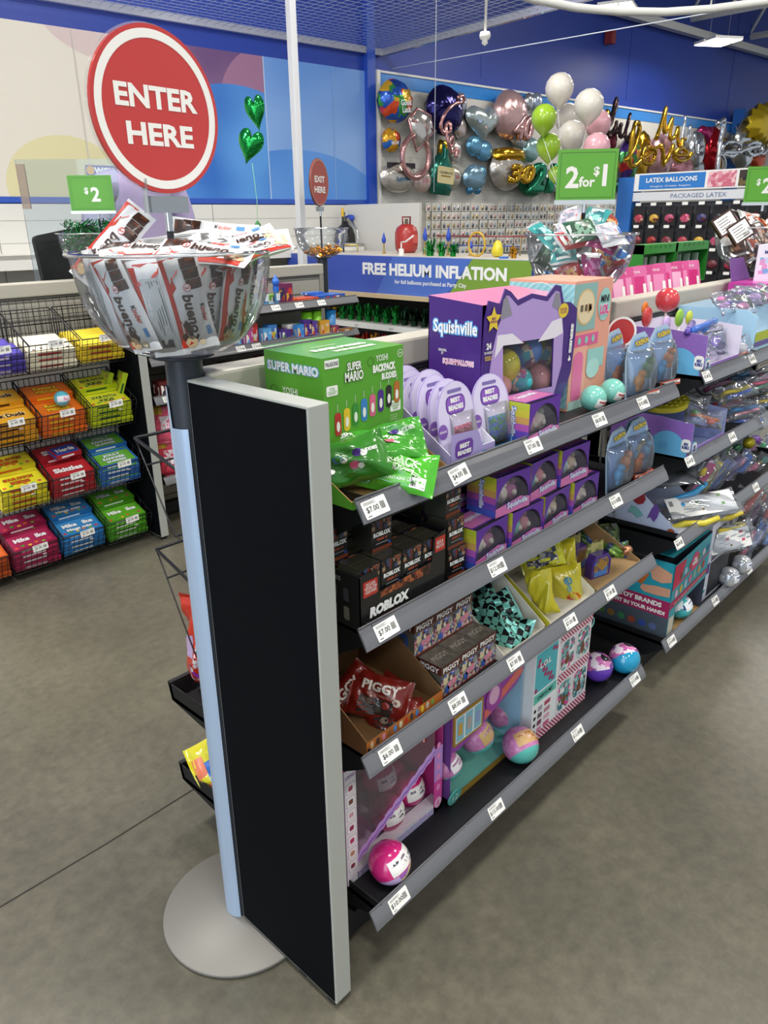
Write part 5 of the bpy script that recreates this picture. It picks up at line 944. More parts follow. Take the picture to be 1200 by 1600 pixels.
# second shelf: popper and clear bags
mb = MB(); pts = ell(0, 0, .085, .055, 26); mb.prism(pts, -.009, .009, P('cfc22e', .35, coat=.3)); 
for i in range(9):
    for j in range(5):
        x, y = -.068+.017*i, -.036+.018*j
        if (x/.08)**2+(y/.05)**2 < .9: mb.ball(.0062, P('b8a820', .35, coat=.3), TR(x, y, .008), 8, 4, z0=0.)
o = mb.build('popper_toy', label='yellow oval popper toy lying on the lower purple carton', cat='toy'); o.matrix_world = frame(Vector((1.62, .17, E1[1]+.135)), VR*1+UP*.02, VT*.35+UP*.95)
for i, (x, y, z, c, lb, hd) in enumerate([(1.70, .06, .085, [('s', 0, 0, .09, .006, 'e07a3a'), ('b', -.03, .01, .014, .01, '4f9a3a'), ('b', .02, -.01, .014, .01, 'd94a2a')], 'clear bag of orange and green toys in the lower purple carton', None), (1.73, .12, .12, [('s', 0, .0, .1, .005, '2a2a2e'), ('r', .0, .012, .07, .012, 'e0ddd5')], 'clear bag with black and white card in the lower purple carton', None)]):
    clear_bag(frame(Vector((x, y, E1[1]+z)), VR+UP*-.3, VT*.8+UP*.6), lb, .12, .07, c, hd, 'clear bags on the farther gondola', i+7)
BAGC = ['d8c23a', 'b0283a', '3f7fb8', '2f5fd0', 'e06a8a', 'e08a9a', 'd8c05a', '3f9a6a', 'c84a8a', '5aa0d0']
for i, (u, v, y, r) in enumerate([(1147, 612, .08, .45), (1135, 628, .12, .3), (1160, 640, .07, .35), (1165, 660, .05, .2), (1185, 600, .1, .5), (1195, 585, .15, .5), (1195, 628, .08, .4), (1215, 610, .1, .4), (1120, 602, .2, .6), (1150, 590, .2, .6)]):
    q = ony(u, v, y); clear_bag(frame(q, VR*1+UP*r, VT*.8+UP*.6), 'clear bag with a long %s toy, %s counted along the farther second shelf' % (['yellow', 'dark red', 'teal', 'blue', 'pink', 'rose', 'gold', 'green', 'magenta', 'sky blue'][i], ORD[i]), .15, .07, [('s', .0, .0, .11, .0085, BAGC[i]), ('r', .01, -.014, .09, .01, BAGC[(i+3) % 10])], None, 'clear toy bags on the farther second shelf', i+20)
for i, (x, c, l) in enumerate([(1.55, '8a8a2a', 'olive'), (1.59, '5a7a2a', 'green'), (1.63, '2a4a9c', 'blue'), (1.56, '1f3f86', 'navy')]):
    mb = MB(); mb.prism(rrect(-.016, 0, .032, .16, .006), -.006, .006, P(c, .3, coat=.3), fr((0, 0, 0), (.8, -.6, 0), (0, .15, 1))); mb.build('toy_pack', label='%s upright toy pack standing behind the lower purple carton' % l, cat='toy pack', loc=(x, .245-.02*(i == 3), E1[1]+.06*0+.003))
# third shelf: triangular cartons, bags with white card headers
PLK = mottled('b9c6e4', 'c4cfe9', 200, .45)
def wedge_art(mb, w, d, hb):
    T = fr((-.0008, d, 0), (0, -1, 0), (0, 0, 1)); mb.poly(ell(d*.35, .1, .023, .023, 8), P('9a2f3a', .45), T, .0012); mb.poly([(d*.5+x, y) for x, y in ((0, .035), (.013, .075), (.025, .095), (.04, .075), (.035, .05), (.025, .03), (.01, .045))], P('6a4a9a', .45), T, .0012); mb.poly([(d*.2+x, y) for x, y in ((0, .04), (.01, .07), (.035, .065), (.055, .045), (.035, .03), (.015, .045))], P('7ab5b5', .45), T, .0012); mb.disc(d*.88, .014, .012, .009, P('a8522f', .45), T, .0012, 12)
open_carton('pale blue wedge shaped carton with red octagon and unicorn print, farther third shelf', 1.545, 1.76, .03, .25, E1[2], .165, .012, PLK, P('b8bccd', .5), wedge_art, lip=.01, rake=.12)
open_carton('small pale blue wedge carton behind the wedge with the red octagon', 1.535, 1.70, .255, .30, E1[2], .1, .012, PLK, P('b8bccd', .5), None, lip=.01, rake=.2)
q1 = ony(1094, 790, .05); clear_bag(frame(q1, VR*1+UP*.28, VT*.62+UP*.78), 'clear bag with white card header and green prints, upper of two on farther third shelf', .27, .105, [('b', -.06, .01, .02, .025, '3f9ad0'), ('s', -.02, -.02, .12, .006, 'd8c23a')], (.0, 0, .23, .078, '5aa02a', 0), 'clear bags with white card headers', 31)
q2 = ony(1138, 842, .015); clear_bag(frame(q2, VR*1+UP*.28, VT*.95+UP*.3), 'clear bag with white card header and pink prints hanging over the ticket strip', .19, .11, [('s', .01, .035, .12, .006, 'd8c23a'), ('s', 0, .03, .08, .005, 'd0b83a')], (.0, -.005, .15, .072, 'd9406a', 0), 'clear bags with white card headers', 33)
for u, v, y, c, l, rr in ((1070, 775, .1, '3f9ad0', 'blue', .6), (1085, 818, .03, 'd8c83a', 'yellow', .2), (1125, 810, .05, 'd8c23a', 'pale yellow', .25)):
    q = ony(u, v, y); mb = MB(); mb.tube([(-.08, 0, 0), (-.03, .008, .004), (.03, -.004, .004), (.08, .004, 0)], [.008, .011, .011, .009], P(c, .25, coat=.4), None, 8); o = mb.build('stick_toy', label='%s stretchy stick toy lying among the bags on the farther third shelf' % l, cat='toy', group='stretchy stick toys'); o.matrix_world = frame(q, VR*1+UP*rr, VT)
gb = ony(1045, 742, .14); clear_bag(frame(gb, VR*1+UP*.15, VT*.3+UP*.95), 'large empty grey film bag lying at the back of the farther third shelf', .2, .13, [('r', 0, 0, .17, .1, '77787c')], None, None, 36)
for i, (u, v, y) in enumerate([(1098, 748, .12), (1110, 745, .12), (1124, 742, .12), (1142, 736, .12), (1158, 732, .12), (1168, 745, .1), (1185, 735, .1), (1192, 705, .2), (1165, 715, .2), (1150, 790, .05), (1175, 780, .06)]):
    q = ony(u, v, y); c = ['d0307a', 'cfc23a', '4a6ab0', '6a4f8c', '3f6fd0', 'd05a7a', '3f8a7a', '9ab0c8', 'b04a8a', 'd8c24a', 'c85a4a'][i]
    clear_bag(frame(q, VR*.55+UP*.9, VT*.9+UP*.35), 'clear pack with %s toy standing on the farther third shelf, %s in the row' % (['magenta', 'yellow', 'slate blue', 'violet', 'blue', 'rose', 'teal', 'pale blue', 'plum', 'gold', 'coral'][i], ORD[i]), .155, .065, [('r', 0, 0, .13, .028, c), ('b', .02, .012, .02, .012, BAGC[i % 10])], None, 'clear toy packs on the farther third shelf', i+40)
for i in range(9):
    x = 1.86+.095*i; c = ['3f8a7a', 'c84a6a', '8a6ac0', 'c9b03a', '3f6fb0', 'd08a4a', '6a9a4a', 'b04a8a', '4a9ac0'][i]
    clear_bag(frame(Vector((x, .19+.03*(i % 2), E1[2]+.085)), VR*.4+UP*.9, VT*.9+UP*.3), 'clear pack of %s toys in the rear row of the farther third shelf' % ['sea green', 'cherry', 'lavender', 'mustard', 'steel blue', 'tan', 'leaf green', 'purple', 'cyan'][i], .15, .08, [('r', 0, .012, .12, .022, c), ('b', -.03, -.012, .018, .012, 'd8d0d4')], None, 'rear clear packs on the farther third shelf', i+80)
for i, (u, v, y, c, l) in enumerate([(1170, 692, .15, 'bfae2a', 'yellow'), (1150, 700, .18, '2f6a4a', 'dark green'), (1180, 688, .2, '7a4a9a', 'violet')]):
    q = ony(u, v, y); mb = MB(); mb.ball(.03, foil('#'+c, .3, .3), None, 16, 10, (1, .8, .8)); mb.build('toy_ball', label='%s wrapped ball toy at the back of the farther third shelf' % l, cat='toy ball', loc=q)
# bottom shelf: teal carton with hand picture
z = E1[3]; TC = P('2a9db2', .4, coat=.2); t = thing('display_carton', 'teal display carton with photo of a hand and magenta band, balls in its window', 'display carton', loc=(1.555, .03, z)); w, d, h = .30, .27, .30
mb = MB(); k = .002; mb.box((0, 0, 0), (k, d, h*.92), TC); mb.box((0, d-k, 0), (w, d, h+.05), P('2a8f9c', .4)); mb.box((w-k, 0, 0), (w, d, h), P('3a3f52', .5)); mb.box((0, 0, 0), (w, d, k), CARD); mb.box((0, .01, h-k), (w, d, h), P('2f98a5', .4))
T = fr((0, d, 0), (0, -1, 0), (0, 0, 1)); SK = P('d8a184', .5)
mb.rect(0, 0, d, h*.26, P('4a5560', .5), T, .0006); mb.rect(0, h*.26, d, h*.2, P('a52a5c', .4), T, .0008); mb.text('MINI', d*.2, h*.4, P('cfae3a', .4), T, w=d*.2, h=.018, z=.0014, bold=.05); mb.text('TOY BRANDS', d*.62, h*.4, WP, T, w=d*.56, h=.018, z=.0014, bold=.05); mb.text('THAT FIT IN YOUR HAND!', d*.52, h*.31, WP, T, w=d*.86, h=.015, z=.0014, bold=.05)
mb.poly([(d*.98, h*.8), (d*.78, h*.86), (d*.7, h*.78), (d*.74, h*.68), (d*.86, h*.66), (d*.98, h*.7)], SK, T, .001); mb.poly([(d*.98, h*.52), (d*.98, h*.62), (d*.8, h*.61), (d*.62, h*.58), (d*.6, h*.53), (d*.66, h*.5), (d*.82, h*.5)], SK, T, .001); mb.poly([(d*.45, h*.62), (d*.62, h*.58), (d*.7, h*.72), (d*.52, h*.78)], P('c26a2f', .4), T, .0012); mb.poly([(d*.34, h*.6), (d*.46, h*.56), (d*.54, h*.66), (d*.42, h*.7)], WP, T, .0014)
for i in range(3):
    for j in range(2): mb.rect(d*(.38+.045*i), h*(.605+.035*j), d*.03, h*.02, P('2f4f8c', .4), T, .0018)
for x, c in ((.12, 'c03a4a'), (.18, 'e0c040'), (.26, '6a8ac0')): mb.poly(rrect(d*x, h*.52, .014, .03, .004), P(c, .4), T, .0012)
for i, c in enumerate(['4a7a3a', '8a6a3a', '3f8a5a', 'a04a3a', '3a4fa0', '5a6a9a']): mb.disc(d*(.12+.14*i), h*.11, .014, .013, P(c, .4), T, .001, 10)
mb.build('carton', t)
mb = MB(); T = fr((0, -.0005, 0), (1, 0, 0), (0, 0, 1)); pf = [(0, 0), (.05, 0), (.05, h*.34), (w, h*.42), (w, h*.98), (0, h*.9)]; mb.prism(pf, -.002, 0, P('3f9aa8', .4), T)
mb.poly([(0, h*.36), (w, h*.48), (w, h*.54), (0, h*.46)], P('a52a5c', .4), T, .0006); mb.text('MINI TOY BRANDS THAT FIT IN YOUR HAND!', w*.52, h*.455, P('e0c8a0', .4), T, w=w*.86, h=.007, ang=.12, bold=.03); mb.poly([(0, h*.6), (w, h*.74), (w, h*.76), (0, h*.63)], P('c04a6a', .4), T, .0006); mb.poly([(.0, h*.62), (.06, h*.66), (.09, h*.9), (.0, h*.9)], P('c22f4f', .4), T, .0008)
st = []; 
for i in range(24): r = .036 if i % 2 else .029; st.append((w*.56+r*math.cos(PI*i/12), h*.78+r*math.sin(PI*i/12)))
mb.poly(st, P('d04a7a', .4), T, .001); mb.text('MINI\nBRANDS', w*.56, h*.78, WP, T, w=.045, h=.026, z=.0016, bold=.05)
for i, c in enumerate(['d8b0c0', 'c8b04a', 'a0b8d0', 'd06a8a', '8ab0a0', 'c09a5a', 'b04a4a']): mb.disc(w*(.12+.12*i), h*(.53+.018*i), .012, .016, P(c, .4), T, .0012, 10); mb.disc(w*(.2+.12*i), h*(.72+.018*i), .011, .013, P(['7a4a3a', 'b0c8d8', 'c23a4a', 'd0a06a', '6a8a5a', 'e0c0c8', '4a6a9a'][i], .4), T, .0012, 10)
mb.rect(.004, .006, .04, h*.24, P('c8c0b0', .5), T, .0006); mb.build('front_panel', t)
TBA = busy(['3fb5b8', '2f9aa8', 'f0f4f4', '3fb5b8', 'd04a8a', '2a3f7a'], 42, .2)
for u, v, y, r, lb in ((1064, 962, .05, .044, 'teal and white toy ball at the front in the teal carton window'), (1084, 935, .075, .042, 'teal toy ball behind the front one in the teal carton')):
    q = ony(u, v, y); toy_ball(TR(q.x, y+.01, z+.0025+r) @ RZ(.4) @ RX(-.4), r, TBA, P('3fb5b8', .2, coat=.6), P('eef2f4', .3), busy(['2a3f7a', 'eef2f4', '2a3f7a'], 90, .3), lb, 'balls in the teal carton')
def ds_art(mb, w, d, h, F):
    T = F['L']; mb.rect(0, h*.36, d, h*.14, P('4a2f86', .4), T); mb.text('MINI BRANDS', d*.5, h*.43, WP, T, w=d*.8, h=.018, z=.0012, bold=.04); mb.rect(0, 0, d, h*.1, P('4a2f86', .4), T); mb.rect(d*.55, h*.12, d*.35, h*.2, busy(['c8d8ea', '5a8a9a', 'e0c890', 'c8d8ea'], 40, .4), T)
    T = F['F']; mb.rect(0, h*.36, w*.12, h*.14, P('4a2f86', .4), T); mb.rect(w*.15, h*.52, w*.85, h*.4, busy(['8a8c8a', '3a3f42', 'b0a890', '5a5f5a', 'a09aa8'], 30, .35), T); mb.poly([(w*.15, h*.5), (w, h*.56), (w, h*.6), (w*.15, h*.54)], P('5a4a6a', .4), T, .001); mb.rect(w*.15, h*.03, w*.85, h*.45, P('2f3036', .5), T, .0004)
carton('white and violet toy carton right of the teal one on the farther bottom shelf', 1.9, 2.13, .045, .26, z, z+.3, P('d5d9ea', .4), ds_art, 'toy carton')
SB = busy(['c9ccd2', 'a9adb5', 'e0e2e6', '6a6a86'], 40, .15, .5)
for u, v, y, lb in ((1136, 918, .02, 'silver toy ball in front of the white and violet carton'), (1157, 890, .024, 'silver toy ball with blue print, farther of the two')):
    q = ony(u, v, y); toy_ball(TR(q.x, y, z+.04) @ RZ(.3), .039, SB, SB, P('e8eaee', .3), busy(['2a3f8a', 'e8eaee'], 100, .3), lb, 'silver toy balls')
for i, (u, v, y) in enumerate([(1172, 850, .04), (1185, 835, .06), (1195, 815, .1), (1180, 805, .15), (1200, 845, .04), (1190, 790, .15)]):
    q = ony(u, v, y); clear_bag(frame(q, VR*.4+UP*.9, VT*.9+UP*.3), 'clear bag with %s sticks on the farther bottom shelf, %s from the left' % (['pink', 'blue', 'red', 'plum', 'sky blue', 'coral'][i], ORD[i]), .14, .06, [('r', 0, .008, .11, .016, ['c84a7a', '3f7fd0', 'b02f3f', '7a4a7a', '4f9ae0', 'c86a5a'][i]), ('r', 0, -.012, .1, .012, ['4a5a8c', '2a4f9a', '2f5a8a', '3a3f5a', '2f6fb0', '6a4a5a'][i])], None, 'clear toy bags on the farther bottom shelf', i+60)
# ---------------------------------------------------------------- heaps in the bowls
def heap(c, n, cols, size, what, where, group, seed, zlo=1.285, zhi=1.46, rmax=.12, art=None):
    rnd = random.Random(seed); L = []
    for i in range(n):
        f = i/(n-1); z = zlo+(zhi-zlo)*f; rm = rmax*(1 if z < 1.43 else .85)*(0.55+.45*min(1, (z-1.26)/.08)); a = rnd.uniform(0, 6.28); r = rm*math.sqrt(rnd.uniform(.1, 1)); nm, col, pr = cols[i % len(cols)]
        n_ = VT*(.9-.5*f)+UP*rnd.uniform(.1, .9)+VR*rnd.uniform(-.5, .5); x = VR*rnd.uniform(-1, 1)+UP*rnd.uniform(-1, 1)
        L.append((Vector((c[0]+r*math.cos(a), c[1]+r*math.sin(a), z)), x, n_, nm, col, pr, rnd.uniform(.85, 1.15), i))
    L.sort(key=lambda q: q[0].dot(VR)); cnt = {}
    for q, x, n_, nm, col, pr, s, i in L:
        cnt[nm] = cnt.get(nm, 0)+1
        def ar(a, pr=pr): panel(a, -size[0]*.3, -size[1]*.36, size[0]*.6, size[1]*.72, pr, 6, 4, .0006); panel(a, -size[0]*.42, -size[1]*.3, size[0]*.1, size[1]*.6, WP, 2, 3, .0009)
        o = pouch_mesh(size[0]*s, size[1]*s, .016, P(col, .25, coat=.5), ar, P('cfd2d6', .25, .4), i+seed, P('d8dade', .25, .5), .1, .2, 14, 8).build('candy_packet', label='%s %s, %s such from the left in the %s' % (nm, what, ORD[cnt[nm]-1], where), cat='candy packet', group=group); o.matrix_world = frame(q, x, n_)
CP = [('magenta', 'b0307f', busy(['d98ac0', 'b0307f', 'f0e0ea'], 60)), ('blue', '2f7fd0', busy(['7ab8f0', '2f5fc0', 'e8f0f8'], 60)), ('red', 'b52a35', busy(['e0b060', 'b52a35', 'f0e0d0'], 60)), ('teal', '3fa0a0', busy(['9ad8d0', '2f7a80', 'e8f4f0'], 60)), ('silver', 'b8bcc4', busy(['8a8fa0', 'd8c0d0', 'c04a5a'], 60)), ('orange', 'd0642f', busy(['f0c080', 'a8402a', 'f0e8d8'], 60)), ('dark green', '2f5a45', busy(['7aa08a', '2f4a3a', 'c9d8c9'], 60))]
heap((1.403, .378), 34, CP, (.10, .07), 'candy packet', '2 for 1 bowl', 'candy packets in the 2 for 1 bowl', 5)
BP = [('brown', '4a2a1c', busy(['8a5a3a', '3a1f16', 'c9a880'], 60)), ('rust', 'a84a2a', busy(['e0a070', '8a3420', 'f0e0d0'], 60)), ('dark', '2a1d1a', busy(['5a4038', '1f1512', '8a7a70'], 60)), ('white', 'e4e2de', busy(['d06a3a', 'e4e2de', '8a3a2a'], 60))]
heap((2.73, .33), 20, BP, (.11, .075), 'candy packet', 'bowl at the right edge', 'candy packets in the right bowl', 9, zhi=1.45)
for i, (u, v) in enumerate(((1133, 350), (1156, 362))):
    q = CAMP+_ray(u, v)/FPX*((Vector((2.73, .33, 1.45))-CAMP).dot(CF)-.1); mb = MB(); T = I4; mb.box((-.045, -.04, -.008), (.045, .04, .008), P('3a2018', .3, coat=.4)); mb.rect(-.038, -.032, .076, .064, PAPER, TR(0, 0, .008)); 
    for k in range(5): mb.rect(-.03, .018-.011*k, .05-.006*(k % 2), .003, P('55504c', .6), TR(0, 0, .0082))
    for k in range(7): mb.rect(.0+.004*k, -.028, .002, .016, INK, TR(0, 0, .0084))
    o = mb.build('candy_box', label='brown candy box with white printed label, %s of two on the right bowl' % ('left' if i == 0 else 'right'), cat='candy box', group='labelled boxes on the right bowl'); o.matrix_world = frame(q, VR*.8+UP*.55-VT*0, VT*.9+UP*.3)
GOLD = foil('d08a1c', .22, .85); coin = MB(); coin.lathe([(0, .0035), (.013, .0035), (.0165, .002), (.0165, -.002), (.013, -.0035), (0, -.0035)], GOLD, None, 18); cme = coin.mesh('chocolate_coin'); rnd = random.Random(3)
for i in range(44):
    a = rnd.uniform(0, 6.28); r = .105*math.sqrt(rnd.random()); z = 1.268+.045*rnd.random()*(1-r*3)+r*r*1.3
    o = bpy.data.objects.new('chocolate_coin', cme); C.objects.link(o); tag(o, 'gold foil chocolate coin heaped in the bowl under the red exit sign', 'chocolate coin', 'gold coins in the exit bowl'); o.matrix_world = TR(2.52+r*math.cos(a), 2.70+r*math.sin(a), z) @ RX(rnd.uniform(-.9, .9)) @ RY(rnd.uniform(-.9, .9))
mb = MB(); rnd = random.Random(8)
for i in range(900):
    a = rnd.uniform(0, 6.28); z = 1.27+.2*rnd.random(); r = (.06+.075*min(1, (z-1.26)/.08))*math.sqrt(rnd.random())*(1 if z < 1.42 else .9); q = Vector((r*math.cos(a), r*math.sin(a), z)); d = Vector((rnd.uniform(-1, 1), rnd.uniform(-1, 1), rnd.uniform(-.7, .7)))*.022; s = d.cross(Vector((rnd.random(), rnd.random(), 1))).normalized()*.0025
    mb.add([q-d+s, q+d+s, q+d-s, q-d-s], [(0, 1, 2, 3)], foil(['1f7a3a', '2f9a4a', '14562a', '6ab58a'][i % 4], .25, .5))
mb.build('paper_shred', label='green foil shreds filling the clear bowl under the small price sign at left', cat='shreds', kind='stuff', loc=(1.10, 2.70, 0))
# ---------------------------------------------------------------- back side of the nearest gondola
def flip(x, y, z): return TR(x, y, z) @ RZ(PI)
for zz, lb in ((.362, 'upper black tray shelf on the far side of the nearest gondola, red bag on it'), (.118, 'bottom black tray shelf on the far side of the nearest gondola, yellow bag on it')):
    t = thing('tray_shelf', lb, 'shelf', loc=(.10, .39, zz)); mb = MB(); mb.box((0, 0, 0), (1.18, .285, .012), BLK); mb.build('deck', t); mb = MB(); mb.prism([(.27, .0), (.285, .0), (.295, .05), (.283, .05)], 0, 1.18, BLK, fr((1.18, 0, 0), (0, 1, 0), (0, 0, 1)) @ TR(0, 0, -1.18*0-1.18)); mb.build('front_lip', t)
    for xx in (0, 1.177): mb = MB(); mb.prism([(-.07, -.05), (.285, 0), (.293, .046), (-.07, .05)], 0, .003, BLK, fr((xx, 0, 0), (0, 1, 0), (0, 0, 1))); mb.build('side_bracket', t)
shelf(1.5, 2.7, 1.17, 'black shelf on the far side of the farther gondola holding pink packs', (), .30, 0, flip(2.72, .69, 1.17), .06)
WIRE = P('17171a', .4, .3)
def wire_tray(x0, x1, ylo, yhi, zb, zt, lb, n=14):
    """open wire basket sloping up towards the aisle at larger y"""
    t = thing('wire_basket', lb, 'wire basket', loc=(x0, ylo, zb)); L, D, H = x1-x0, yhi-ylo, zt-zb; mb = MB()
    for y, z, r in ((D, H, .004), (D*.9, H*.72, .0025), (D*.62, 0, .003), (0, 0, .003), (0, H*.6, .003)): mb.rod((0, y, z), (L, y, z), r, WIRE)
    for x in (0, L): mb.rod((x, 0, H*.6), (x, D, H), .004, WIRE)
    mb.build('rim', t); mb = MB()
    for i in range(n+1): x = L*i/n; mb.tube([(x, D, H), (x, D*.62, 0), (x, 0, 0), (x, 0, H*.6)], .002, WIRE, None, 4)
    mb.build('wire_grid', t); return t
wire_tray(.09, 1.28, .36, .665, .84, 1.035, 'upper black wire basket sticking out past the pole behind the end panel')
wire_tray(.10, 1.28, .36, .655, .55, .775, 'lower black wire basket sticking out past the pole above the red bag')
q = ony(299, 1005, .60); o = pouch_mesh(.25, .16, .06, P('c8321f', .25, coat=.6), lambda a: (a.text('Twist', 0, .0, P('e8d8e0', .3), w=.09, h=.03, z=.002, bold=.05), panel(a, -.03, -.06, .06, .03, P('b8a0c8', .3), 4, 3, .001), panel(a, .05, -.05, .05, .1, busy(['e0d8d8', 'c8321f', '8a2fa0'], 40), 5, 5, .001)), None, 4, P('a82818', .3), .08, .2).build('candy_bag', label='tall red candy bag standing on the upper tray behind the pole', cat='candy bag'); o.matrix_world = frame(Vector((q.x+.05, .60, .378+.135)), UP*-1+VR*.03, VR*-.5+VT*.8+Vector((-.3, 0, 0)))
q = ony(330, 1200, .58); o = pouch_mesh(.2, .15, .06, P('d8cf2a', .25, coat=.6), lambda a: (panel(a, -.06, -.03, .05, .05, P('2f6fd0', .3), 4, 4, .001), panel(a, -.09, -.06, .03, .1, P('e07a5a', .3), 3, 4, .001), panel(a, .0, -.05, .05, .09, busy(['d8cf2a', '4a7a2a', 'f0e8a0'], 60), 4, 4, .001)), None, 6, None, .08, .25).build('candy_bag', label='yellow and blue candy bag lying on the bottom tray behind the pole', cat='candy bag'); o.matrix_world = frame(Vector((q.x+.055, .575, .195)), VR*1+UP*.75, VT*.7+UP*.5)
# pink packs and green boxes behind the top rail
for i in range(11):
    x = 1.60+.078*i; mb = MB(); T = fr((0, 0, 0), (.9, 0, .0), (0, .25, 1)); mb.prism(rrect(-.045, 0, .09, .115, .008), -.012, .012, P(['d84f92', 'e06aa6', 'cf3f86'][i % 3], .25, coat=.5), T); mb.rect(-.03, .02, .06, .06, P(['e88ab8', 'd0307c', 'f0b0d0'][i % 3], .3), T, .0128); mb.rect(.018, .01, .016, .045, PAPER, T, .0135); mb.text('PINK', -.01, .095, P('f8e0ec', .3), T, w=.04, h=.009, z=.0135)
    o = mb.build('pink_pack', label='pink packet leaning behind the farther top rail, %s from the left' % ORD[i], cat='packet', group='pink packets behind the rail'); o.matrix_world = TR(x, .42+.012*(i % 2), 1.188) @ RZ(-.25+.05*(i % 3))
GRC = P('2f8f2f', .4, coat=.2)
for i, (u0, u1) in enumerate(((1002, 1052), (1054, 1102))):
    y = .60; a = ony(u0, 428, y); b = ony(u1, 425, y); w = b.x-a.x; h = .17; z = 1.188; t = thing('display_carton', '%s green hanging display carton with clear tubes behind the pink packets' % ('left' if i == 0 else 'right'), 'display carton', TR(a.x, y, z), 'green display cartons behind the rail')
    mb = MB(); mb.box((0, .06, 0), (w, .063, h), GRC); mb.box((0, 0, 0), (.003, .063, h), GRC); mb.box((w-.003, 0, 0), (w, .063, h), GRC); mb.box((0, 0, h-.035), (w, .063, h), GRC); mb.box((0, 0, 0), (w, .063, .004), GRC); T = fr((0, 0, 0), (1, 0, 0), (0, 0, 1))
    for k in range(5): mb.disc(w*.2+w*.15*k, h-.01, .007, .005, P('1f6a1f', .4), T, .001, 8)
    mb.build('carton', t)
    for k in range(3):
        mb = MB(); mb.cyl(.017, .005, h*.72, clear('cfe8d8', .35, .05, .7), None, 14); mb.cyl(.012, .008, h*.5, P(['2f7a4a', '7fc0a8', '9ad0b8'][(k+i) % 3], .3), None, 12); o = mb.build('tube', t); o.location = (w*(.22+.28*k), .03, 0)
# ================================================================ wire candy baskets at left
RY2 = 2.35                                        # aisle face of the baskets
ROWZ = [.98, .69, .41, .136]; COLX = [.035, .255, .475, .69, .913]; ROWN = ['top', 'second', 'third', 'bottom']; COLN = ['fourth left', 'third left', 'far left', 'middle', 'right']
def cbasket(x, z, lb):
    t = thing('wire_basket', lb, 'wire basket', TR(x-.105, RY2, z), 'wire candy baskets'); L, D = .212, .248
    mb = MB(); mb.tube([(0, 0, .022), (L, 0, .022), (L, D, .14), (0, D, .14)], .0028, WIRE, None, 5, True); mb.tube([(0, .045, -.095), (L, .045, -.095), (L, D, -.06), (0, D, -.06)], .0024, WIRE, None, 5, True)
    for xx in (0, L): mb.rod((xx, D, .14), (xx, D, -.06), .0024, WIRE)
    mb.build('rim', t)
    mb = MB()
    for i in range(10): xx = L*i/9; mb.rod((xx, 0, .022), (xx, .045, -.095), .0014, WIRE, None, 4)
    for j in range(1, 5): f = j/5; mb.rod((0, .045*f, .022-.117*f), (L, .045*f, .022-.117*f), .0014, WIRE, None, 4)
    mb.build('front_grid', t)
    mb = MB()
    for i in range(10): xx = L*i/9; mb.rod((xx, .045, -.095), (xx, D, -.06), .0014, WIRE, None, 4)
    mb.build('bottom_grid', t)
    mb = MB()
    for i in range(10): xx = L*i/9; mb.rod((xx, D, .14), (xx, D, -.06), .0014, WIRE, None, 4)
    for j in range(1, 6): mb.rod((0, D, .14-.2*j/6), (L, D, .14-.2*j/6), .0014, WIRE, None, 4)
    mb.build('back_grid', t)
    for xx, nm in ((0, 'a'), (L, 'b')):
        mb = MB()
        for i in range(1, 5): f = i/5; mb.rod((xx, D*f, .022+.118*f), (xx, .045+(D-.045)*f, -.095+.035*f), .0014, WIRE, None, 4)
        mb.build('divider', t)
    mb = MB(); T = fr((L/2-.056, -.004, .0), (1, 0, .0), (0, .0, 1)); price_label(mb, '$1.00', .056, T, .066, .03, .05); mb.box((.048, -.0, .03), (.064, .001, .046), clear(), T); mb.build('price_label', t); return t
def candy_art(words, main, col2, wc, oc, kind):
    def f(mb, w, d, h, F):
        T = F['T']; mb.rect(w*.05, d*.06, w*.9, d*.88, P(col2, .35, coat=.3), T, .0005)
        for s, x, y, ww, hh in words: tex(mb, s, w*x, d*y, P(wc, .4), T, w=w*ww, h=d*hh, z=.0014, bold=.05, out=P(oc, .4) if oc else None, ow=.12)
        if kind == 'spots':
            for i in range(5): mb.disc(w*(.15+.18*i), d*(.2+.1*(i % 2)), .007, .005, P('4a2a1c', .4), T, .001, 10)
        if kind == 'gum':
            for i in range(6): mb.disc(w*(.12+.15*i), d*(.16+.06*(i % 2)), .009, .006, P(['d04a3a', '4a9a3a', 'e0b03a', 'd0702a', '7ab03a', 'c83a5a'][i], .4), T, .001, 10)
        T = F['F']; mb.rect(w*.03, h*.1, w*.94, h*.8, P(main, .35, coat=.3), T, .0004)
        mb.rect(w*.2, h*.3, w*.5, h*.4, P(wc, .4), T, .0008); mb.rect(0, h*.2, d, h*.6, P(col2, .4), F['L'], .0004)
    return f
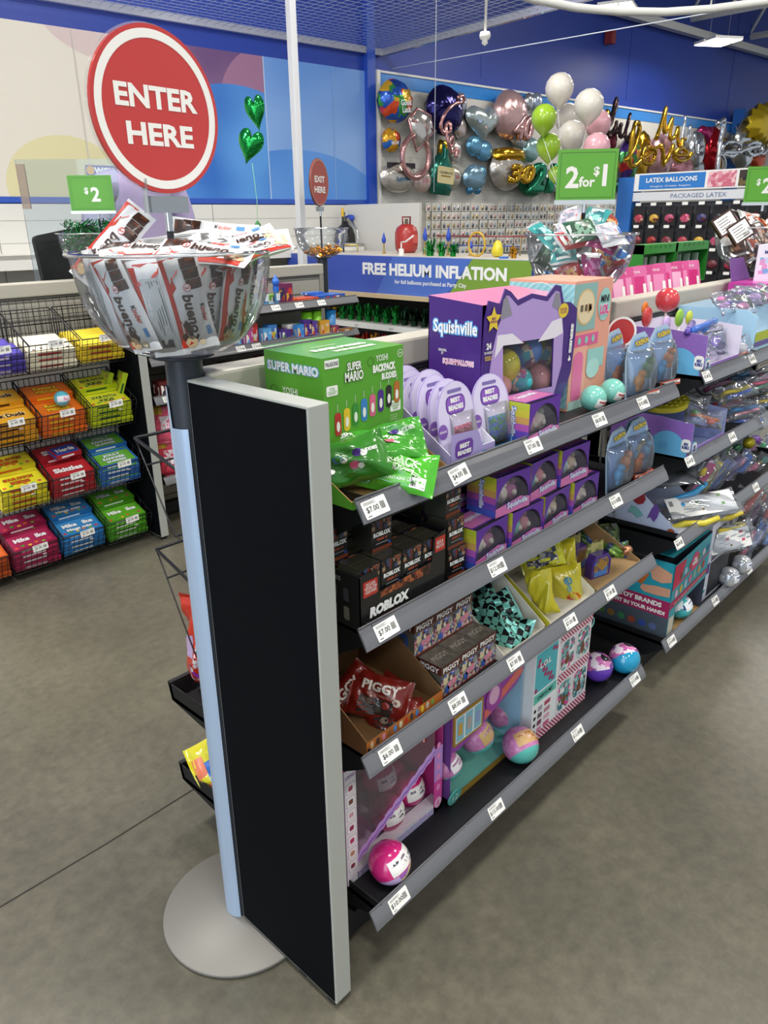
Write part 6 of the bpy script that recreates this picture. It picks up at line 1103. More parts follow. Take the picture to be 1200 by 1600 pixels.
KINDS = {(0, 2): ('blue violet', '4a3f9a', '5a50b0', [('CANDY', .4, .5, .0, .0)][:0], 'e0d0e8', None, ''), (0, 3): ('cream spotted', 'e0d8c0', 'e8e2cc', [], 'b03a3a', None, 'spots'), (0, 4): ('yellow and orange', 'dcc02f', 'e0c83a', [], 'b04a2a', None, ''),
 (1, 2): ('golden', 'd99a22', 'e0a42a', [('Milk Duds', .5, .55, .72, .3)], '3a1f14', 'f0e0b0', ''), (1, 3): ('orange', 'd9661a', 'e0701f', [("Reese's", .5, .68, .5, .24), ('PIECES', .5, .36, .5, .2)], 'e8c02a', '5a2a10', ''), (1, 4): ('lime yellow', 'b8c81f', 'd0d02a', [('SOUR PATCH', .5, .66, .6, .22), ('KIDS', .5, .36, .35, .24)], '2a5a1f', 'e0e060', 'gum'),
 (2, 2): ('yellow', 'd8cc2a', 'e0d62f', [('SOUR PATCH', .5, .68, .6, .2), ('KIDS', .5, .4, .4, .22)], 'c8501f', '2f5a1f', 'gum'), (2, 3): ('red', 'a81f2a', 'b82a32', [('Skittles', .5, .5, .66, .34)], 'f2eeee', '7a1018', ''), (2, 4): ('blue and green', '2f6fc0', '6ab03a', [('JOLLY', .5, .72, .44, .2), ('RANCHER', .5, .48, .56, .18), ('GUMMIES', .5, .24, .5, .16)], 'eef2f2', '1f3f86', ''),
 (3, 2): ('magenta', '9a1f4a', 'a82a55', [('Mike', .33, .62, .34, .28), ('Ike', .76, .62, .24, .28)], 'f2e8ee', '5a0f2a', 'gum'), (3, 3): ('blue', '2a78b8', '3a8ac8', [('Mike', .33, .66, .34, .26), ('Ike', .76, .66, .24, .26), ('Mega mix', .5, .32, .6, .24)], 'eef2f4', '1a3f7a', 'gum'), (3, 4): ('green', '4f9a22', '5fac2a', [('Mike', .33, .62, .34, .26), ('Ike', .76, .62, .24, .26)], 'eef4ea', '1f5a1a', 'gum')}
KINDS[(1, 1)] = KINDS[(1, 2)]; KINDS[(3, 1)] = ('rust orange', 'b8501f', 'c8602a', [], 'f0e0c0', None, ''); KINDS[(2, 1)] = ('crimson', '8a1f30', '9a2a3a', [], 'f0e0e0', None, ''); KINDS[(0, 1)] = ('pale blue', '8aa8c8', '9ab8d4', [], 'e8f0f8', None, '')
def candy_stack(r, c):
    nm, main, c2, words, wc, oc, kind = KINDS[(r, c)]; x = COLX[c]; z0 = ROWZ[r]-.085
    full = r > 0
    p = carton('candy_box', 0, .198, 0, .096, 0, .0235, P(main, .35, coat=.3), candy_art(words, main, c2, wc, oc, kind), 'candy box', None, None, 'candy_box')
    tilt = RX(math.radians(21)); spots = []
    for k in range(4 if full else 3): spots.append((0, .046, .002+.0252*k, 'front'))
    for k in range(6 if full else 3): spots.append((.003, .143, .012+.0252*k, 'rear'))
    cnt = {'front': 0, 'rear': 0}
    for dx, dy, dz, pl in spots:
        cnt[pl] += 1
        dup(p, TR(x-.1+dx, RY2+dy, z0+dz+.0) @ tilt @ RZ(random.uniform(-.03, .03)), '%s candy box, %s up, %s stack, %s row, %s basket' % (nm, ORD[cnt[pl]-1], pl, ROWN[r], COLN[c]), 'candy boxes in the %s row %s basket' % (ROWN[r], COLN[c]))
    bpy.data.objects.remove(p)
for r in range(4):
    for c in range(1 if r == 3 else 2, 5):
        cbasket(COLX[c], ROWZ[r], 'black wire basket with $1.00 ticket, %s row, %s column of the candy rack' % (ROWN[r], COLN[c])); candy_stack(r, c)
nb = carton('candy_box', 0, .12, 0, .075, 0, .022, P('a81f2a', .35, coat=.3), candy_art([('Nerds', .5, .5, .7, .4)], 'a81f2a', '2f4fa8', 'f2eef2', '1f2f7a', ''), 'candy box'); nb['label'] = 'red candy box with blue oval lying on top of the red stacks'; nb.matrix_world = TR(.655, RY2+.1, .482) @ RX(.3) @ RZ(.1)
for i, (dx, dy, rz) in enumerate(((.07, .1, -.25), (.03, .15, -.1))):
    o = carton('candy_box', 0, .165, 0, .09, 0, .0225, P('a8bf1f', .35, coat=.3), candy_art(KINDS[(1, 4)][3], 'a8bf1f', 'c8d02a', '2a5a1f', 'e0e060', 'gum'), 'candy box'); o['label'] = 'lime candy box standing on edge at the right of the lime basket, %s of two' % ('front' if i == 0 else 'rear'); o.matrix_world = TR(COLX[4]+dx, RY2+dy, .66) @ RZ(rz) @ RY(-1.2)
toy_ball(TR(.71, RY2+.07, .757), .033, P('59b5c8', .2, coat=.6), P('59b5c8', .2, coat=.6), P('f0e8ec', .3), busy(['d04a8a', 'f0e8ec'], 90, .3), 'small teal and white toy ball left on the orange candy boxes')
mb = MB(); GW = P('1c1c1f', .4)
for i in range(36): x = -.1+1.12*i/35; mb.rod((x, 2.615, .93), (x, 2.615, 1.165), .0014, GW, None, 4)
for j in range(5): mb.rod((-.1, 2.615, .95+.052*j), (1.02, 2.615, .95+.052*j), .0018, GW, None, 4)
mb.build('wire_backing', label='black wire grid rising behind the top row of candy baskets', cat='wire grid')
mb = MB(); mb.box((-.6, 2.60, .02), (1.04, 2.63, .93), P('d9d8d2', .5)); mb.build('rack_back', label='white back panel behind the wire candy baskets', cat='panel')
# ================================================================ toy shelves past the second end panel
ZT = [1.025, .845, .665, .27]
TG = [[1.86, 2.02, 2.18], [1.3, 1.62, 1.72], [1.18, 1.3, 1.5], [1.2, 1.4]]
for i in range(4): shelf(1.11, 2.46, ZT[i], 'toy shelf by the checkout, %s from the top, grey ticket strip' % ORD[i], [(x, '$1.00') for x in TG[i]], .30, 2.34, None, .05, strip=P('6f6f72', .25, coat=.4))
def mini_box(x, y, z, w, d, h, c, lb, art=None, rz=0., name='toy_box'):
    pr = busy(art or [c, 'e8e4e0', '3a3a4a', c], 45, .4)
    def f(mb, W, D, H, F): mb.rect(W*.12, H*.2, W*.76, H*.6, pr, F['F']); mb.rect(D*.1, H*.2, D*.8, H*.6, pr, F['L'])
    return carton(lb, 0, w, 0, d, 0, h, P(c, .35, coat=.2), f, 'toy box', None, TR(x, y, z) @ RZ(rz), name)
zt = ZT[0]+.0165
def wand(x, c, lb):
    t = thing('bubble_wand', lb, 'bubble wand', TR(x, 2.43, zt)); mb = MB(); mb.cyl(.018, 0, .012, P('4aa0d8', .3), None, 14); mb.cyl(.014, .012, .075, clear('8ac8f0', .4), None, 14); mb.build('bottle', t); mb = MB(); mb.cyl(.017, .075, .1, P(c, .3), None, 14); mb.ball(.022, P(c, .3, coat=.4), TR(0, 0, .122), 16, 10, (1, .8, 1)); mb.lathe([(.012, .14), (.0, .162)], P(c, .3), None, 10); mb.build('cap', t); mb = MB(); mb.box((-.012, -.015, .03), (.012, -.0142, .065), P('dfe8f0', .4)); mb.build('sticker', t)
for x, c, lb in ((1.86, 'd9508a', 'bubble wand bottle with pink top on the toy shelf'), (1.935, '2f6fd0', 'bubble wand bottle with blue top on the toy shelf'), (1.80, 'd8b83a', 'bubble wand bottle with yellow top, half behind the candy bowl')): wand(x, c, lb)
mini_box(1.83, 2.40, zt, .13, .09, .012, '6aa8d8', 'pale blue tray under the bubble wands')
mini_box(1.99, 2.42, zt, .05, .1, .11, '7a2a5a', 'dark red and yellow upright toy box right of the bubble wands', ['c83a3a', 'd8a03a', '7a2a5a', '3a2a5a'])
for i in range(2): mini_box(2.03+.01*i, 2.37, zt+.016*i, .14, .1, .015, ['a8301f', 'd0502a'][i], 'flat red toy box, %s of the pile on the toy shelf' % ['lower', 'upper'][i], ['d8602a', 'a8301f', 'e0a060'])
mini_box(2.19, 2.38, zt, .2, .12, .035, '2f5fb8', 'flat blue and white game box with red target on the toy shelf', ['2f5fb8', 'e8e8f0', 'c83a3a', '2f5fb8', '3a8ac8'])
mini_box(2.17, 2.45, zt+.036, .12, .06, .012, '3a6fc8', 'small blue box lying on the flat game box', ['3a6fc8', 'e8e8f0'])
mini_box(1.9, 2.5, zt, .1, .06, .05, '7ab03a', 'green toy box at the back behind the bubble wands')
zt = ZT[1]+.0165; rnd = random.Random(12)
BX = [('3f7ac0', 'blue'), ('b04a8a', 'plum'), ('e0dcd4', 'white'), ('5aa0d8', 'sky blue'), ('d8c03a', 'yellow'), ('4a2f86', 'violet'), ('c83a3a', 'red'), ('3f8a4a', 'green')]
x = 1.16
for i in range(18):
    c, n = BX[(i*5+i//8) % 8]; w = .05+.02*rnd.random(); h = .06+.05*rnd.random(); mini_box(x, 2.37+.03*(i % 2), zt, w, .05, h, c, '%s small toy box, %s from the left on the second toy shelf' % (n, ORD[i]), [c, 'e8e4e0', BX[(i+3) % 8][0], BX[(i+1) % 8][0]], .1*rnd.uniform(-1, 1)); x += w+.006
    if x > 2.08: break
for i, (x, c, n, hh) in enumerate(((2.13, '7ac82a', 'lime green', .135), (2.2, '86d030', 'bright green', .135), (2.31, '2f8ad0', 'blue', .13))):
    mb = MB(); mb.lathe([(.024, 0), (.032, hh), (.030, hh), (.0, hh*.9)], P(c, .3, coat=.4), None, 20); mb.lathe([(.0262, hh*.3), (.0296, hh*.7)], busy([c, '7a4a2a', 'e0c040', c], 40, .4), None, 20); mb.build('toy_cup', label='%s plastic cup standing on the second toy shelf' % n, cat='cup', loc=(x, 2.42, zt))
for i, (x, z, w, h, c) in enumerate(((2.05, 0, .06, .1, '4a2f86'), (2.1, 0, .05, .09, '5a3f9a'), (2.17, 0, .07, .085, 'd8a03a'), (2.26, 0, .05, .05, '8a3a5a'), (2.32, 0, .1, .025, '9a6a2a'), (2.0, 0, .05, .08, '3a8ad8'))):
    mini_box(x, 2.355, zt, w, .035, h, c, 'small %s printed toy box near the cups on the second toy shelf' % ['violet', 'purple', 'orange', 'wine', 'brown flat', 'blue'][i], [c, 'd8c0a0', 'c8502a', c])
zt = ZT[2]+.0165
for i in range(12): c, n = BX[(i*3+1) % 8]; mini_box(1.16+.075*i, 2.38, zt, .065, .06, .08+.02*(i % 3), ['5a1f1f', '3a2a2a', '8a2a2a', 'c8a860'][i % 4], 'dark red or tan toy box, %s from the left on the third toy shelf' % ORD[i])
zt = ZT[3]+.0165
for i in range(4):
    o = pouch_mesh(.2, .14, .05, P(['d8405a', 'd0304a', 'e05a7a', 'c82f4a'][i], .22, coat=.6), lambda a: (panel(a, -.03, -.03, .07, .05, P('ece4ec', .3), 4, 4, .001), panel(a, -.09, -.05, .05, .04, P('c8a030', .3), 4, 4, .001)), None, 20+i, None, .08, .25).build('candy_bag', label='pink candy bag beyond the second end panel, %s from the %s' % (ORD[i % 2], 'left, lower row' if i < 2 else 'left, upper row'), cat='candy bag', group='pink candy bags'); o.matrix_world = frame(Vector((1.2+.13*(i % 2), 2.42, zt+.1+(.17 if i > 1 else 0))), UP*-1+VR*.1, VT+UP*.2)
# ================================================================ helium counter
HX = 4.0; y0, y1 = ony(827, 408, 2).y, 0; HT = fr((HX, 4.78, .895), (0, -1, 0), (0, 0, 1)); hw = 2.6; hh = .29
t = thing('helium_counter', 'long counter fronted by a blue and green banner reading FREE HELIUM INFLATION', 'counter', loc=(0, 0, 0))
mb = MB(); mb.box((HX, 4.78-hw, .895), (HX+.03, 4.78, .895+hh), P('3f58b8', .4)); T = HT
gx = [(lambda q: 4.78-q.y)(onx(u, v, HX)) for u, v in ((690, 462), (728, 402), (760, 404), (697, 470))]
mb.poly([(hw*.43, 0), (gx[0]+.02, 0), (gx[0]+.28, hh), (hw*.5, hh)], P('4d70c8', .4), T, .0006)
a = 4.78-onx(697, 466, HX).y; b = 4.78-onx(738, 403, HX).y; mb.poly([(a, 0), (hw, 0), (hw, hh), (b, hh)], P('7ba03c', .4), T, .001)
a = 4.78-onx(567, 430, HX).y; b = 4.78-onx(792, 430, HX).y; mb.text('FREE HELIUM INFLATION', (a+b)/2, hh*.66, P('f2f3f4', .4), T, w=b-a, h=hh*.33, z=.002, bold=.045)
a = 4.78-onx(617, 445, HX).y; b = 4.78-onx(729, 448, HX).y; mb.text('for foil balloons purchased at Party City', (a+b)/2, hh*.33, P('f2f3f4', .4), T, w=b-a, h=hh*.14, z=.002, bold=.02); mb.build('banner', t)
mb = MB(); mb.box((HX-.05, 4.78-hw, .862), (HX+.75, 4.78, .894), P('cdb894', .45)); mb.build('counter_top', t, label='pale wood counter ledge'); mb = MB(); mb.box((HX+.03, 4.78-hw, 1.17), (HX+.72, 4.78, 1.19), P('d6cfc0', .45)); mb.build('work_top', t)
mb = MB(); mb.box((HX+.35, 4.78-hw, .05), (HX+.72, 4.78, .862), P('141418', .6)); mb.box((HX+.06, 4.78-hw, .895), (HX+.7, 4.78, 1.17), P('c9c9c4', .5)); mb.build('carcass', t)
for i, z in enumerate((.63, .40, .15)):
    mb = MB(); mb.box((HX-.02, 4.78-hw, z), (HX+.35, 4.78, z+.012), P('dddedb', .4)); mb.box((HX-.024, 4.78-hw, z-.03), (HX-.018, 4.78, z+.012), P('e6e7e4', .4)); 
    T = fr((HX-.0245, 4.78, z-.01), (0, -1, 0), (0, 0, 1))
    for k in range(6): mb.text('$2.50', .5+.4*k, 0, P('6a6a70', .5), T, h=.016)
    mb.build('shelf_board', t)
def tinsel(x, y, z, r, h, col, lb, seed=0):
    mb = MB(); rd = random.Random(seed)
    for i in range(46):
        a = rd.uniform(0, 6.28); b = rd.uniform(.2, 1); d = Vector((math.cos(a)*b*r, math.sin(a)*b*r, h*rd.uniform(.35, 1))); s = Vector((-math.sin(a), math.cos(a), 0))*.006; e = d*1.05+Vector((0, 0, -h*.35*b))
        mb.add([-s*.6, s*.6, d+s, d-s], [(0, 1, 2, 3)], foil(col, .18, .85)); mb.add([d-s, d+s, e+s*.5, e-s*.5], [(0, 1, 2, 3)], foil(col, .22, .8))
    mb.cyl(r*.5, 0, h*.3, foil(col, .25, .8), None, 10); mb.build('balloon_weight', label=lb, cat='balloon weight', group='tinsel balloon weights', loc=(x, y, z))
for i in range(18):
    c, n = (('c8981f', 'gold') if i < 5 else ('1f8a3a', 'green') if i < 12 else ('1a3a24', 'dark green')); tinsel(HX+.1, 4.70-.105*i, .642, .055, .15, c, '%s tinsel balloon weight under the helium counter, %s from the left' % (n, ORD[i]), i)
for i in range(14): tinsel(HX+.1, 4.0-.11*i, .412, .055, .14, ['a81f1f', 'b8301f', 'c8902a'][i % 3], 'red or gold tinsel balloon weight on the lower helium shelf, %s from the left' % ORD[i], 30+i)
WT = 1.19
def nearc(u, v, d): return CAMP+_ray(u, v)/FPX*d
q = onx(635, 398, HX+.5); t = thing('helium_tank', 'red helium tank with carrying collar on the work top', 'gas tank', TR(q.x, q.y, WT)); mb = MB(); mb.lathe([(0, 0), (.07, .0), (.095, .03), (.1, .08), (.1, .16), (.085, .205), (.05, .23), (0, .235)], P('a8302a', .35, coat=.3), None, 28); mb.build('body', t)
mb = MB(); mb.tube([(-.045, 0, .22), (-.05, 0, .29), (.05, 0, .29), (.045, 0, .22)], .008, P('8a2a26', .4)); mb.build('collar', t); mb = MB(); mb.cyl(.015, .23, .275, P('6a5a4a', .4), None, 10); mb.build('valve', t); mb = MB(); mb.box((-.03, -.103, .08), (.03, -.098, .15), P('c85a50', .4)); mb.build('sticker', t)
def inflator(u, v, c, lb, d=HX+.3, h=.14):
    q = onx(u, v, d); t = thing('inflator_nozzle', lb, 'inflator', TR(q.x, q.y, WT)); mb = MB(); mb.cyl(.018, 0, .012, P('c8a860', .3, .7), None, 12); mb.cyl(.007, .012, h*.6, P('c8a860', .3, .7), None, 10); mb.build('stand', t); mb = MB(); mb.lathe([(.008, h*.55), (.016, h*.6), (.02, h*.75), (.012, h*.9), (.004, h*1.1)], P(c, .35), None, 12); mb.build('nozzle', t)
for u, v, c, n, h in ((477, 400, '2a4ab8', 'blue nozzle left of the black stick', .12), (600, 400, '2a4ab8', 'blue nozzle beside the red tank', .15), (664, 402, '2a4ab8', 'tall blue nozzle right of the red tank', .19), (700, 402, '2a4ab8', 'tall blue nozzle behind the green weights', .19), (735, 402, '2a4ab8', 'blue nozzle left of the yellow ring', .1), (775, 402, 'd8c02a', 'yellow cap', .08)): inflator(u, v, c, 'balloon inflator, %s' % n, HX+.3, h)
q = onx(537, 395, HX+.35); mb = MB(); mb.cyl(.008, 0, .3, P('151517', .4), None, 10); mb.cyl(.012, .3, .37, P('d8b02a', .4), None, 10); mb.build('cutting_stick', label='black upright stick with yellow top on the helium counter', cat='stick', loc=(q.x, q.y, WT))
q = onx(627, 400, HX+.12); mb = MB(); mb.cyl(.022, 0, .05, P('eceae6', .35), None, 14); mb.cyl(.006, .05, .1, P('eceae6', .35), None, 8); mb.tube([(0, 0, .1), (0, -.05, .105), (0, -.13, .15)], .007, P('eceae6', .35)); mb.build('pump_bottle', label='white pump bottle with long spout in front of the red tank', cat='bottle', loc=(q.x, q.y, WT))
mb = MB(); a = onx(478, 388, HX+.4); mb.rod((0, .25, .06), (0, -.5, .06), .006, P('c8a860', .3, .7)); mb.rod((0, .25, 0), (0, .25, .06), .005, P('c8a860', .3, .7)); mb.rod((0, -.5, 0), (0, -.5, .06), .005, P('c8a860', .3, .7)); mb.build('brass_pipe', label='brass gas pipe lying along the helium counter at left', cat='pipe', loc=(a.x, a.y-.2, WT))
mb = MB(); a = onx(700, 368, HX+.45); mb.rod((0, .12, .14), (0, -.75, .14), .006, P('8a3a3a', .4)); mb.rod((0, .05, .07), (0, -.7, .07), .005, P('3a4a9a', .4)); 
for yy in (.1, -.3, -.7): mb.rod((0, yy, 0), (0, yy, .14), .005, P('9a8a60', .4))
mb.build('hose_rail', label='red and blue hose rail behind the green weights', cat='rail', loc=(a.x, a.y, WT))
for i, (u, c, r, n) in enumerate(((672, '1f8a3a', .06, 'large green'), (690, '2a9a45', .05, 'second green'), (708, '1f8a3a', .045, 'small green'), (803, 'c8902a', .04, 'orange and green'))):
    q = onx(u, 398, HX+.16); tinsel(q.x, q.y, WT, r, r*2.2, c, '%s foil balloon weight standing on the helium counter top' % n, 60+i)
q = onx(745, 385, HX+.2); mb = MB(); mb.tube([(0, .075*math.cos(a*.3), .09+.085*math.sin(a*.3)) for a in range(21)], .008, P('c8a02a', .35), None, 6, True); mb.build('yellow_ring', label='thin yellow ring standing on the helium counter', cat='ring', loc=(q.x, q.y, WT))
q = onx(777, 398, HX+.25); mb = MB(); mb.lathe([(0, 0), (.04, .01), (.045, .05), (.03, .1), (.008, .12)], P('d8c82a', .3, coat=.4), None, 16); mb.build('yellow_bulb', label='yellow balloon shaped bulb with blue nozzle on the counter', cat='bulb', loc=(q.x, q.y, WT))
q = onx(787, 402, HX+.1); mb = MB(); mb.cyl(.035, 0, .012, P('2f6fc8', .35), None, 18); mb.build('ribbon_spool', label='flat blue ribbon spool at the right of the helium counter', cat='spool', loc=(q.x, q.y, WT))
# black gas cylinder with valve and hose
q = onx(540, 400, HX+.86); t = thing('gas_cylinder', 'tall black gas cylinder with blue valve behind the helium counter', 'gas cylinder', TR(q.x, q.y, 0)); mb = MB(); mb.lathe([(0, 0), (.115, 0), (.115, 1.25), (.105, 1.33), (.075, 1.39), (.035, 1.42), (.03, 1.45), (0, 1.45)], P('17181a', .35, coat=.3), None, 28); mb.build('body', t)
mb = MB(); mb.cyl(.025, 1.45, 1.5, P('6a6a60', .35, .6), None, 12); mb.tube([(0, 0, 1.48), (.0, -.07, 1.5), (0, -.1, 1.46)], .012, P('2a4ab8', .4)); mb.ball(.028, P('2a4ab8', .4), TR(0, -.1, 1.48), 12, 8); mb.ball(.022, P('3a3a3c', .4), TR(0, .02, 1.52), 12, 8); mb.tube([(0, -.1, 1.45), (-.02, -.2, 1.35), (-.03, -.2, 1.2), (-.02, -.16, 1.0)], .01, P('b8bcc0', .25, .8)); mb.build('valve', t)
# pale divider panel and clear screen behind the counter
a = onx(655, 390, HX+.9); b = onx(505, 390, HX+.9); mb = MB(); mb.box((0, 0, 0), (.03, min(b.y, 4.9)-a.y, 1.60), P('d9d7d0', .5)); mb.build('divider_panel', label='pale upright divider panel behind the red helium tank', cat='panel', loc=(a.x, a.y, 0))
# ================================================================ balloon display on the blue wall
bx0, bx1 = wpt(588, 200)[0], wpt(1150, 200)[0]
mb = MB(); mb.box((bx0, .3, .003), (bx1, 2.80, .03), P('dad7cf', .5), WF); mb.box((bx0, 2.68, .03), (bx1, 2.80, .036), P('2f86d8', .25, coat=.5), WF); mb.box((bx0-.03, .3, .003), (bx0+.01, 2.82, .06), P('e4e4e0', .4), WF); mb.box((bx0, 2.8, .003), (bx1, 2.82, .05), P('e4e4e0', .4), WF)
for k in range(22): mb.box((bx0, .36+.1*k, .03), (bx1, .364+.1*k, .0305), P('c0bdb5', .6), WF)
mb.build('balloon_board', label='white slatted board with blue top edge on the wall, covered with balloons', cat='display board')
def wat(u, v, off): d = _ray(u, v); return CAMP+d*((W0+WN*off-CAMP).dot(WN)/d.dot(WN))
def wpx(u, v): return (wpt(u+1, v)[0]-wpt(u-1, v)[0])/2
def pillow(mb, out, th, m, T, n=7, m2=None):
    """inflated foil shape from an outline"""
    k = len(out); cx = sum(p[0] for p in out)/k; cy = sum(p[1] for p in out)/k
    for sg in (1, -1):
        vs = [(cx, cy, sg*th)]
        for r in range(1, n+1):
            f = r/n; z = sg*th*math.sqrt(max(0, 1-f**2.2)); w_ = .03*math.sin(r*2.)
            vs += [(cx+(x-cx)*f, cy+(y-cy)*f, z*(1+.12*math.sin(i*2.6+r)*f)) for i, (x, y) in enumerate(out)]
        fs = [(0, 1+i, 1+(i+1) % k) for i in range(k)] + [(1+r*k+i, 1+(r+1)*k+i, 1+(r+1)*k+(i+1) % k, 1+r*k+(i+1) % k) for r in range(n-1) for i in range(k)]
        if sg < 0: fs = [f[::-1] for f in fs]
        mb.add(vs, fs, m if sg > 0 else (m2 or m), T, True)
HEART = [(math.sin(a)**3, (13*math.cos(a)-5*math.cos(2*a)-2*math.cos(3*a)-math.cos(4*a))/16) for a in [2*PI*i/36 for i in range(36)]]
def wallframe(u, v, off, rot=0., yaw=0.): q = wat(u, v, off); return TR(*q) @ Matrix.Rotation(0, 4, 'Z') @ fr((0, 0, 0), WD, (0, 0, 1)) @ RY(yaw) @ RZ(rot)
def fb(name, u, v, wpxs, hpx, mat, label, shape='ell', text=None, rot=0., off=.14, th=None, art=None, group='foil balloons on the wall board'):
    s = wpx(u, v); sv = abs(wpt(u, v+1)[1]-wpt(u, v-1)[1])/2; w = wpxs*s/2; h = hpx*sv/2; mb = MB(); T = I4
    out = ell(0, 0, w, h, 30) if shape == 'ell' else [(x*w, y*h) for x, y in HEART] if shape == 'heart' else shape(w, h)
    th = th or min(.15, min(w, h)*.55); off = max(off, th+.045); pillow(mb, out, th, mat, T)
    if art: art(mb, w, h, th)
    if text:
        for s_, x, y, ww, hh, c in text: mb.text(s_, x*w, y*h, P(c, .3), T, w=ww*2*w, h=hh*2*h, z=th*1.02, bold=.03, ang=.1)
    o = mb.build(name, label=label, cat='balloon', group=group); o.matrix_world = wallframe(u, v, off, rot); return o
SIL = foil('b9bcc2', .18, .85); ROSE = foil('c79a98', .18, .85); GLDF = foil('c79a2e', .16, .9); CHR = foil('d0d3d8', .12, .95)
fb('foil_balloon', 617, 158, 50, 68, busy(['d8502a', '3f9a4a', '2f5fc0', 'e0b03a', '2a4a9c', 'c83a5a'], 9, .2, .4), 'round multicoloured foil balloon at the top left of the wall board', text=[('Good\nLuck', .25, -.25, .32, .3, 'e8f0f4')])
fb('foil_balloon', 611, 219, 28, 38, busy(['2f6fc8', 'd8a02a', 'c8502a', '2f6fc8'], 12, .2, .4), 'small blue and orange foil balloon reading WELCOME', text=[('WELCOME', 0, -.25, .42, .14, 'f0f0f0')])
fb('foil_balloon', 694, 173, 54, 78, foil('241f5c', .14, .7), 'large dark blue foil balloon on the wall board', rot=-.25)
fb('foil_balloon', 719, 165, 18, 42, foil('b0b5c2', .2, .7), 'grey foil balloon edge right of the dark blue one', off=.08)
fb('foil_balloon', 753, 190, 50, 62, foil('b3c0c0', .2, .6), 'silver green heart balloon with pastel print', 'heart', off=.16, art=lambda mb, w, h, th: [mb.disc(w*x, h*y, .03, .02, P(c, .35), None, th*.9, 10) for x, y, c in ((-.3, .2, 'c8b090'), (.2, .0, '9ac0b0'), (-.1, -.3, 'd8b0b0'), (.35, .3, 'c0b0d0'), (-.5, -.05, '9ab0d0'))])
fb('foil_balloon', 796, 180, 48, 78, foil('c3a0a0', .25, .55), 'large dusty pink foil balloon on the wall board')
fb('foil_balloon', 826, 160, 14, 30, SIL, 'small silver balloon behind the dusty pink one', off=.08); fb('foil_balloon', 838, 160, 16, 32, foil('a9b6cc', .2, .7), 'small blue silver balloon right of the dusty pink one', off=.08)
# diamond ring
t = thing('foil_balloon', 'rose gold foil balloon shaped like a diamond ring', 'balloon', wallframe(652, 230, .25, -.25), 'foil balloons on the wall board'); s = wpx(650, 220)
mb = MB(); mb.tube([(20*s*math.cos(a*.2618), 21*s*math.sin(a*.2618)-10*s, 0) for a in range(24)], 3.0*s, foil('cf9a98', .16, .8), None, 10, True); mb.build('band', t)
mb = MB(); pillow(mb, [(-19*s, 22*s), (-10*s, 36*s), (10*s, 36*s), (19*s, 22*s), (0, -4*s)], 7*s, foil('d8d2cc', .15, .8), None); o = mb.build('stone', t, label='silver gem'); mb = MB(); mb.tube([(-19*s, 22*s, 0), (-10*s, 36*s, 0), (10*s, 36*s, 0), (19*s, 22*s, 0), (0, -4*s, 0)], 1.8*s, foil('cf9a98', .16, .8), None, 8, True); mb.rod((-19*s, 22*s, 5*s), (19*s, 22*s, 5*s), 1.2*s, foil('cf9a98', .16, .8)); mb.build('setting', t)
fb('foil_balloon', 622, 277, 54, 48, foil('c9c4bc', .2, .6), 'silver foil balloon with black top reading Happy Retirement', text=[('Happy', 0, .3, .3, .14, '5a4a3a'), ('Retirement', .05, -.1, .4, .16, '3a6a8a')], art=lambda mb, w, h, th: (mb.grid(lambda u, v: (w*(-.8+1.6*u), h*(.55+.35*v), th*.62), 4, 2, P('2a2226', .3)),))
fb('foil_balloon', 659, 283, 26, 36, foil('cdb7b0', .2, .5), 'small white foil balloon with pink print beside the green bottle', text=[('HB', 0, 0, .3, .2, 'b06a7a')], off=.18)
def bottle(w, h): return [(-w, -h), (w, -h), (w, -h*.05), (w*.75, h*.3), (w*.35, h*.55), (w*.35, h), (-w*.35, h), (-w*.35, h*.55), (-w*.75, h*.3), (-w, -h*.05)]
fb('foil_balloon', 690, 262, 30, 84, foil('2f7a68', .16, .7), 'green champagne bottle foil balloon with gold neck', bottle, rot=-.08, th=.07, art=lambda mb, w, h, th: (mb.poly(rrect(-w*.85, -h*.6, w*1.7, h*.62, .02), P('d0c390', .4), None, th*1.04), mb.rect(-w*.5, -h*.35, w, h*.05, P('8a6a2a', .4), None, th*1.06), mb.text('CELEBRATE', 0, -h*.2, INK, None, w=w*1.3, h=h*.09, z=th*1.06), pillow(mb, [(-w*.4, h*.45), (w*.4, h*.45), (w*.36, h), (-w*.36, h)], th*.8, GLDF, None)))
for u, v, r in ((741, 228, 11), (756, 236, 11)): fb('foil_balloon', u, v, r*2.2, r*3, foil('6aa4c8', .2, .6), 'small light blue balloon figure, %s of the pair at mid board' % ('left' if u < 750 else 'right'))
fb('foil_balloon', 741, 278, 34, 42, foil('86aac0', .2, .6), 'pale blue rounded balloon figure below the light blue pair', art=lambda mb, w, h, th: (mb.ball(w*.4, foil('5f9ac0', .2, .6), TR(w*.5, h*.3, th*.3), 12, 8, (1, 1.2, .6)), mb.ball(w*.26, foil('4a86b0', .2, .6), TR(-w*.4, -h*.9, 0), 10, 6), mb.ball(w*.26, foil('4a86b0', .2, .6), TR(w*.3, -h*.9, 0), 10, 6)))
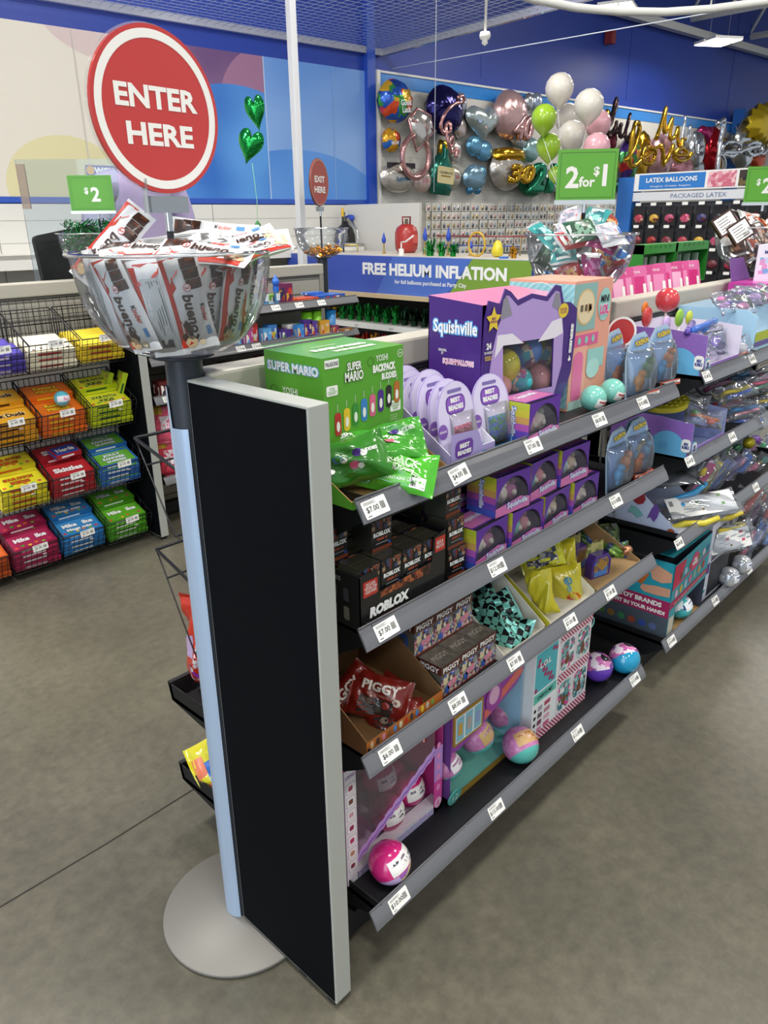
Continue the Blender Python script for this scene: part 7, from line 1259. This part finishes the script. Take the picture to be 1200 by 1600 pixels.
for u, v, w, h, c, l, tx in ((711, 238, 18, 36, 'd5cfca', 'small white foil balloon with red lettering near the bottle', 'TH'), (709, 277, 20, 34, 'cfc8bc', 'small cream foil balloon right of the bottle', '50'), (719, 200, 18, 34, 'd5c4c0', 'small white and red balloon below the rose script', None), (829, 234, 24, 40, '9ec2c4', 'pale teal foil balloon left of the green latex balloons', None), (811, 218, 24, 30, 'c0c3c8', 'small silver foil balloon below the rose number', None), (862, 282, 18, 44, 'a9adb2', 'silver foil balloon behind the 2 for 1 card', None), (880, 300, 20, 30, 'b5b8bc', 'small silver balloon low behind the green card', None)):
    fb('foil_balloon', u, v, w, h, foil(c, .2, .6), l, text=[(tx, 0, 0, .3, .2, 'b04a4a')] if tx else None, off=.1)
fb('foil_balloon', 792, 265, 50, 66, foil('c4bfb8', .2, .6), 'white mug of beer foil balloon with gold foam', art=lambda mb, w, h, th: (pillow(mb, [(-w*.9, h*.3), (w*.9, h*.3), (w*.8, h*.95), (0, h*1.05), (-w*.8, h*.9)], th*1.2, GLDF, None),))
fb('foil_balloon', 832, 284, 42, 48, foil('2a7a5a', .18, .7), 'dark green foil balloon right of the white mug balloon', off=.1)
# lettering balloons
def letters(s, u, v, wpxs, hpx, mat, label, off=.24, rot=0., bev=.09, at=None):
    cu = bpy.data.curves.new('t', 'FONT'); cu.body = s; cu.size = 1; cu.extrude = .02; cu.bevel_depth = bev; cu.bevel_resolution = 3; cu.resolution_u = 4; cu.offset = -.02; cu.shear = .25; cu.align_x = 'CENTER'; cu.space_character = 1.05
    ob = bpy.data.objects.new('t', cu); me = bpy.data.meshes.new_from_object(ob); bpy.data.objects.remove(ob); me.name = 'letter_balloon'
    xs = [q.co.x for q in me.vertices]; ys = [q.co.y for q in me.vertices]; zs_ = [q.co.z for q in me.vertices]; sc = wpx(u, v); sv = abs(wpt(u, v+1)[1]-wpt(u, v-1)[1])/2; fx = wpxs*sc/(max(xs)-min(xs)); fy = hpx*sv/(max(ys)-min(ys)); cx = (max(xs)+min(xs))/2; cy = (max(ys)+min(ys))/2; fz = min(fx, fy)
    for q in me.vertices: q.co = ((q.co.x-cx)*fx, (q.co.y-cy)*fy, q.co.z*fz)
    me.materials.clear(); me.materials.append(mat); me.polygons.foreach_set('use_smooth', [True]*len(me.polygons))
    o = bpy.data.objects.new('letter_balloon', me); C.objects.link(o); tag(o, label, 'balloon', 'lettering balloons'); o.matrix_world = wallframe(u, v, off, rot); return o
letters('30', 815, 272, 40, 30, GLDF, 'gold number 30 balloon in front of the mug balloon', .34); letters('21', 848, 278, 46, 46, foil('2f8a68', .18, .8), 'green number 21 balloon low on the board', .3); letters('40', 818, 200, 30, 40, ROSE, 'rose gold script number balloon below the dusty pink balloon', .3)
def script_word(pts, u, v, wpxs, hpx, rad, mat, label, off, rot=0.):
    """inflated foil handwriting: a smooth tube through the stroke points"""
    P_ = [Vector((x, y, 0)) for x, y in pts]; out = []
    for i in range(len(P_)-1):
        p0, p1, p2, p3 = P_[max(i-1, 0)], P_[i], P_[i+1], P_[min(i+2, len(P_)-1)]
        for k in range(4): t = k/4; out.append(.5*((2*p1)+(p2-p0)*t+(2*p0-5*p1+4*p2-p3)*t*t+(3*p1-p0-3*p2+p3)*t**3))
    out.append(P_[-1]); s = wpx(u, v); sv = abs(wpt(u, v+1)[1]-wpt(u, v-1)[1])/2; x0, x1 = min(q.x for q in out), max(q.x for q in out); y0, y1 = min(q.y for q in out), max(q.y for q in out)
    fin = [((q.x-(x0+x1)/2)/(x1-x0)*wpxs*s, (q.y-(y0+y1)/2)/(y1-y0)*hpx*sv, .012*math.sin(i*.5)) for i, q in enumerate(out)]
    mb = MB(); mb.tube(fin, [rad*sv*(1+.15*math.sin(i*1.9)) for i in range(len(fin))], mat, None, 9); o = mb.build('letter_balloon', label=label, cat='balloon', group='lettering balloons'); o.matrix_world = wallframe(u, v, off, rot)
def loop(cx, cy, r, a0, a1, n=7, ry=None): return [(cx+r*math.cos(math.radians(a0+(a1-a0)*i/n)), cy+(ry or r)*math.sin(math.radians(a0+(a1-a0)*i/n))) for i in range(n+1)]
LOVE = [(-.1, .15), (.12, .45), (.3, 1.0), (.2, 1.15), (.08, 1.0), (.06, .2), (.16, .0), (.34, .12)]+loop(.62, .26, .22, 190, 560, 9)+[(.95, .5), (1.02, .48), (1.08, .2), (1.16, .0), (1.3, .3), (1.36, .5), (1.42, .48), (1.5, .26)]+loop(1.68, .26, .19, 0, 290, 7)+[(1.95, .12), (2.05, .3)]
script_word(LOVE, 1032, 225, 96, 62, 3.6, GLDF, 'gold script foil balloon word love', .46, .06)
ZIG = [(0, 0), (.15, 1.0), (.22, 1.05), (.3, .3), (.45, .8), (.52, .75), (.56, .2), (.68, .3), (.8, .65), (.9, .2), (1.0, .0), (1.05, .3), (1.2, .35)]
script_word(ZIG, 1052, 200, 44, 50, 3.2, GLDF, 'gold script foil balloon rising above the word love', .42, -.1); script_word(ZIG, 1080, 212, 32, 60, 2.4, CHR, 'silver script foil balloon right of the word love', .4, .1)
FET = [(0, .3), (.12, .5), (.3, 1.2), (.2, 1.3), (.1, .9), (.06, .2), (.2, .05), (.3, .35), (.4, .6), (.45, .2), (.55, .5), (.62, .55), (.68, .15), (.8, .3), (.95, 1.0), (.92, .3), (1.02, .1)]+loop(1.25, .28, .16, 0, 290, 6)+[(1.45, .1)]
script_word(FET, 975, 190, 46, 58, 2.9, foil('4a3a3c', .15, .85), 'dark bronze script foil balloon at the upper right of the board', .22, -.12)
PAR = [(-.05, 1.1), (.1, 1.25), (.14, 1.0), (.1, .2), (.08, -.7), (.16, -.95), (.28, -.85), (.24, -.2), (.12, .05)]+loop(.4, .22, .26, 200, -150, 9)+[(.62, .1), (.8, .2)]+loop(1.08, .22, .24, 30, 380, 9)+[(1.32, .0), (1.45, .2), (1.5, .5), (1.55, .55), (1.62, .42), (1.75, .45), (1.8, .1), (1.95, .1), (2.1, .9), (2.08, .1), (2.3, .1), (2.36, .5), (2.4, .1), (2.6, .1), (2.7, .5), (2.6, -.5), (2.45, -.7), (2.5, -.3), (2.9, .3)]
script_word(PAR, 1195, 235, 135, 84, 3.4, CHR, 'silver script foil balloon word party at the right edge', .5, .05); letters('BDAY', 1122, 238, 26, 46, GLDF, 'gold letters balloon partly behind the silver word', .2)
# rose script on the dark balloon
script_word([(.9, 1.9), (1.2, 2.0), (1.3, 1.8), (.8, 1.7), (.2, 1.35), (.0, .9), (.2, .6), (.5, .7), (.45, 1.0), (.3, .8), (.35, .3), (.55, .1), (.75, .25), (.6, .5), (.5, .2), (.7, -.1), (.9, .05), (.85, -.3)], 707, 198, 32, 92, 3.0, foil('cf9a98', .16, .8), 'rose gold script balloon curling over the dark blue one', .42, 0)
for u, v, w, h, m, l, shp in ((955, 220, 14, 34, foil('6a2438', .15, .7), 'dark wine foil balloon left of love', 'ell'), (982, 248, 26, 72, busy(['c83a3a', '3f8a4a', '5a3f9a', 'd8a03a', '2f6fc0'], 8, .15, .6), 'rainbow long foil balloon left of love', 'ell'), (1002, 245, 22, 80, GLDF, 'tall gold foil balloon behind the word love', 'ell'), (1030, 245, 34, 70, foil('d0a0a8', .18, .6), 'pink foil balloon behind the word love', 'ell'), (1065, 262, 34, 34, foil('cf8a96', .2, .6), 'dusty pink round foil balloon below love', 'ell'), (1102, 210, 22, 36, foil('b02f6a', .15, .7), 'magenta gem foil balloon', 'heart'), (1112, 235, 22, 74, foil('b81f2a', .13, .8), 'red twisted foil balloon column', 'ell'), (1088, 235, 20, 60, CHR, 'silver foil balloon left of the red column', 'ell'), (1090, 262, 18, 30, SIL, 'small silver balloon below the silver one', 'ell'), (1126, 205, 14, 26, foil('d8d0d0', .2, .5), 'white foil balloon above the red column', 'ell'), (948, 185, 10, 30, GLDF, 'narrow gold balloon edge behind the pink latex balloons', 'ell'), (1045, 285, 30, 18, foil('c8b0b4', .2, .5), 'pale pink foil balloon low on the board', 'ell'), (972, 290, 18, 30, foil('2a5a4a', .2, .6), 'dark green balloon below the rainbow one', 'ell'), (898, 290, 16, 30, SIL, 'silver balloon between the green cards', 'ell')): fb('foil_balloon', u, v, w, h, m, l, shp)
# second board at the far right
mb = MB(); cx0 = wpt(1141, 200)[0]; mb.box((cx0, .3, .10), (cx0+4, 2.97, .16), P('d6d3ca', .5), WF); mb.box((cx0-.08, .3, .06), (cx0+.02, 3.0, .24), P('2a66b8', .35), WF); mb.box((cx0, 2.88, .16), (cx0+4, 2.99, .18), P('2a66b8', .3), WF); mb.build('balloon_board', label='white board with blue frame at the right edge of the photo', cat='display board')
st = lambda w, h: [(w*(1 if i % 2 else .78)*math.cos(PI*i/14), h*(1 if i % 2 else .78)*math.sin(PI*i/14)) for i in range(28)]
fb('foil_balloon', 1192, 195, 48, 68, foil('d8b82a', .18, .6), 'yellow sun foil balloon at the right edge', st, off=.45)
fb('foil_balloon', 1162, 225, 30, 80, CHR, 'large silver foil balloon behind the silver word', 'ell', off=.3); fb('foil_balloon', 1184, 250, 20, 30, foil('c8502a', .2, .5), 'orange foil balloon behind the silver word', off=.3)
# little hanging packets in rows below the balloons
PKM = []
for i, (a, b) in enumerate((('c8b8a8', 'c7a8a4'), ('d8d4cc', 'b9bcc2'), ('d5cdbf', 'c0ac80'), ('cfcac4', '7a7a80'), ('dcd6ce', 'c09aa0'), ('d2d0ca', '9aaab8'))):
    mb = MB(); mb.box((-.037, -.045, -.003), (.037, .04, .003), P('d9d5cb', .4)); mb.box((-.03, .02, .003), (.03, .038, .004), P('e9e6e0', .4)); pillow(mb, [(.02*math.cos(t_*.785)*(1+.3*(t_ % 2)), -.012+.024*math.sin(t_*.785)*(1+.2*((t_+i) % 2)), ) for t_ in range(8)], .008, foil(b, .2, .7), TR(0, 0, .004), 3); mb.rod((0, .032, -.02), (0, .032, .02), .002, CHROME, None, 4); PKM.append(mb.mesh('letter_packet'))
rnd = random.Random(5)
RN = ['top', 'second', 'third', 'fourth', 'lowest', 'sixth']
x0, z0 = wpt(662, 316); 
for r in range(6):
    for c in range(46):
        x = x0+.078*c; z = 1.585-.092*r
        o = bpy.data.objects.new('letter_packet', PKM[rnd.randrange(6)]); C.objects.link(o); tag(o, 'small letter balloon packet on the wall pegs, %s row, column %d from the left' % (RN[r], c+1), 'packet', 'letter balloon packets'); o.matrix_world = TR(*(W0+WD*x+WN*(.075+.01*(c % 2))+UP*z)) @ fr((0, 0, 0), WD, (0, 0, 1)) @ RY(rnd.uniform(-.25, .25))
# latex balloon cluster
LTX = {'white': P('e3ddd2', .3, coat=.5), 'green': P('9ac22f', .25, coat=.6), 'pink': P('e3aab5', .3, coat=.5)}
cl = [(874, 140, 44, 'white', 'topmost white latex balloon of the cluster'), (920, 166, 46, 'white', 'white latex balloon at upper right of the cluster'), (886, 185, 40, 'white', 'white latex balloon in the middle of the cluster'), (893, 214, 44, 'white', 'lowest white latex balloon of the cluster'), (850, 186, 40, 'green', 'upper green latex balloon'), (857, 230, 38, 'green', 'lower green latex balloon'), (867, 272, 22, 'green', 'green latex balloon mostly hidden by the green card'), (934, 195, 40, 'pink', 'upper pink latex balloon'), (932, 232, 42, 'pink', 'lower pink latex balloon')]
for i, (u, v, d, c, lb) in enumerate(cl):
    dd = (5.7, 5.45, 6.0, 5.75, 5.4, 5.55, 5.65, 5.75, 5.5)[i]; q = nearc(u, v, dd); r = d/2*dd/FPX; t = thing('latex_balloon', lb, 'balloon', TR(*q), 'latex balloons behind the 2 for 1 card'); mb = MB(); mb.lathe([(0, -1.28*r), (.12*r, -1.2*r), (.35*r, -1.0*r), (.75*r, -.62*r), (.96*r, -.2*r), (1*r, .12*r), (.92*r, .5*r), (.66*r, .85*r), (.3*r, 1.04*r), (0, 1.08*r)], LTX[c], None, 28); mb.build('balloon', t); mb = MB(); mb.lathe([(0, -1.26*r), (.1*r, -1.34*r), (.12*r, -1.36*r)], LTX[c], None, 10); mb.build('knot', t); mb = MB(); b = nearc(885, 330, 5.6)-q; mb.tube([(0, 0, -1.3*r), (b.x*.4, b.y*.4, b.z*.5), (b.x, b.y, b.z)], .0018, WP, None, 4); mb.build('ribbon', t)
b = nearc(885, 330, 5.6); mb = MB(); mb.cyl(.025, -.03, .03, foil('b9bcc2', .2, .8), None, 12); mb.rod((0, 0, -b.z+.0), (0, 0, -.03), .006, BLK); mb.cyl(.12, -b.z, -b.z+.012, BLK, None, 20); mb.build('balloon_anchor', label='black post anchoring the latex balloon cluster', cat='post', loc=b)
# green heart balloons over the checkout
for u, v, w, h, lb, rt in ((399, 173, 30, 58, 'upper green foil heart balloon over the checkout', .15), (391, 226, 38, 58, 'lower green foil heart balloon over the checkout', -.3)):
    q = nearc(u, v, 4.6); k = 4.6/FPX/2; t = thing('foil_balloon', lb, 'balloon', frame(q, VR*.8+VT*.5, VT) @ RZ(rt), 'green heart balloons'); mb = MB(); pillow(mb, [(x*w*k*1.05, y*h*k) for x, y in HEART], w*k*.6, foil('1f9a45', .14, .8), None); mb.build('balloon', t)
a = nearc(394, 255, 4.6); b = nearc(404, 372, 4.6); t = thing('balloon_ribbon', 'thin green ribbon and white clip holding the green heart balloons', 'ribbon', TR(*b)); mb = MB(); mb.tube([a-b, (a-b)*.5+VR*.01, (0, 0, .09)], .002, P('8ac890', .4), None, 4); mb.build('ribbon', t); mb = MB(); mb.box((-.02, -.02, -.06), (.02, .02, .05), P('e6e2d8', .4)); mb.lathe([(.008, .05), (.02, .075), (.004, .1)], P('2f8a45', .4), None, 8); mb.rod((0, 0, -b.z), (0, 0, -.06), .008, P('e6e2d8', .4)); mb.build('clip', t)
for i, (u, v) in enumerate(((352, 352), (437, 347))):
    q = wat(u, v, .25); mb = MB()
    for k in range(5): mb.tube([(0, 0, 0), (.04*math.cos(k*1.3), 0, .03+.01*k), (.09*math.cos(k*1.3), .02, .01*math.sin(k))], .009, P('3a5aa8', .4), None, 5)
    mb.build('ribbon_curl', label='blue curled ribbon lying on the white wall ledge, %s one' % ('left' if i == 0 else 'right'), cat='ribbon', loc=(q.x, q.y, 1.262))
# ================================================================ packaged latex fixture
LX = Vector((5.2, 2.14, 0)); LDR = Vector((-.105, -.9945, 0)); LF = fr(LX, LDR, (0, 0, 1))
t = thing('latex_display', 'blue framed peg display headed LATEX BALLOONS', 'display rack', LF @ RX(-PI/2)); LL = LF
t.matrix_world = I4
mb = MB(); mb.box((0, .0, -.05), (2.2, 1.56, 0), P('55575c', .5), LF); mb.build('back_board', t); mb = MB(); mb.box((-.03, 0, -.06), (.1, 1.74, .06), P('2468b8', .35), LF); mb.build('side_post', t, label='blue side post')
mb = MB(); mb.box((.1, 1.64, -.02), (2.6, 1.76, .05), P('e8e8e6', .4), LF); T = LF @ TR(0, 0, .05); mb.rect(.14, 1.65, .52, .1, P('2f7ac8', .35), T); mb.text('LATEX BALLOONS', .40, 1.712, WP, T, w=.40, h=.032, z=.002, bold=.02); mb.text('Imagine. Create. Inspire.', .40, 1.668, WP, T, w=.32, h=.016, z=.002, bold=.0)
for k, cs in enumerate((['d890a0', 'e8c0c8', 'c86a80'], ['3a2f2a', '6a5a3a', '1f1f1f'], ['2a2a3a', 'c8c8d0', '5a5a6a'], ['3a1f3a', '8a4a6a', '2a1a2a'])): mb.rect(.68+.22*k, 1.65, .2, .1, busy(cs, 40, .4), T, .002)
mb.build('header_sign', t); mb = MB(); mb.box((.1, 1.57, -.02), (2.6, 1.63, .05), P('d5d8de', .35), LF); mb.text('PACKAGED LATEX', .62, 1.6, P('6a7a9a', .4), T, w=.42, h=.03, z=.001, bold=.01); mb.build('shelf_strip', t)
PCH = ['a83a4a', '2f2f38', 'c8a03a', '8a2f3a', 'b04a6a', '9a2a2a', 'c84a7a', '6a2f3a', '3a3a6a']
rnd = random.Random(4)
for r in range(4):
    for c in range(9):
        t = thing('balloon_pouch', 'dark balloon pouch on a peg, %s row, %s from left of the latex display' % (RN[r], ORD[c]), 'pouch', LF @ TR(.17+.125*c, 1.465-.155*r, .045), 'balloon pouches on the latex display')
        mb = MB(); mb.box((-.05, -.07, -.006), (.05, .065, .006), P('1d1c20', .35)); mb.build('pouch', t); mb = MB(); cc = PCH[(c*2+r*3) % 9]; mb.ball(.04, busy([cc, PCH[(c+r) % 9], cc, 'd8b0a0'] if (r+c) % 3 == 0 else [cc, cc, '5a1f2a'], 60, .35), TR(0, -.018, .006) @ Matrix.Diagonal((1, .8, .3, 1)), 12, 6); mb.build('balloons', t); mb = MB(); mb.box((-.022, .072, .03), (.022, .092, .032), PAPER); mb.rod((0, .07, -.045), (0, .07, .03), .002, CHROME, None, 4); mb.build('price_label', t)
# ================================================================ checkout behind the candy rack
mb = MB(); q = nearc(100, 320, 3.7); a = nearc(40, 250, 3.7); b = nearc(165, 440, 3.7)
mb.box((-.2, -.006, -.0), (.28, .0, .62), clear('eef3f6', .10, .03, .5)); mb.box((-.2, -.008, .40), (-.16, .004, .6), clear('e0d0c4', .3, .1, .3)); o = mb.build('clear_screen', label='clear acrylic sneeze screen at the checkout, left of the enter sign', cat='screen'); o.matrix_world = TR(q.x, q.y, 1.13) @ RZ(-.78)
mb = MB(); mb.box((-.7, 2.78, 0), (2.3, 3.02, .98), P('8f9092', .5)); mb.box((-.72, 2.76, .98), (2.3, 3.04, 1.01), P('b9b9b6', .4)); mb.box((-.7, 2.77, .3), (2.3, 2.78, .31), P('6a6a6c', .5)); mb.build('checkout_counter', label='grey checkout counter behind the candy rack', cat='counter')
q = ony(60, 436, 2.9); mb = MB(); mb.lathe([(0, 0), (.032, 0), (.034, .02), (.034, .1), (.012, .125), (.01, .14), (.014, .145), (.014, .155), (0, .155)], P('e9e8e4', .35), None, 18); mb.cyl(.005, .155, .19, P('e9e8e4', .35), None, 8); mb.tube([(-.035, 0, .185), (0, 0, .192), (.015, 0, .188)], .006, P('e9e8e4', .35)); mb.build('soap_pump', label='white hand sanitizer pump bottle on the checkout counter', cat='bottle', loc=(q.x, 2.9, 1.01))
q = ony(100, 390, 2.93); t = thing('card_terminal', 'black checkout monitor seen from behind beside the hand pump', 'monitor', TR(q.x, 2.93, 1.01)); mb = MB(); mb.prism(rrect(-.15, -.12, .34, .24, .02), -.012, .012, P('121316', .45), fr((0, 0, .30), (1, .2, .15), (0, .15, 1))); mb.build('screen', t); mb = MB(); mb.cyl(.09, 0, .012, P('121316', .45), None, 20); mb.rod((0, 0, .01), (0, .0, .25), .02, P('121316', .45), None, 10); mb.build('stand', t)
mini_box(q.x+.14, 2.80, 1.01, .2, .12, .05, '2a2c30', 'black receipt printer on the checkout counter', ['2a2c30', '3a3c42'], 0, 'receipt_printer')
# poster
mb = MB(); x, z = wpt(140, 284); x2, z2 = wpt(192, 246); mb.box((0, 0, 0), (.5, .36, .004), P('e6e3dc', .4)); T = TR(0, 0, .0044); mb.rect(.0, .27, .5, .09, P('4a46a0', .4), T); mb.text('WOW!', .21, .315, WP, T, w=.26, h=.06, bold=.06); mb.disc(.045, .315, .04, .04, P('d8a02a', .4), T, .001); mb.text('We deliver!', .22, .2, P('3a3a4a', .4), T, w=.3, h=.05, bold=.02); mb.text('Same day to your door', .2, .12, P('6a6a74', .4), T, w=.2, h=.018, bold=0); mb.poly([(.4, .03), (.48, .0), (.48, .1), (.44, .12)], P('d8c83a', .4), T)
o = mb.build('poster', label='white delivery poster with violet band on the mural, partly behind the enter sign', cat='poster'); o.matrix_world = TR(*(W0+WD*(x-.03)+WN*.03+UP*(z-.17))) @ fr((0, 0, 0), WD, (0, 0, 1)) @ Matrix.Scale(.8, 4)
# shop assistant in a lavender shirt
PX = nearc(214, 300, 4.1); PX = Vector((PX.x, PX.y, 0)); face = math.atan2(-VT.y, -VT.x)
t = thing('person', 'person in a lavender shirt standing at the checkout behind the enter sign', 'person', TR(*PX) @ RZ(math.atan2(WD.y, WD.x)) @ Matrix.Scale(1.09, 4))
def skin_mesh(name, pts, edges, mat, parent, sub=2):
    me = bpy.data.meshes.new(name); me.from_pydata([p[:3] for p in pts], edges, []); o = bpy.data.objects.new(name, me); C.objects.link(o); me.materials.append(mat); o.parent = parent
    sm = o.modifiers.new('skin', 'SKIN'); sm.use_smooth_shade = True; ly = me.skin_vertices[0] if me.skin_vertices else None
    if ly is None:
        bm = bmesh.new(); bm.from_mesh(me); bm.verts.layers.skin.verify(); bm.to_mesh(me); bm.free(); ly = me.skin_vertices[0]
    for i, p in enumerate(pts): ly.data[i].radius = (p[3], p[4] if len(p) > 4 else p[3]); ly.data[i].use_root = (i == 0)
    o.modifiers.new('sub', 'SUBSURF').levels = sub; o.modifiers['sub'].render_levels = sub; return o
SKN = P('8a5a42', .5)
bp = [(0, 0, 1.02, .15, .11), (0, 0, 1.2, .14, .1), (0, 0, 1.42, .165, .105), (0, 0, 1.53, .11, .07), (0, -.01, 1.62, .05, .05), (0, -.02, 1.70, .07, .08), (0, -.02, 1.80, .075, .09), (0, -.01, 1.88, .045, .055)]
be = [(i, i+1) for i in range(7)]
for s in (-1, 1):
    b = len(bp); bp += [(s*.2, 0, 1.50, .06), (s*.25, -.01, 1.22, .045), (s*.22, -.17, 1.08, .033), (s*.19, -.26, 1.06, .022), (s*.18, -.31, 1.055, .026)]; be += [(3, b)]+[(b+i, b+i+1) for i in range(4)]
    for k in range(4): b2 = len(bp); bp += [(s*.18+(k-1.5)*.02, -.36, 1.05, .009), (s*.18+(k-1.5)*.022, -.385+.01*abs(k-1.5), 1.035, .008)]; be += [(b+4, b2), (b2, b2+1)]
    b2 = len(bp); bp += [(s*.18-s*.035, -.32, 1.05, .01), (s*.18-s*.045, -.35, 1.04, .008)]; be += [(b+4, b2), (b2, b2+1)]
    b = len(bp); bp += [(s*.1, 0, .92, .1), (s*.11, -.01, .5, .065), (s*.11, .02, .1, .042), (s*.115, -.06, .035, .035), (s*.12, -.15, .03, .03)]; be += [(0, b)]+[(b+i, b+i+1) for i in range(4)]
skin_mesh('body', bp, be, SKN, t)
SHR = P('a89bc0', .8); sp = [(0, 0, .98, .175, .13), (0, 0, 1.2, .17, .125), (0, 0, 1.42, .19, .125), (0, 0, 1.53, .135, .085), (0, -.005, 1.575, .07, .06)]; se = [(i, i+1) for i in range(4)]
for s in (-1, 1): b = len(sp); sp += [(s*.2, 0, 1.50, .08), (s*.255, -.01, 1.24, .066), (s*.245, -.08, 1.14, .058)]; se += [(3, b), (b, b+1), (b+1, b+2)]
skin_mesh('shirt', sp, se, SHR, t)
sp = [(0, 0, 1.0, .165, .125)]; se = []
for s in (-1, 1): b = len(sp); sp += [(s*.1, 0, .88, .11), (s*.11, -.01, .5, .08), (s*.11, .02, .08, .062)]; se += [(0, b), (b, b+1), (b+1, b+2)]
skin_mesh('trousers', sp, se, P('24252c', .8), t)
mb = MB(); mb.ball(.1, P('1d1512', .7), TR(0, .0, 1.83), 18, 10, (.92, 1.05, 1.0), -.1); mb.build('hair', t)
mb = MB(); FT = P('e8e4de', .4)
for s in (-1, 1): mb.ball(.011, FT, TR(s*.03, -.098, 1.775), 10, 6); mb.ball(.006, INK, TR(s*.03, -.107, 1.775), 8, 5)
mb.build('eyes', t); mb = MB(); mb.ball(.014, SKN, TR(0, -.112, 1.745), 10, 6, (.8, 1, 1.3)); mb.build('nose', t); mb = MB(); mb.ball(.02, P('6a3a34', .5), TR(0, -.095, 1.71), 10, 5, (1.2, .5, .3)); mb.build('mouth', t)
for s in (-1, 1): mb = MB(); mb.ball(.022, SKN, TR(s*.084, -.01, 1.765), 10, 6, (.4, .8, 1.3)); mb.build('ear', t)
